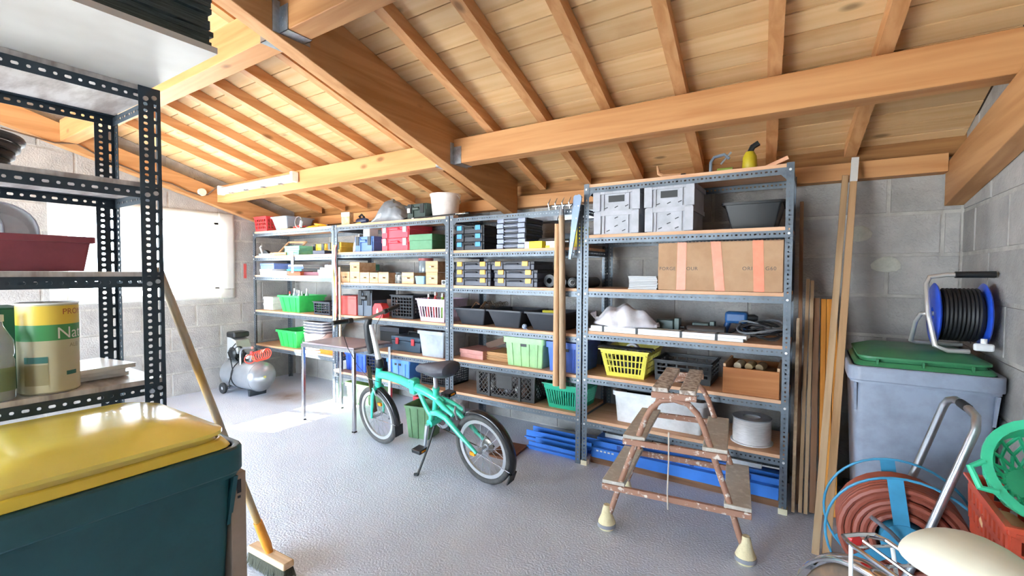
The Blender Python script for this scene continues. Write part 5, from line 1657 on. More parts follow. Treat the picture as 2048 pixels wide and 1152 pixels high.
tag(obj('base_plank', MB().box(-0.63, 0.63, -0.10, 0.10, 0, 0.045), wood('brown_floor_plank', (142, 104, 78), (112, 78, 56), 'x'), loc=(-0.757, 3.36, 0.0)), 'brown plank on the floor under the blue steel profiles', 'plank')
t = thing('blue_profile', 'lower bright blue steel beam under the tallest shelving', 'beam', (-0.757, 3.33, 0.046))
obj('channel', MB().box(-0.62, 0.62, -0.075, 0.12, 0, 0.006).box(-0.62, 0.62, -0.075, -0.069, 0.006, 0.075).box(-0.62, 0.62, -0.069, -0.03, 0.069, 0.075).box(-0.62, 0.62, -0.03, -0.024, 0.069, 0.115), BP, t)
for x in (-0.42, -0.02, 0.10, 0.45):
    obj('hook_slot', MB().box(x - 0.014, x + 0.014, -0.0325, -0.030, 0.078, 0.108), mat('dark_blue_slot', (36, 70, 140), 0.5), t)
for k in range(5):
    obj('white_print', MB().box(-0.58 + 0.03 * k, -0.562 + 0.03 * k, -0.0756, -0.075, 0.05, 0.062), PAPER, t)
t = thing('blue_profile', 'upper bright blue steel beam under the tallest shelving', 'beam', (-0.757, 3.42, 0.122))
obj('channel', MB().box(-0.62, 0.62, -0.055, 0.06, 0.04, 0.046).box(-0.62, 0.62, -0.055, -0.049, 0.0, 0.04).box(-0.62, 0.62, -0.085, -0.055, 0.0, 0.006), BP, t)
obj('end_plate', MB().box(0.62, 0.626, -0.08, 0.06, 0, 0.046), BP, t)
for k, (x0, x1, y, zz, lb) in enumerate(((-2.05, -1.44, 3.47, 0.0, 'blue steel beam running on the floor below the teal basket'), (-1.92, -1.45, 3.29, 0.0, 'second blue steel beam on the floor below the teal basket'))):
    t = thing('blue_profile', lb, 'beam', ((x0 + x1) / 2, y, zz))
    L = x1 - x0
    obj('channel', channel(L, 0.12, 0.085 - 0.02 * k), BP, t)
    obj('lip', MB().box(-L / 2, L / 2, -0.095, -0.06, 0.03, 0.036), BP, t)
tag(obj('dark_board', MB().box(-0.10, 0.10, -0.16, 0.16, 0, 0.018), wood('dark_board', (120, 78, 54), (96, 58, 38), 'y'), loc=(-2.02, 3.08, 0.0), rot=(0, 0, 0.12)), 'short dark brown board lying on the floor near the rear wheel', 'board')
t = thing('spirit_level', 'long white and black level lying on the blue beams', 'level', (-0.80, 3.40, 0.170))
obj('bar', MB().box(-0.52, 0.56, -0.012, 0.012, 0.0, 0.03), M_WHITE, t, bevel=0.002)
obj('grip', MB().box(-0.50, -0.15, -0.014, 0.014, 0.031, 0.06), M_BLACK, t, bevel=0.004)
obj('red_section', MB().box(0.0, 0.26, -0.014, 0.014, 0.031, 0.05), mat('dark_red_tool', (128, 46, 44), 0.5), t, bevel=0.004)
t = thing('tool_bag', 'black soft tool bag pushed under the lowest shelf', 'bag', (-0.29, 3.46, 0.1705))
obj('body', MB().box(-0.17, 0.17, -0.05, 0.12, 0, 0.085), mat('black_canvas', (34, 38, 38), 0.8), t, bevel=0.025)
obj('strap', MB().box(-0.16, 0.17, -0.058, -0.052, 0.015, 0.024), PAPER, t)

# ------------------------------------------------------------------ steel table
t = thing('steel_table', 'small chrome-legged table with grey-mauve top in front of the shelving', 'table', (-3.79, 2.89, 0.0), 3)
tw, td, th = 0.74, 0.48, 0.765
obj('table_top', MB().box(-tw / 2 + 0.012, tw / 2 - 0.012, -td / 2 + 0.012, td / 2 - 0.012, th - 0.012, th + 0.002), mat('mauve_grey_laminate', (158, 146, 150), 0.3, col2=(140, 128, 134), scale=4), t, bevel=0.002)
M_LEG = mat('brushed_steel_leg', (206, 208, 210), 0.18, 0.95, col2=(188, 190, 194), scale=8, stretch=(6, 6, 0.5))
for (a, b, c, d) in ((-tw / 2, tw / 2, -td / 2, -td / 2 + 0.03), (-tw / 2, tw / 2, td / 2 - 0.03, td / 2), (-tw / 2, -tw / 2 + 0.03, -td / 2 + 0.03, td / 2 - 0.03), (tw / 2 - 0.03, tw / 2, -td / 2 + 0.03, td / 2 - 0.03)):
    obj('apron', MB().box(a, b, c, d, th - 0.044, th - 0.0125), M_LEG, t)
for sx in (-1, 1):
    for sy in (-1, 1):
        lg = obj('leg', MB().box(sx * (tw / 2 - 0.016) - 0.0145, sx * (tw / 2 - 0.016) + 0.0145, sy * (td / 2 - 0.016) - 0.0145, sy * (td / 2 - 0.016) + 0.0145, 0.012, th - 0.0445), M_LEG, t, bevel=0.002)
        obj('foot_cap', MB().box(sx * (tw / 2 - 0.016) - 0.016, sx * (tw / 2 - 0.016) + 0.016, sy * (td / 2 - 0.016) - 0.016, sy * (td / 2 - 0.016) + 0.016, 0.0, 0.013), M_BLACK, lg)

# ------------------------------------------------------------------ air compressor
t = thing('air_compressor', 'silver air compressor with red coiled hose by the block wall', 'compressor', (-5.62, 2.88, 0.0), 4)
M_TANK = mat('silver_tank_paint', (166, 170, 176), 0.28, 0.55, col2=(152, 156, 162), scale=5)
R_ = 0.170
prof = [(0.0, -0.36)] + [(R_ * sin(radians(a)), -0.27 - 0.09 * cos(radians(a))) for a in (25, 50, 75, 90)] + [(R_ * sin(radians(a)), 0.27 + 0.09 * cos(radians(a))) for a in (90, 75, 50, 25)] + [(0.0, 0.36)]
obj('tank', MB().lathe(prof, 32, (0, 0, 0.225), 'x'), M_TANK, t)
obj('weld_band', MB().lathe([(R_ + 0.001, 0.262), (R_ + 0.003, 0.265), (R_ + 0.003, 0.275), (R_ + 0.001, 0.278)], 32, (0, 0, 0.225), 'x'), M_TANK, t)
obj('drain_plug', MB().cyl((0.355, -0.02, 0.235), (0.372, -0.02, 0.235), 0.014, n=10), mat('brass', (200, 180, 120), 0.3, 0.8), t)
obj('strap', MB().lathe([(R_ + 0.001, -0.05), (R_ + 0.006, -0.05), (R_ + 0.006, -0.035), (R_ + 0.001, -0.035)], 32, (0, 0, 0.225), 'x', closed=True), M_BLACK, t)
obj('axle_bracket', MB().box(-0.24, -0.18, -0.15, 0.15, 0.045, 0.075), M_ALU, t)
for s in (-1, 1):
    wh = obj('wheel', MB().lathe([(0.02, -0.016), (0.06, -0.016), (0.065, -0.010), (0.065, 0.010), (0.06, 0.016), (0.02, 0.016)], 20, (-0.21, s * 0.17, 0.065), 'y', closed=True), M_RUBBER, t)
    obj('wheel_hub', MB().cyl((-0.21, s * 0.17 - 0.012, 0.065), (-0.21, s * 0.17 + 0.012, 0.065), 0.02, n=12), GRY, wh)
obj('front_foot', MB().prism([(0.17, 0), (0.20, 0), (0.21, 0.07), (0.16, 0.07)], -0.10, 0.10, 'xz'), DGR, t)
obj('motor', MB().lathe([(0.05, -0.12), (0.075, -0.10), (0.08, 0.02), (0.06, 0.05)], 18, (-0.14, 0, 0.475), 'y'), M_BLACK, t)
obj('pump_housing', MB().prism([(-0.27, 0.40), (-0.10, 0.40), (-0.04, 0.52), (-0.10, 0.63), (-0.26, 0.68)], -0.09, 0.09, 'xz'), mat('dull_silver', (176, 178, 180), 0.4, 0.4), t, bevel=0.012)
obj('air_filter_cover', MB().box(-0.27, -0.10, -0.095, 0.095, 0.655, 0.725), M_BLACK, t, bevel=0.018)
obj('mounting_plate', MB().box(-0.26, 0.02, -0.08, 0.08, 0.39, 0.405), M_BLACK, t)
obj('fan_guard', MB().lathe([(0.085, -0.012), (0.095, -0.01), (0.095, 0.012), (0.085, 0.012)], 20, (-0.02, -0.085, 0.475), 'y', closed=True), M_BLACK, t)
obj('handle', MB().tube([(0.03, -0.10, 0.36), (0.03, -0.10, 0.48), (0.05, -0.10, 0.535), (0.10, -0.10, 0.56), (0.26, -0.10, 0.575)], 0.014, 10), M_ALU, t)
obj('regulator', MB().box(0.10, 0.15, -0.05, 0.0, 0.40, 0.47), M_ALU, t, bevel=0.006)
obj('pressure_gauge', MB().cyl((0.125, -0.06, 0.455), (0.125, -0.085, 0.455), 0.025, n=16), M_WHITE, t)
obj('red_knob', MB().lathe([(0.02, 0.47), (0.022, 0.475), (0.018, 0.51), (0.0, 0.512)], 12, (0.12, -0.02, 0)), RED, t)
obj('outlet_tap', MB().cyl((0.15, -0.03, 0.43), (0.21, -0.04, 0.42), 0.011, n=8), mat('brass', (200, 180, 120), 0.3, 0.8), t)
obj('power_cord', MB().tube([(-0.06, -0.10, 0.60), (-0.10, -0.17, 0.50), (-0.02, -0.185, 0.42), (0.0, -0.175, 0.30), (-0.06, -0.185, 0.15), (-0.08, -0.17, 0.09)], 0.006, 6), M_CORD, t)
# red coiled hose on the tank end
pts = []
for i in range(110):
    a = i * 2 * pi / 20
    u = i / 110
    pts.append((0.26 + 0.19 * u, -0.06 + 0.058 * cos(a) + 0.02 * u, 0.465 + 0.058 * sin(a) + 0.05 * u))
obj('coiled_hose', MB().tube(pts, 0.0055, 6), plastic('coral_hose', (240, 84, 66), 0.35), t)
obj('hose_ring', MB().tube([(0.21 + 0.02 * cos(radians(a)), -0.10 + 0.05 * cos(radians(a)), 0.44 + 0.05 * sin(radians(a))) for a in range(0, 360, 20)], 0.0065, 6, closed=True), plastic('coral_hose', (240, 84, 66), 0.35), t)


# ------------------------------------------------------------------ bicycles
def wheel(parent, cx, cz, R, m_tyre, m_rim, nsp=24, name='wheel', tr=0.022, rimw=0.020):
    w = obj(name, MB().tube([((R - tr) * cos(2 * pi * i / 48), 0, (R - tr) * sin(2 * pi * i / 48)) for i in range(48)], tr, 10, closed=True), m_tyre, parent, loc=(cx, 0, cz))
    ri = R - 2 * tr - 0.004
    obj('rim', MB().lathe([(ri - 0.018, -rimw * 0.45), (ri + 0.006, -rimw * 0.55), (ri + 0.006, rimw * 0.55), (ri - 0.018, rimw * 0.45)], 48, (0, 0, 0), 'y', closed=True), m_rim, w)
    obj('hub', MB().lathe([(0.006, -0.055), (0.022, -0.034), (0.022, -0.03), (0.012, -0.028), (0.012, 0.028), (0.022, 0.03), (0.022, 0.034), (0.006, 0.055)], 14, (0, 0, 0), 'y'), M_ALU, w)
    me = None
    for k in range(nsp):
        a = 2 * pi * k / nsp
        sgn = 1 if k % 2 else -1
        b = a + radians(38) * (1 if (k // 2) % 2 else -1)
        if me is None:
            pass
        p = Vector((0.021 * cos(b), sgn * 0.031, 0.021 * sin(b)))
        q = Vector(((ri - 0.016) * cos(a), 0, (ri - 0.016) * sin(a)))
        obj('spoke', MB().cyl(p, q, 0.0013, n=4, cap=False), M_GALV, w)
    return w


def fender(parent, cx, cz, R, a0, a1, w, m, name='mudguard'):
    mm = MB()
    n = 24
    for i in range(n + 1):
        a = radians(a0 + (a1 - a0) * i / n)
        for (dy, dr) in ((-w, -0.014), (-w * 0.6, 0.002), (0, 0.007), (w * 0.6, 0.002), (w, -0.014)):
            mm.v.append((cx + (R + dr) * cos(a), dy, cz + (R + dr) * sin(a)))
    for i in range(n):
        for j in range(4):
            k = i * 5 + j
            mm.f.append((k, k + 5, k + 6, k + 1))
    return obj(name, mm, m, parent, solid=0.002)


TQ = mat('turquoise_frame_paint', (66, 206, 172), 0.28, col2=(58, 194, 160), scale=12, coat=0.4)
M_TYRE = mat('grey_black_tyre', (58, 58, 58), 0.75, col2=(78, 76, 74), scale=26)
M_RIM = mat('silver_rim', (206, 208, 210), 0.3, 0.7)
bk = thing('folding_bicycle', 'turquoise folding bicycle with black saddle standing on its kickstand', 'bicycle', (-1.845, 2.54, 0.0), 0, rot=(radians(-9), 0, radians(174.7)))
WB = 1.185
rw_ = wheel(bk, 0.0, 0.25, 0.25, M_TYRE, M_RIM, 28)
fw_ = wheel(bk, WB, 0.25, 0.25, M_TYRE, M_RIM, 28)
obj('sprocket', MB().lathe([(0.012, 0.0), (0.052, 0.002), (0.052, 0.006), (0.040, 0.014), (0.012, 0.016)], 20, (0, -0.055, 0), 'y'), mat('dull_sprocket', (132, 126, 118), 0.4, 0.7), rw_)
obj('main_tube', MB().tube([(1.085, 0, 0.625), (0.95, 0, 0.632), (0.80, 0, 0.62), (0.66, 0, 0.595)], [0.030, 0.034, 0.034, 0.034], 14), TQ, bk)
obj('head_tube', MB().cyl((1.125, 0, 0.50), (1.062, 0, 0.69), 0.027, n=16), TQ, bk)
hg = obj('frame_hinge', MB().box(0.615, 0.675, -0.036, 0.036, 0.54, 0.655), TQ, bk, bevel=0.010)
obj('hinge_lever', MB().tube([(0.65, 0.04, 0.645), (0.62, 0.052, 0.66), (0.57, 0.05, 0.655)], 0.010, 8), TQ, hg)
obj('rear_main_tube', MB().tube([(0.62, 0, 0.59), (0.52, 0, 0.572), (0.42, 0, 0.545), (0.34, 0, 0.515)], [0.034, 0.032, 0.030, 0.026], 14), TQ, bk)
obj('seat_tube', MB().tube([(0.405, 0, 0.615), (0.425, 0, 0.52), (0.468, 0, 0.352)], 0.021, 12), TQ, bk)
obj('down_strut', MB().tube([(0.60, 0, 0.565), (0.555, 0, 0.47), (0.50, 0, 0.39), (0.47, 0, 0.355)], [0.019, 0.018, 0.019, 0.024], 10), TQ, bk)
for s in (-1, 1):
    obj('chain_stay', MB().tube([(0.47, s * 0.03, 0.37), (0.43, s * 0.045, 0.44), (0.36, s * 0.055, 0.46), (0.27, s * 0.058, 0.44), (0.14, s * 0.062, 0.345), (0.0, s * 0.066, 0.25)], [0.018, 0.021, 0.022, 0.021, 0.017, 0.012], 10), TQ, bk)
    obj('seat_stay', MB().tube([(0.38, s * 0.018, 0.535), (0.30, s * 0.040, 0.510), (0.20, s * 0.052, 0.470)], [0.022, 0.020, 0.014], 10), TQ, bk)
    obj('fork_blade', MB().tube([(1.122, s * 0.030, 0.505), (1.135, s * 0.052, 0.46), (1.16, s * 0.058, 0.34), (WB, s * 0.058, 0.25)], [0.016, 0.016, 0.013, 0.010], 10), TQ, bk)
obj('fork_crown', MB().tube([(1.125, -0.045, 0.50), (1.122, 0, 0.515), (1.125, 0.045, 0.50)], 0.020, 10), TQ, bk)
obj('bottom_bracket', MB().cyl((0.468, -0.05, 0.352), (0.468, 0.05, 0.352), 0.030, n=16), TQ, bk)
obj('seat_collar', MB().cyl((0.408, 0, 0.60), (0.404, 0, 0.622), 0.027, n=14), TQ, bk)
obj('seat_post', MB().cyl((0.406, 0, 0.61), (0.392, 0, 0.715), 0.0165, n=14), M_CHROME, bk)
# saddle with loose cover
mm = MB()
secs = [(0.60, 0.012, 0.015, 0.735), (0.57, 0.022, 0.030, 0.748), (0.50, 0.032, 0.040, 0.757), (0.42, 0.060, 0.050, 0.762), (0.34, 0.092, 0.056, 0.772), (0.27, 0.108, 0.058, 0.785), (0.215, 0.098, 0.050, 0.792), (0.195, 0.06, 0.03, 0.790)]
n = 12
for (x, hw, hh, zc) in secs:
    for k in range(n):
        a = 2 * pi * k / n
        zz = hh * sin(a)
        mm.v.append((x, hw * cos(a), zc + (zz if zz > 0 else zz * 1.15)))
for i in range(len(secs) - 1):
    for k in range(n):
        k2 = (k + 1) % n
        mm.f.append((i * n + k, i * n + k2, (i + 1) * n + k2, (i + 1) * n + k))
mm.f.append(tuple(range(n))[::-1]); mm.f.append(tuple((len(secs) - 1) * n + k for k in range(n)))
obj('saddle', mm, mat('charcoal_saddle_cover', (70, 70, 80), 0.55, col2=(54, 54, 62), scale=9), bk, sub=1)
# folding stem, bars
obj('stem_hinge', MB().lathe([(0.030, 0), (0.034, 0.01), (0.034, 0.05), (0.028, 0.07)], 14, (1.055, 0, 0.69)), M_BLACK, bk)
obj('stem_post', MB().tube([(1.055, 0, 0.75), (1.075, 0, 0.90), (1.095, 0, 1.04)], [0.024, 0.021, 0.019], 12), mat('pale_stem', (226, 228, 230), 0.25, 0.4), bk)
obj('stem_cover', MB().tube([(1.13, 0.012, 0.80), (1.135, 0.014, 0.92), (1.125, 0.012, 1.04), (1.105, 0.0, 1.09)], [0.024, 0.030, 0.032, 0.026], 12), M_BLACK, bk)
obj('handlebar', MB().tube([(1.115, -0.29, 1.125), (1.11, -0.10, 1.105), (1.105, 0, 1.095), (1.11, 0.10, 1.105), (1.115, 0.29, 1.125)], 0.0125, 10), M_ALU, bk)
for s in (-1, 1):
    gp = obj('grip', MB().tube([(1.112, s * 0.19, 1.114), (1.116, s * 0.31, 1.127)], 0.018, 12), M_BLACK, bk)
    obj('brake_lever', MB().tube([(1.12, s * 0.165, 1.11), (1.155, s * 0.18, 1.10), (1.165, s * 0.27, 1.095)], [0.010, 0.007, 0.005], 8), M_CHROME, bk)
    obj('brake_clamp', MB().cyl((1.11, s * 0.15, 1.11), (1.11, s * 0.18, 1.113), 0.021, n=12), M_BLACK, bk)
obj('brake_cable', MB().tube([(1.15, 0.17, 1.10), (1.24, 0.17, 1.02), (1.28, 0.12, 0.86), (1.24, 0.08, 0.70), (1.14, 0.06, 0.60), (1.02, 0.05, 0.585)], 0.003, 6), M_CORD, bk)
obj('brake_cable', MB().tube([(1.15, -0.17, 1.10), (1.20, -0.12, 1.00), (1.18, -0.06, 0.80), (1.12, -0.03, 0.64)], 0.003, 6), M_CORD, bk)
obj('strap', MB().box(1.150, 1.158, 0.02, 0.058, 0.30, 0.70), mat('brown_black_strap', (62, 42, 34), 0.6, col2=(110, 72, 52), scale=16, stretch=(1, 8, 0.2)), bk, bevel=0.002)
fender(bk, 0.0, 0.25, 0.272, 62, 205, 0.030, mat('gloss_black_mudguard', (24, 25, 28), 0.18))
fender(bk, WB, 0.25, 0.272, 92, 188, 0.030, mat('gloss_black_mudguard', (24, 25, 28), 0.18))
obj('mud_flap', MB().box(-0.004, 0.004, -0.036, 0.036, -0.075, 0.006), M_RUBBER, bk, loc=(-0.2465, 0, 0.135), rot=(0, radians(-25), 0))
obj('mud_flap', MB().box(-0.004, 0.004, -0.040, 0.040, -0.085, 0.006), M_RUBBER, bk, loc=(WB - 0.270, 0, 0.213), rot=(0, radians(-8), 0))
for s in (-1, 1):
    obj('mudguard_stay', MB().cyl((0, s * 0.062, 0.25), (-0.245, s * 0.03, 0.14 + 0.02), 0.0028, n=6), M_CHROME, bk)
    obj('mudguard_stay', MB().cyl((WB, s * 0.058, 0.25), (WB - 0.268, s * 0.03, 0.23), 0.0028, n=6), M_CHROME, bk)
obj('chain_ring', MB().lathe([(0.060, 0.0), (0.085, 0.0), (0.085, 0.004), (0.060, 0.004)], 28, (0.468, -0.065, 0.352), 'y', closed=True), M_ALU, bk)
obj('chain', MB().tube([(0.468, -0.063, 0.437), (0.2, -0.063, 0.36), (0.0, -0.062, 0.302), (-0.05, -0.062, 0.25), (0.0, -0.062, 0.198), (0.2, -0.063, 0.225), (0.468, -0.063, 0.267), (0.553, -0.063, 0.352)], 0.004, 5, closed=True), mat('oily_chain', (70, 60, 52), 0.5, 0.6), bk)
for s, a in ((1, -80), (-1, 100)):
    ex, ez = 0.468 + 0.17 * cos(radians(a)), 0.352 + 0.17 * sin(radians(a))
    cr_ = obj('crank_arm', MB().tube([(0.468, s * 0.07, 0.352), (ex, s * 0.095, ez)], [0.017, 0.012], 8), M_ALU, bk)
    pd = obj('pedal', MB().box(ex - 0.045, ex + 0.045, s * 0.145 - 0.038, s * 0.145 + 0.038, ez - 0.014, ez + 0.014), M_BLACK, bk, bevel=0.004)
    for q in (-1, 1):
        obj('reflector', MB().box(ex + q * 0.045 - 0.001, ex + q * 0.045 + 0.002, s * 0.145 - 0.02, s * 0.145 + 0.02, ez - 0.006, ez + 0.006), mat('amber_reflector', (244, 150, 40), 0.2), pd)
obj('kickstand', MB().tube([(0.44, 0.03, 0.33), (0.45, 0.10, 0.20), (0.452, 0.225, 0.042)], [0.010, 0.008, 0.008], 8), M_BLACK, bk)
obj('kickstand_foot', MB().tube([(0.452, 0.222, 0.045), (0.475, 0.238, 0.046)], [0.013, 0.010], 8), M_RUBBER, bk)
for (cx, cz) in ((0.10, 0.19), (WB - 0.06, 0.36)):
    obj('wheel_reflector', MB().box(cx - 0.022, cx + 0.022, -0.004, 0.012, cz - 0.012, cz + 0.012), mat('amber_reflector', (244, 120, 40), 0.2), bk)
for (cx, cz, an) in ((0.20, 0.50, 0), (1.13, 0.515, 0)):
    for s in (-1, 1):
        obj('brake_arm', MB().tube([(cx, s * 0.02, cz + 0.03), (cx - 0.012, s * 0.045, cz), (cx - 0.02, s * 0.04, cz - 0.06)], [0.006, 0.008, 0.006], 8), M_ALU, bk)

# ------------------------------------------------------------------ paint-splashed double stepladder
M_LAD = mat('rusty_paint_spattered_tube', (168, 124, 102), 0.6, col2=(230, 220, 208), scale=34, lo=0.56, hi=0.64)
M_TREAD = mat('grey_paint_spattered_board', (194, 188, 176), 0.85, col2=(218, 213, 202), scale=26, lo=0.50, hi=0.70, bump=0.2, bscale=40)
M_TRTOP = mat('crusted_top_board', (214, 206, 194), 0.9, col2=(150, 134, 120), scale=42, lo=0.45, hi=0.58, bump=0.5, bscale=60)
M_BOOT = mat('cream_rag_boot', (240, 228, 186), 0.8, col2=(226, 210, 166), scale=18, bump=0.3)
ld = thing('stepladder', 'rusty double-sided stepladder splashed with paint and cream rag feet', 'ladder', (-0.625, 2.765, 0.0), 7)
for s in (-1, 1):
    y = s * 0.265
    half = [(0.352, 0.045), (0.325, 0.12), (0.27, 0.30), (0.20, 0.50), (0.145, 0.66), (0.115, 0.72), (0.07, 0.765)]
    path = [(-x, y, zz) for x, zz in half] + [(0, y, 0.78)] + [(x, y, zz) for x, zz in reversed(half)]
    obj('bent_frame', MB().tube(path, 0.0155, 10), M_LAD, ld)
    for q in (-1, 1):
        bt = obj('rag_foot', MB().lathe([(0.0, 0.0), (0.040, 0.0), (0.052, 0.018), (0.048, 0.04), (0.033, 0.075), (0.024, 0.115), (0.018, 0.135)] if s < 0 else [(0.0, 0.0), (0.028, 0.0), (0.034, 0.012), (0.026, 0.04), (0.018, 0.06)], 14, (q * 0.352, y, 0)), M_BOOT, ld)
        if s < 0:
            obj('tape_patch', MB().lathe([(0.0535, 0.016), (0.0515, 0.034)], 14, (q * 0.352, y, 0)), mat('grey_tape', (150, 152, 158), 0.4), bt)
for zl, hw, bw_ in ((0.272, 0.375, 0.125), (0.545, 0.262, 0.118)):
    for s in (-1, 1):
        obj('cross_rail', MB().box(-hw, hw, s * 0.285 - 0.012, s * 0.285 + 0.012, zl - 0.038, zl - 0.006), M_LAD, ld, bevel=0.003)
        obj('tread', MB().box(min(s * hw, s * (hw - bw_)), max(s * hw, s * (hw - bw_)), -0.288, 0.288, zl - 0.006, zl + 0.014), M_TREAD, ld, bevel=0.003)
for s in (-1, 1):
    obj('top_rail', MB().box(-0.113, 0.113, s * 0.285 - 0.012, s * 0.285 + 0.012, 0.785, 0.818), M_LAD, ld, bevel=0.003)
    obj('top_board', MB().box(min(s * 0.11, s * 0.028), max(s * 0.11, s * 0.028), -0.292, 0.292, 0.818, 0.842), M_TRTOP, ld, bevel=0.004)
obj('hanging_cord', MB().tube([(-0.02, -0.30, 0.60), (-0.018, -0.302, 0.45), (-0.022, -0.30, 0.30), (-0.019, -0.30, 0.20)], 0.004, 6), mat('dirty_cord', (206, 194, 178), 0.9), ld)
obj('cord_knot', MB().tube([(-0.02, -0.284, 0.60), (-0.02, -0.30, 0.61), (-0.02, -0.302, 0.59)], 0.005, 6), mat('dirty_cord', (206, 194, 178), 0.9), ld)

# ------------------------------------------------------------------ timber leaning right of the tallest unit
M_T1 = wood('pale_lath', (200, 170, 134), (172, 140, 104), 'z', 0.7, ring=24)
M_T2 = wood('orange_plank', (220, 150, 64), (190, 116, 40), 'z', 0.5, ring=18, rnd=0.06)
M_T3 = wood('brown_plank', (146, 108, 80), (112, 80, 58), 'z', 0.7, ring=18)


def leaner(name, label, cat, xb, yb_, xt, yt, zt, w, d, m, rz=0, group=None, tip=None):
    """board standing on the floor at (xb, yb) and leaning to (xt, yt, zt)"""
    p, q = Vector((xb, yb_, 0.0)), Vector((xt, yt, zt))
    L = (q - p).length
    dr = (q - p).normalized()
    qd = dr.to_track_quat('Z', 'Y')
    t = bpy.data.objects.new(name, None)
    link(t); tag(t, label, cat, group)
    t.location = p + Vector((0, 0, abs(dr.y) * d / 2 + abs(dr.x) * w / 2))
    t.rotation_mode = 'QUATERNION'; t.rotation_quaternion = (dr.to_track_quat('Z', 'X') if False else Matrix(((1, 0, 0), (0, 1, 0), (0, 0, 1))).to_quaternion().rotation_difference(Matrix(((1, 0, 0), (0, 1, 0), (0, 0, 1))).to_quaternion()))
    t.rotation_quaternion = Vector((0, 0, 1)).rotation_difference(dr)
    obj('timber', MB().box(-w / 2, w / 2, -d / 2, d / 2, 0, L), m, t, bevel=0.002)
    if tip:
        obj('painted_end', MB().box(-w / 2 - 0.001, w / 2 + 0.001, -d / 2 - 0.001, d / 2 + 0.001, L - tip[0], L + 0.001), tip[1], t)
    else:
        obj('sawn_end', MB().box(-w / 2 + 0.001, w / 2 - 0.001, -d / 2 + 0.001, d / 2 - 0.001, L, L + 0.001), m, t)
    return t


leaner('chipboard_strip', 'torn-edged chipboard strip leaning closest to the tall shelving post', 'board', -0.058, 3.26, -0.058, 3.42, 1.16, 0.018, 0.09, mat('chipboard_raw', (190, 164, 132), 0.85, col2=(164, 138, 108), scale=40))
leaner('lath', 'tall thin brown lath against the wall beside the shelving', 'lath', -0.035, 3.38, -0.06, 3.74, 1.93, 0.022, 0.05, M_T3)
leaner('lath', 'pale lath in the leaning timber, shorter than the brown one', 'lath', -0.022, 3.255, -0.012, 3.62, 1.40, 0.02, 0.06, M_T1)
leaner('lath', 'second pale lath leaning next to the first pale one', 'lath', 0.006, 3.255, 0.012, 3.62, 1.39, 0.02, 0.06, M_T1)
leaner('plank', 'brown plank leaning between pale laths and orange planks', 'plank', 0.040, 3.27, 0.038, 3.66, 1.25, 0.032, 0.14, M_T3)
leaner('plank', 'orange varnished plank nearest the brown plank', 'plank', 0.082, 3.28, 0.076, 3.67, 1.245, 0.028, 0.14, M_T2, group='orange planks')
leaner('plank', 'orange varnished plank behind the long poles', 'plank', 0.114, 3.28, 0.106, 3.67, 1.245, 0.028, 0.14, M_T2, group='orange planks')
leaner('plank', 'orange varnished plank next to the grey bin', 'plank', 0.146, 3.28, 0.136, 3.67, 1.24, 0.026, 0.14, M_T2, group='orange planks')
leaner('pole', 'long pale pole leaning from the floor to the wall plate', 'pole', 0.052, 2.80, 0.175, 3.685, 2.07, 0.034, 0.034, M_T1)
leaner('pole', 'long pole with a white painted tip leaning beside the pale one', 'pole', 0.098, 2.80, 0.222, 3.655, 2.17, 0.036, 0.036, wood('tan_pole', (194, 156, 116), (164, 126, 88), 'z', 0.7, ring=24), tip=(0.17, mat('greyish_white_paint', (206, 206, 204), 0.7)))


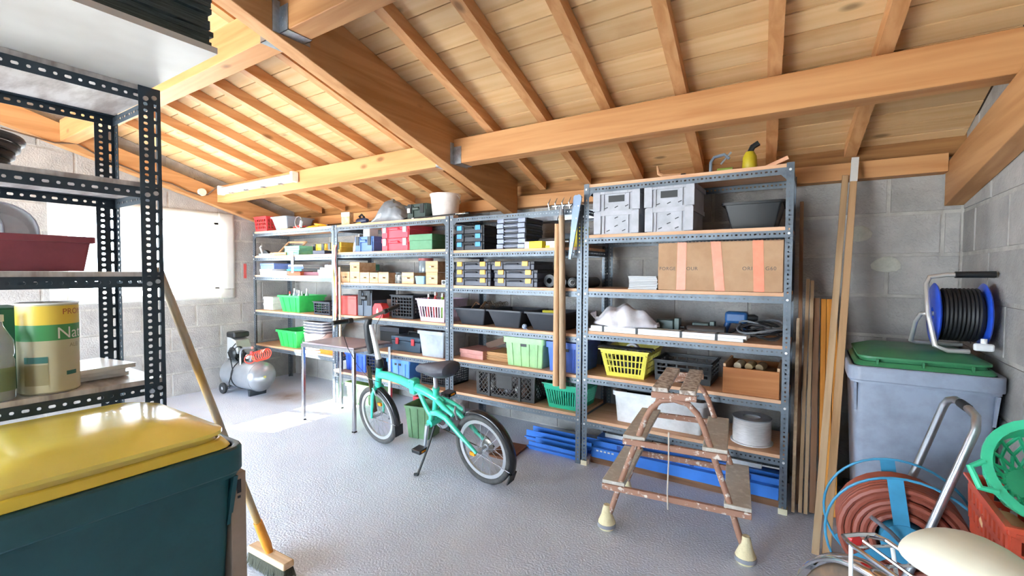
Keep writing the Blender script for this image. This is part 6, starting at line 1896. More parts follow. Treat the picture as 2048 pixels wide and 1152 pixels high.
# ------------------------------------------------------------------ wheelie bins
def wheelie_bin(name, label, loc, rz, mb_, ml_, w=0.58, d=0.62, h=0.95, rimh=0.075, tabs=(-0.5, 0, 0.5)):
    """front of the bin faces -y in its own frame"""
    t = thing(name, label, 'bin', loc, rz)
    bw, bd = w * 0.80, d * 0.72
    obj('body', MB().tub(bw, bd, w * 0.93, d * 0.90, h - rimh * 0.6, 0.006, 0.03, 0.04, y0=-0.01), mb_, t)
    obj('rim', MB().rrect_ring(w * 0.925, d * 0.895, h - rimh, h, w * 0.04, 0.03, y0=-0.01), mb_, t, bevel=0.006)
    obj('rim_skirt', MB().rrect_ring(w * 0.925, d * 0.895, h - rimh - 0.012, h - rimh, w * 0.02, 0.03, y0=-0.01), mb_, t)
    for s in (-1, 1):
        obj('corner_rib', MB().hexa([(s * w * 0.44 - 0.006, -d * 0.43, h - rimh - 0.16), (s * w * 0.44 + 0.006, -d * 0.43, h - rimh - 0.16), (s * w * 0.44 + 0.006, -d * 0.40, h - rimh - 0.16), (s * w * 0.44 - 0.006, -d * 0.40, h - rimh - 0.16),
                                     (s * w * 0.45 - 0.006, -d * 0.48, h - rimh - 0.013), (s * w * 0.45 + 0.006, -d * 0.48, h - rimh - 0.013), (s * w * 0.45 + 0.006, -d * 0.42, h - rimh - 0.013), (s * w * 0.45 - 0.006, -d * 0.42, h - rimh - 0.013)]), mb_, t)
        wl_ = obj('wheel', MB().lathe([(0.03, -0.022), (0.095, -0.022), (0.10, -0.014), (0.10, 0.014), (0.095, 0.022), (0.03, 0.022)], 22, (s * (w * 0.42), d * 0.36, 0.10), 'x', closed=True), M_RUBBER, t)
    obj('axle', MB().cyl((-w * 0.42, d * 0.36, 0.10), (w * 0.42, d * 0.36, 0.10), 0.011, n=10), M_GALV, t)
    # lid: rolled double edge and shallow crown rising to the hinge
    lw, ldp = w * 0.90, d * 0.90
    obj('lid_edge', MB().tub(lw + 0.01, ldp, lw - 0.02, ldp - 0.03, 0.024, 0.01, h + 0.001, 0.06, y0=-0.02), ml_, t, bevel=0.004)
    obj('lid_waist', MB().tub(lw - 0.045, ldp - 0.05, lw - 0.06, ldp - 0.06, 0.022, 0.05, h + 0.020, 0.05, y0=-0.015), ml_, t)
    m = MB()
    ring = []
    rad = 0.06
    secs_ = [(lw - 0.02, ldp - 0.01, h + 0.040), (lw - 0.02, ldp - 0.01, h + 0.050), (lw - 0.05, ldp - 0.04, h + 0.056), (lw - 0.16, ldp - 0.16, h + 0.080), (lw - 0.34, ldp - 0.34, h + 0.084)]
    for (a, b, zz) in secs_:
        out = []
        rr = min(rad, a / 2 - 0.01, b / 2 - 0.01)
        for cx, cy, a0 in ((a / 2 - rr, -b / 2 + rr, -90), (a / 2 - rr, b / 2 - rr, 0), (-a / 2 + rr, b / 2 - rr, 90), (-a / 2 + rr, -b / 2 + rr, 180)):
            for k in range(5):
                an = radians(a0 + 22.5 * k)
                out.append((cx + rr * cos(an), -0.015 + cy + rr * sin(an), zz))
        ring.append(out)
    n = len(ring[0])
    for r_ in ring:
        m.v.extend(r_)
    for i in range(len(ring) - 1):
        for j in range(n):
            k = (j + 1) % n
            m.f.append((i * n + j, i * n + k, (i + 1) * n + k, (i + 1) * n + j))
    m.f.append(tuple((len(ring) - 1) * n + j for j in range(n)))
    m.f.append(tuple(n - 1 - j for j in range(n)))
    obj('lid', m, ml_, t)
    obj('hinge_bar', MB().cyl((-w * 0.40, d * 0.49, h + 0.01), (w * 0.40, d * 0.49, h + 0.01), 0.014, n=10), mb_, t)
    for s in tabs:
        obj('lid_tab', MB().box(s * w * 0.6 - 0.004, s * w * 0.6 + 0.004, -0.02 - ldp / 2 - 0.004, -0.02 - ldp / 2 + 0.02, h + 0.014, h + 0.040), ml_, t)
    return t


wheelie_bin('wheelie_bin', 'dark green wheelie bin with a glossy yellow lid', (-1.660, 0.405, 0.0), 90, plastic('bottle_green_bin', (26, 78, 82), 0.45), mat('glossy_yellow_lid', (240, 214, 92), 0.2, col2=(230, 202, 78), scale=3, coat=0.3), w=0.58, d=0.60, h=0.95, tabs=())
wheelie_bin('wheelie_bin', 'grey wheelie bin with a dark green lid in the wall corner', (0.465, 3.215, 0.0), 0, plastic('mid_grey_bin', (150, 160, 178), 0.4), plastic('forest_green_lid', (56, 128, 84), 0.4), w=0.58, d=0.62, h=0.985)

# ------------------------------------------------------------------ cable reel on the grey bin
t = thing('cable_reel', 'blue cable reel with black cord standing on the green bin lid', 'reel', (0.625, 3.16, 1.070))
RB = plastic('cobalt_reel', (40, 84, 206), 0.3)
M_RF = mat('galvanised_reel_frame', (206, 204, 200), 0.35, 0.6)
rc = (0, 0, 0.178)
for x in (-0.095, 0.085):
    obj('flange', MB().lathe([(0.035, 0.0), (0.15, 0.0), (0.158, 0.005), (0.15, 0.012), (0.035, 0.012)], 36, (x, 0, 0.178), 'x', closed=True), RB, t)
obj('drum', MB().lathe([(0.05, -0.083), (0.10, -0.083), (0.10, 0.085), (0.05, 0.085)], 24, rc, 'x', closed=True), M_BLACK, t)
pts = []
for i in range(24 * 11):
    a = 2 * pi * i / 24
    lay = i // 24
    pts.append((-0.074 + 0.152 * (i / (24 * 11)), 0.113 * cos(a), 0.178 + 0.113 * sin(a)))
obj('wound_cord', MB().tube(pts, 0.0078, 6), M_CORD, t)
pts = []
for i in range(24 * 9):
    a = 2 * pi * i / 24
    pts.append((0.07 - 0.138 * (i / (24 * 9)), 0.126 * cos(a), 0.178 + 0.126 * sin(a)))
obj('wound_cord', MB().tube(pts, 0.0078, 6), M_CORD, t)
obj('axle', MB().cyl((-0.115, 0, 0.178), (0.10, 0, 0.178), 0.012, n=12), M_RF, t)
obj('tube_stand', MB().tube([(0.02, -0.13, 0.011), (-0.06, -0.15, 0.011), (-0.105, -0.145, 0.03), (-0.125, -0.10, 0.18), (-0.13, -0.045, 0.33), (-0.115, -0.03, 0.365), (-0.05, -0.03, 0.378), (-0.01, -0.03, 0.378)], 0.0115, 10), M_RF, t)
obj('tube_stand', MB().tube([(-0.115, 0, 0.178), (-0.135, 0.02, 0.175), (-0.15, 0.06, 0.13), (-0.16, 0.11, 0.02), (-0.14, 0.13, 0.011), (0.05, 0.14, 0.011)], 0.0105, 10), M_RF, t)
obj('grip', MB().cyl((-0.02, -0.03, 0.378), (0.125, -0.03, 0.380), 0.0165, n=12), M_BLACK, t)
pg = obj('white_plug', MB().box(0.03, 0.10, -0.165, -0.135, 0.02, 0.055), M_WHITE, t, bevel=0.008)
obj('plug_collar', MB().cyl((0.065, -0.15, 0.055), (0.065, -0.15, 0.078), 0.012, n=10), M_WHITE, pg)

# ------------------------------------------------------------------ hose cart
t = thing('hose_cart', 'blue wire hose cart with terracotta hose and aluminium handle', 'hose cart', (0.325, 2.38, 0.0))
M_BW = plastic('petrol_blue_wire', (64, 150, 190), 0.4)
M_HOSE = mat('terracotta_hose', (158, 84, 66), 0.5, col2=(142, 72, 56), scale=12)
cz = 0.415
for k, y in enumerate((-0.11, 0.11)):
    obj('ring', MB().tube([(0.252 * cos(2 * pi * i / 40), y, cz + 0.252 * sin(2 * pi * i / 40)) for i in range(40)], 0.005, 8, closed=True), M_BW, t)
    for a in (90, 210, 330):
        c_, s_ = cos(radians(a + 8)), sin(radians(a + 8))
        obj('flat_spoke', MB().bar((0.02 * c_, y, cz + 0.02 * s_), (0.25 * c_, y, cz + 0.25 * s_), 0.05, 0.004, (0, 1, 0)), M_BW, t)
obj('hub', MB().cyl((0, -0.115, cz), (0, 0.115, cz), 0.075, n=18), M_BW, t)
for lay, rr in enumerate((0.10, 0.125, 0.15, 0.175, 0.20)):
    pts = []
    for i in range(30 * 8):
        a = 2 * pi * i / 30
        u = i / (30 * 8)
        if lay % 2:
            u = 1 - u
        pts.append((rr * cos(a), -0.092 + 0.184 * u, cz + rr * sin(a)))
    obj('hose_layer', MB().tube(pts, 0.0125, 7), M_HOSE, t)
obj('handle', MB().tube([(-0.02, 0.125, 0.30), (0.035, 0.125, 0.55), (0.14, 0.125, 0.92), (0.15, 0.11, 0.945), (0.165, 0.08, 0.957), (0.175, -0.06, 0.955), (0.185, -0.10, 0.94), (0.18, -0.125, 0.90), (0.06, -0.125, 0.48), (0.0, -0.125, 0.28)], 0.0145, 10), M_ALU, t)
obj('handle_grip', MB().tube([(0.170, 0.03, 0.9565), (0.1745, -0.05, 0.9555)], 0.0165, 10), M_BLACK, t)
obj('frame_leg', MB().tube([(-0.02, 0.125, 0.30), (-0.10, 0.125, 0.14), (-0.235, 0.125, 0.0145), (-0.235, -0.125, 0.0145), (-0.10, -0.125, 0.14), (0.0, -0.125, 0.28)], 0.0145, 10), M_ALU, t)
obj('axle', MB().cyl((0.05, -0.15, 0.105), (0.05, 0.15, 0.105), 0.010, n=10), M_GALV, t)
obj('axle_strut', MB().tube([(0.0, 0.0, 0.34), (0.05, 0.0, 0.105)], 0.012, 8), M_ALU, t)
for s in (-1, 1):
    obj('wheel', MB().lathe([(0.02, -0.014), (0.10, -0.016), (0.105, 0), (0.10, 0.016), (0.02, 0.014)], 24, (0.05, s * 0.155, 0.105), 'y', closed=True), M_BLACK, t)
obj('winding_arm', MB().tube([(0, -0.13, cz), (-0.05, -0.16, cz + 0.06), (-0.11, -0.16, cz + 0.10)], 0.008, 8), M_GALV, t)

# ------------------------------------------------------------------ old bicycle in the near right corner
ob = thing('old_bicycle', 'old bicycle with a wide cream saddle and chrome rack', 'bicycle', (0.185, 1.46, 0.0), 0, rot=(0, 0, radians(-54)))
w_ = wheel(ob, 0.0, 0.335, 0.335, mat('tan_wall_tyre', (128, 100, 76), 0.7, col2=(70, 66, 62), scale=8), M_RIM, 28)
fender(ob, 0.0, 0.335, 0.352, 150, 20, 0.032, M_CHROME)
obj('chain_stay', MB().tube([(0.0, 0.06, 0.335), (0.40, 0.03, 0.30)], 0.010, 8), M_BW, ob)
obj('chain_stay', MB().tube([(0.0, -0.06, 0.335), (0.40, -0.03, 0.30)], 0.010, 8), M_BW, ob)
obj('seat_stay', MB().tube([(0.0, 0.06, 0.335), (0.27, 0.02, 0.68)], 0.008, 8), M_BW, ob)
obj('seat_stay', MB().tube([(0.0, -0.06, 0.335), (0.27, -0.02, 0.68)], 0.008, 8), M_BW, ob)
obj('seat_tube', MB().tube([(0.40, 0, 0.30), (0.27, 0, 0.70)], 0.016, 10), M_BW, ob)
obj('down_tube', MB().tube([(0.40, 0, 0.30), (0.78, 0, 0.62)], 0.016, 10), M_BW, ob)
obj('top_tube', MB().tube([(0.30, 0, 0.62), (0.77, 0, 0.66)], 0.015, 10), M_BW, ob)
obj('seat_post', MB().tube([(0.27, 0, 0.70), (0.25, 0, 0.80)], 0.012, 10), M_CHROME, ob)
obj('bottom_bracket', MB().cyl((0.40, -0.04, 0.30), (0.40, 0.04, 0.30), 0.025, n=12), M_BW, ob)
mm = MB()
secs = [(0.09, 0.060, 0.030, 0.835), (0.105, 0.095, 0.048, 0.838), (0.15, 0.115, 0.056, 0.842), (0.22, 0.105, 0.054, 0.842), (0.29, 0.070, 0.048, 0.838), (0.35, 0.040, 0.040, 0.832), (0.40, 0.027, 0.032, 0.826), (0.425, 0.015, 0.02, 0.82)]
n = 14
for (x, hw, hh, zc) in secs:
    for k in range(n):
        a = 2 * pi * k / n
        mm.v.append((x, hw * cos(a), zc + (hh * sin(a) if sin(a) > 0 else 0.7 * hh * sin(a))))
for i in range(len(secs) - 1):
    for k in range(n):
        k2 = (k + 1) % n
        mm.f.append((i * n + k, i * n + k2, (i + 1) * n + k2, (i + 1) * n + k))
mm.f.append(tuple(range(n))[::-1]); mm.f.append(tuple((len(secs) - 1) * n + k for k in range(n)))
sd = obj('saddle', mm, mat('cream_saddle_vinyl', (232, 228, 208), 0.3, col2=(212, 208, 186), scale=4), ob, sub=1)
obj('saddle_spring', MB().tube([(0.16 + 0.018 * cos(i * 0.9), 0.05 + 0.018 * sin(i * 0.9), 0.755 + 0.0015 * i) for i in range(30)], 0.003, 5), M_CHROME, ob)
rk = obj('rack', MB().tube([(0.20, 0.045, 0.742), (-0.07, 0.055, 0.742), (-0.10, 0.045, 0.742), (-0.105, 0, 0.742), (-0.10, -0.045, 0.742), (-0.07, -0.055, 0.742), (0.20, -0.045, 0.742)], 0.006, 8), M_CHROME, ob)
obj('rack_spring_arm', MB().tube([(0.18, 0.03, 0.755), (-0.05, 0.03, 0.757), (-0.07, 0, 0.757), (-0.05, -0.03, 0.757), (0.18, -0.03, 0.755)], 0.004, 8), M_CHROME, rk)
for x in (-0.05, 0.03, 0.11):
    obj('rack_bar', MB().cyl((x, -0.05, 0.742), (x, 0.05, 0.742), 0.004, n=8), M_CHROME, rk)
for s in (-1, 1):
    obj('rack_stay', MB().tube([(-0.06, s * 0.056, 0.742), (-0.03, s * 0.075, 0.50), (0.0, s * 0.070, 0.335)], 0.005, 8), M_WHITE, ob)
obj('tail_lamp', MB().cyl((-0.107, 0, 0.72), (-0.122, 0, 0.72), 0.016, n=12), mat('red_lens', (190, 30, 30), 0.2), ob)
obj('head_tube', MB().cyl((0.80, 0, 0.56), (0.76, 0, 0.72), 0.02, n=12), M_BW, ob)
obj('fork', MB().tube([(0.80, 0, 0.56), (0.77, 0.05, 0.45), (0.70, 0.05, 0.22)], 0.010, 8), M_BW, ob)
obj('fork', MB().tube([(0.80, 0, 0.56), (0.77, -0.05, 0.45), (0.70, -0.05, 0.22)], 0.010, 8), M_BW, ob)
wheel(ob, 0.70, 0.22, 0.22, mat('tan_wall_tyre', (128, 100, 76), 0.7), M_RIM, 20)
obj('handlebar', MB().tube([(0.60, -0.19, 0.86), (0.70, -0.15, 0.90), (0.75, 0, 0.84), (0.70, 0.15, 0.90), (0.60, 0.19, 0.86)], 0.010, 8), M_CHROME, ob)
obj('stem', MB().tube([(0.765, 0, 0.70), (0.75, 0, 0.84)], 0.010, 8), M_CHROME, ob)
obj('kickstand', MB().tube([(0.36, 0.03, 0.28), (0.34, 0.15, 0.008)], 0.008, 8), M_CHROME, ob)

# crate with colander on a storage trunk beside the wall
t = thing('storage_chest', 'grey plastic trunk under the rust red crate', 'trunk', (0.615, 1.98, 0.0))
obj('body', MB().box(-0.135, 0.14, -0.22, 0.20, 0, 0.49), plastic('slate_trunk', (96, 100, 108), 0.5), t, bevel=0.01)
obj('lid', MB().box(-0.14, 0.145, -0.225, 0.205, 0.491, 0.555), plastic('slate_trunk_lid', (82, 86, 94), 0.5), t, bevel=0.012)
RC = plastic('rust_red_crate', (202, 78, 50), 0.5)
rcb = basket('fruit_crate', 'rust red slatted crate holding the green colander', 'crate', 0.612, 1.80, 0.5565, 0.285, 0.42, 0.195, RC, 6, 2, 0.020, 0.007, 0.96, 0.03, 0.05, rz=0, nd=9, rimo=0.012)
t = thing('colander', 'big sea-green plastic colander basket tipped in the red crate', 'colander', (0.588, 2.02, 0.825), 0, rot=(radians(58), radians(-10), radians(14)))
t.scale = (0.85, 0.85, 0.85)
CG = plastic('sea_green_plastic', (62, 200, 150), 0.3)
obj('solid_band', MB().lathe([(0.150, 0.03), (0.165, 0.10), (0.185, 0.115), (0.185, 0.127), (0.155, 0.122), (0.145, 0.03)], 32, closed=True), CG, t)
mm = MB()
for i in range(16):
    a = 2 * pi * i / 16
    pts = [(r_ * cos(a + tw_), r_ * sin(a + tw_), zz) for r_, zz, tw_ in ((0.148, 0.035, 0), (0.13, -0.02, 0.18), (0.10, -0.06, 0.40), (0.05, -0.083, 0.75))]
    mm.tube(pts, 0.0065, 6)
    pts = [(r_ * cos(a - tw_), r_ * sin(a - tw_), zz) for r_, zz, tw_ in ((0.148, 0.035, 0), (0.13, -0.02, 0.18), (0.10, -0.06, 0.40), (0.05, -0.083, 0.75))]
    mm.tube(pts, 0.0065, 6)
o = obj('mesh_bowl', mm, CG, t); o['kind'] = 'stuff'
obj('base_ring', MB().lathe([(0.0, -0.088), (0.055, -0.085), (0.055, -0.076), (0.0, -0.078)], 24), CG, t)
obj('handle_lug', MB().tube([(-0.17, -0.05, 0.12), (-0.215, -0.035, 0.12), (-0.215, 0.035, 0.12), (-0.17, 0.05, 0.12)], 0.011, 8), CG, t)
for k, (x, y, zz, rr) in enumerate(((0.53, 2.06, 0.62, 0.045), (0.60, 1.90, 0.62, 0.05), (0.665, 2.0, 0.62, 0.042))):
    o = obj('potato', MB().lathe([(0.0001, -rr)] + [(rr * cos(radians(a)) * 1.0, rr * sin(radians(a))) for a in (-60, -30, 0, 30, 60)] + [(0.0001, rr)], 14), mat('potato_skin', (226, 184, 140), 0.8, col2=(206, 160, 112), scale=12), loc=(x, y, 0.5765 + 0.032 + rr))
    o.scale = (1.2, 0.9, 1.0)
    tag(o, ['pale potato lying under the colander by the cart side', 'pale potato lying toward the bicycle end of the red crate', 'pale potato lying on the wall side of the red crate'][k], 'potato')

# ------------------------------------------------------------------ broom and cardboard beside the yellow-lidded bin
HEADROT = radians(2)
t = thing('broom', 'broom with long worn pole leaning on the dark steel shelving', 'broom', (0, 0, 0))
p0, p1 = Vector((-2.175, 1.205, 0.09)), Vector((-2.098, 0.746, 1.462))
obj('pole', MB().tube([p0 + (p1 - p0) * 0.10, p1], 0.0155, 12), mat('worn_metal_pole', (178, 168, 150), 0.4, 0.3, col2=(190, 150, 80), scale=9, stretch=(1, 1, 0.25)), t)
obj('ferrule', MB().tube([p0 - (p1 - p0) * 0.01, p0 + (p1 - p0) * 0.03, p0 + (p1 - p0) * 0.13], [0.014, 0.021, 0.019], 12), plastic('amber_ferrule', (232, 150, 44), 0.4), t)
hd = obj('head', MB().box(-0.15, 0.15, -0.028, 0.028, 0.058, 0.09), wood('pale_broom_head', (218, 190, 156), (196, 164, 128), 'x', knots=False), t, loc=(-2.17, 1.205, 0), rot=(0, 0, HEADROT), bevel=0.006)
mm = MB()
for i in range(60):
    for j in range(9):
        x, y = -0.142 + 0.284 * i / 59, -0.024 + 0.048 * j / 8
        mm.cyl((x, y, 0.058), (x * 1.05 + random.uniform(-0.004, 0.004), y * 1.5 + random.uniform(-0.004, 0.004), 0.002), 0.0016, n=3, cap=False)
o = obj('bristles', mm, mat('dark_bristle', (84, 84, 70), 0.9), t, loc=(-2.17, 1.205, 0), rot=(0, 0, HEADROT)); o['kind'] = 'stuff'
t = thing('flat_carton', 'tall folded brown carton wedged beside the dark green bin', 'carton', (-1.62, 0.685, 0.0))
obj('board', MB().box(-0.22, 0.225, -0.022, 0.020, 0, 0.86), mat('dull_brown_carton', (158, 138, 120), 0.8, col2=(144, 124, 106), scale=6), t, bevel=0.002)
obj('tape_mark', MB().box(0.2252, 0.2262, -0.006, 0.006, 0.80, 0.84), M_BLACK, t)
obj('printed_mark', MB().box(0.2252, 0.2262, -0.004, 0.004, 0.785, 0.792), M_BLACK, t)

# ------------------------------------------------------------------ things on the near shelf
z = 1.447 + E_
solid_crate('plastic_tray', 'long dull red plastic tray on the near dark shelf', 'tray', -2.14, -0.14, z, 0.25, 0.69, 0.112, plastic('plum_red_tray', (150, 70, 84), 0.45), 0.93, 0.012, 0.018, 0, False)
for k in range(3):
    t = thing('enamel_bowl', ['white enamel bowl at the front of the row behind the red tray', 'white enamel bowl in the middle of the row behind the red tray', 'white enamel bowl at the back of the row behind the red tray'][k], 'bowl', (-2.385 + 0.006 * k, 0.20 + 0.085 * k, z + 0.115), 0, 'white enamel bowls', rot=(radians(70), 0, radians(70)))
    obj('bowl', MB().lathe([(0.0, 0.0), (0.06, 0.002), (0.10, 0.02), (0.115, 0.045), (0.117, 0.045), (0.098, 0.016), (0.0, 0.006)], 28), M_WHITE, t)
    obj('rolled_rim', MB().tube([(0.116 * cos(2 * pi * i / 28), 0.116 * sin(2 * pi * i / 28), 0.046) for i in range(28)], 0.003, 6, closed=True), GRY, t)
z = 1.765 + E_
t = thing('hose_coil', 'loose coil of black hose on the upper near shelf', 'hose', (-2.20, 0.24, z))
for k in range(4):
    obj('coil', MB().tube([((0.13 + 0.012 * k) * cos(2 * pi * i / 30), (0.13 + 0.012 * k) * sin(2 * pi * i / 30), 0.014 + 0.024 * k + 0.012) for i in range(30)], 0.0135, 8, closed=True), mat('grey_black_hose', (62, 60, 60), 0.5), t)
z = 1.057 + E_
# white tub of garden product with printed label
t = thing('plastic_pail', 'tall white tub with yellow and green label on the near shelf', 'tub', (-2.085, 0.437, z))
r0, hh = 0.0735, 0.285
obj('body', MB().lathe([(0.0, 0.0), (r0 - 0.005, 0.0), (r0, 0.006), (r0, hh)], 40), mat('beige_label_paper', (196, 190, 160), 0.4, col2=(182, 176, 146), scale=3), t)
obj('rim', MB().lathe([(r0 - 0.004, hh - 0.002), (r0 + 0.002, hh), (r0 + 0.002, hh + 0.004), (r0 - 0.004, hh + 0.004)], 40, closed=True), M_WHITE, t)
lb1 = obj('label_band', MB().lathe([(r0 + 0.0006, hh - 0.065), (r0 + 0.0006, hh - 0.005)], 40), mat('mustard_band', (226, 194, 72), 0.4), t)
lb2 = obj('label_band', MB().lathe([(r0 + 0.0006, hh - 0.115), (r0 + 0.0006, hh - 0.065)], 40), mat('leaf_green_band', (64, 140, 82), 0.4), t)
lb3 = obj('label_panel', MB(), None, t) if False else None
mm = MB()
for (a0, a1, z0_, z1_) in ((-72, -24, 0.148, 0.165),):
    for i in range(8):
        pass


def wrap_text(parent, txt, size, zc, a_start, r, m, name='lettering'):
    c = bpy.data.curves.new(name, 'FONT'); c.body = txt; c.size = size; c.resolution_u = 3; c.extrude = 0
    o = bpy.data.objects.new(name, c)
    me = bpy.data.meshes.new_from_object(o)
    bpy.data.objects.remove(o); bpy.data.curves.remove(c)
    bm_ = bmesh.new(); bm_.from_mesh(me); bmesh.ops.triangulate(bm_, faces=bm_.faces[:]); bmesh.ops.subdivide_edges(bm_, edges=bm_.edges[:], cuts=4, use_grid_fill=True); bm_.to_mesh(me); bm_.free()
    for v in me.vertices:
        a = a_start + v.co.x / r
        yv = v.co.y
        v.co = (r * cos(a), r * sin(a), zc + yv)
    me.materials.append(m)
    o = bpy.data.objects.new(name, me); link(o, parent)
    return o


def patch(parent, a0, a1, z0_, z1_, r, m, name='label_panel'):
    mm = MB(); n = 8
    for i in range(n + 1):
        a = radians(a0 + (a1 - a0) * i / n)
        mm.v.append((r * cos(a), r * sin(a), z0_)); mm.v.append((r * cos(a), r * sin(a), z1_))
    for i in range(n):
        mm.f.append((2 * i, 2 * i + 2, 2 * i + 3, 2 * i + 1))
    return obj(name, mm, m, parent)


wrap_text(t, 'PROM', 0.026, hh - 0.033, radians(14), r0 + 0.001, mat('rust_print', (168, 84, 52), 0.6))
wrap_text(t, 'Natu', 0.052, hh - 0.110, radians(2), r0 + 0.001, PAPER)
wrap_text(t, 'ALEI', 0.018, hh - 0.140, radians(28), r0 + 0.001, mat('olive_print', (132, 128, 98), 0.6))
patch(t, -60, -14, hh - 0.185, hh - 0.165, r0 + 0.0008, mat('teal_print', (52, 110, 104), 0.5))
patch(t, -60, -14, 0.03, hh - 0.190, r0 + 0.0008, mat('khaki_panel', (150, 142, 108), 0.5))
patch(t, 20, 45, 0.055, 0.068, r0 + 0.0008, mat('teal_print', (52, 110, 104), 0.5), 'printed_mark')
M_PET = mat('clear_bottle_plastic', (214, 220, 226), 0.1, trans=0.6)
t = thing('water_bottle', 'clear plastic bottle with white cap beside the labelled tub', 'bottle', (-2.05, 0.315, z))
obj('body', MB().lathe([(0.0, 0), (0.036, 0.0), (0.039, 0.006), (0.039, 0.12), (0.036, 0.13), (0.039, 0.14), (0.038, 0.18), (0.016, 0.225), (0.015, 0.24)], 24), M_PET, t)
obj('cap', MB().lathe([(0.018, 0.238), (0.018, 0.258), (0.0, 0.26)], 18), M_WHITE, t)
obj('label', MB().lathe([(0.0395, 0.03), (0.0395, 0.10)], 24), mat('olive_label', (110, 126, 92), 0.5), t)
carton('box', 'dark green carton behind the clear bottle on the near shelf', 'box', -2.30, 0.10, z, 0.20, 0.30, 0.27, mat('dark_green_card', (32, 96, 74), 0.6))
tag(obj('sponge', MB().lathe([(0.0, 0), (0.04, 0.0), (0.05, 0.05), (0.03, 0.10), (0.0, 0.11)], 14), mat('brown_sponge', (150, 84, 48), 0.9), loc=(-2.08, 0.225, z)), 'rusty brown lump standing next to the clear bottle', 'sponge')
for k in range(4):
    o = obj('board_sample', MB().box(-0.12, 0.12, -0.20, 0.09, 0, 0.013), mat('sample_%d' % k, [(150, 150, 128), (206, 206, 196), (122, 128, 110), (170, 160, 140)][k], 0.6), loc=(-2.17, 0.04, z + 0.0145 * k), rot=(0, 0, 0.03 * k))
    tag(o, ['lowest flat board sample in the pile by the bottle', 'pale flat board sample near the bottom of the pile by the bottle', 'dark flat board sample in the pile by the bottle', 'topmost flat board sample of the pile by the bottle'][k], 'board')
for k in range(3):
    t = thing('catalogue', ['lowest catalogue lying behind the labelled tub', 'middle catalogue lying behind the labelled tub', 'topmost catalogue with bright cover behind the labelled tub'][k], 'catalogue', (-2.26 + 0.02 * k, 0.575, z + 0.0165 * k), [4, -6, 10][k], 'catalogues on the near shelf')
    obj('pages', MB().box(-0.118, 0.118, -0.086, 0.082, 0.001, 0.015), PAPER, t)
    obj('cover', MB().box(-0.12, 0.12, -0.088, 0.084, 0.015, 0.016), mat('catalogue_cover_%d' % k, [(170, 176, 160), (212, 214, 204), (232, 234, 236)][k], 0.35), t)
z = 0.70 + E_
tag(obj('cardboard_sheet', MB().box(-0.16, 0.16, -0.25, 0.25, 0, 0.012), M_CARD, loc=(-2.22, 0.35, z)), 'flat brown cardboard on the low near shelf', 'cardboard')
carton('small_carton', 'small red carton on the low near shelf', 'carton', -2.10, 0.43, z + 0.0125, 0.10, 0.12, 0.16, plastic('brick_red_card', (196, 92, 78), 0.6))

# ------------------------------------------------------------------ board and black sheets lying on the near shelf
tag(obj('melamine_board', MB().box(-0.48, 0.48, -0.66, 0.66, 0, 0.018), mat('pale_melamine', (214, 212, 208), 0.4, col2=(188, 184, 178), scale=1.6), loc=(-2.0, 0.045, 2.106)), 'wide pale board lying across the top of the near shelving', 'board')
M_SHEET = mat('black_green_sheet', (34, 46, 48), 0.75, col2=(70, 84, 84), scale=30, stretch=(0.4, 0.4, 14), bump=0.3, bscale=60)
random.seed(11)
for k in range(15):
    mm = MB()
    ex = 0.475 + random.uniform(-0.014, 0.004); ey = 0.655 + random.uniform(-0.016, 0.003)
    n = 26
    pts = []
    for i in range(n):
        pts.append((ex + random.uniform(-0.006, 0.0), -0.655 + (ey + 0.655) * i / (n - 1)))
    for i in range(12):
        pts.append((ex - (ex + 0.47) * (i + 1) / 13, ey + random.uniform(-0.006, 0)))
    pts += [(-0.47, ey), (-0.47, -0.655)]
    mm.prism(pts, 0.0, 0.0155 + random.uniform(-0.001, 0), 'xy')
    o = obj('corrugated_sheet', mm, M_SHEET, loc=(-2.0, 0.045, 2.1245 + 0.0162 * k), smooth=False)
    tag(o, 'black ragged-edged sheet in the stack on the overhead board', 'sheet', 'black sheets on the overhead board')

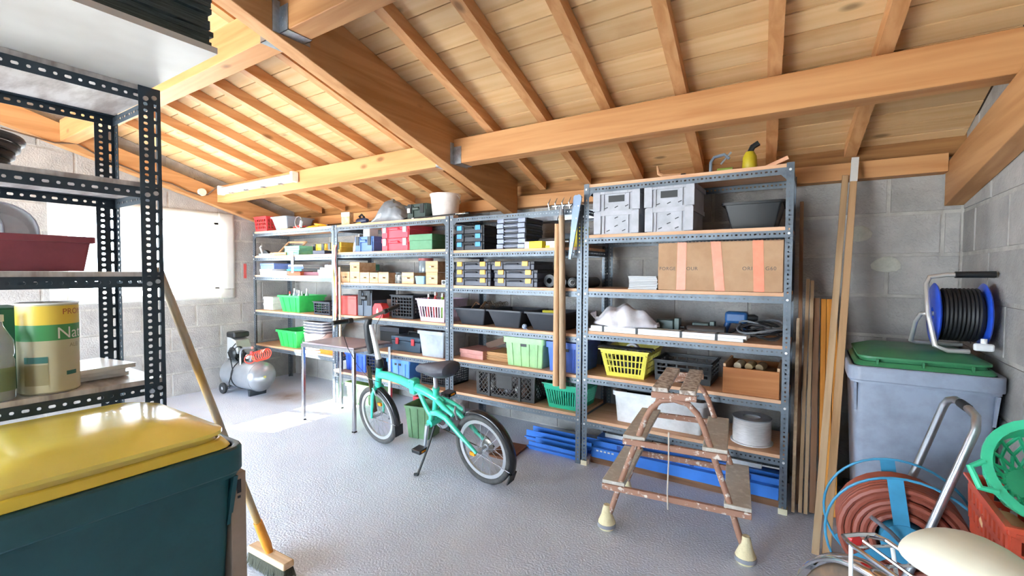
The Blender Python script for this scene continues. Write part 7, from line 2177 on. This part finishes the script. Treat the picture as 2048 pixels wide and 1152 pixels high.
# ------------------------------------------------------------------ bar clamp and cables at the post between the two left units
t = thing('bar_clamp', 'long beige bar clamp hanging on the shelf post by the table', 'clamp', (-4.235, 3.145, 0.36))
obj('rail', MB().box(-0.014, 0.014, -0.006, 0.006, 0.0, 1.14), mat('beige_clamp_bar', (214, 196, 166), 0.45, 0.2, col2=(194, 172, 140), scale=10), t, bevel=0.002)
obj('fixed_jaw', MB().prism([(-0.012, 0.0), (0.016, 0.0), (0.016, 0.05), (-0.012, 0.05), (-0.10, 0.03), (-0.10, 0.008)], -0.010, 0.010, 'xz'), mat('beige_clamp_bar', (214, 196, 166), 0.45), t)
obj('screw', MB().cyl((-0.085, 0, -0.05), (-0.085, 0, 0.09), 0.009, n=10), M_GALV, t)
obj('tommy_bar', MB().cyl((-0.135, 0, -0.045), (-0.035, 0, -0.045), 0.006, n=8), M_GALV, t)
obj('hook', MB().tube([(0, 0, 1.13), (0, 0.02, 1.15), (0, 0.036, 1.15)], 0.004, 6), M_GALV, t)
for k, (c, lb) in enumerate((((206, 210, 224), 'grey flex in the cable bundle hanging on the shelf post'), ((196, 174, 84), 'yellow flex in the cable bundle hanging on the shelf post'), ((232, 230, 226), 'white flex in the cable bundle hanging on the shelf post'), ((150, 66, 52), 'red-brown flex in the cable bundle hanging on the shelf post'))):
    x = -4.365 + 0.018 * k
    L = 0.86 - 0.05 * k
    pts = [(x, 3.172, 1.74), (x - 0.004, 3.160, 1.70)] + [(x + 0.010 * sin(i * 1.7 + k), 3.160 + 0.004 * cos(i + k), 1.66 - L * i / 8) for i in range(9)] + [(x + 0.014, 3.158, 1.66 - L + 0.10), (x + 0.012, 3.158, 1.40)]
    tag(obj('flex_cable', MB().tube(pts, 0.006, 6), plastic('flex_%d' % k, c, 0.5)), lb, 'cable', 'cables hanging on the shelf post')

# black rubber mat in front of the hose cart
t = thing('rubber_mat', 'black rubber mat on the floor in front of the hose cart', 'mat', (0.16, 2.60, 0.0), -20)
obj('mat', MB().box(-0.11, 0.11, -0.09, 0.09, 0, 0.010), M_RUBBER, t, bevel=0.003)
for k in range(5):
    obj('rib', MB().box(-0.10, 0.10, -0.075 + 0.036 * k, -0.068 + 0.036 * k, 0.010, 0.013), M_RUBBER, t)
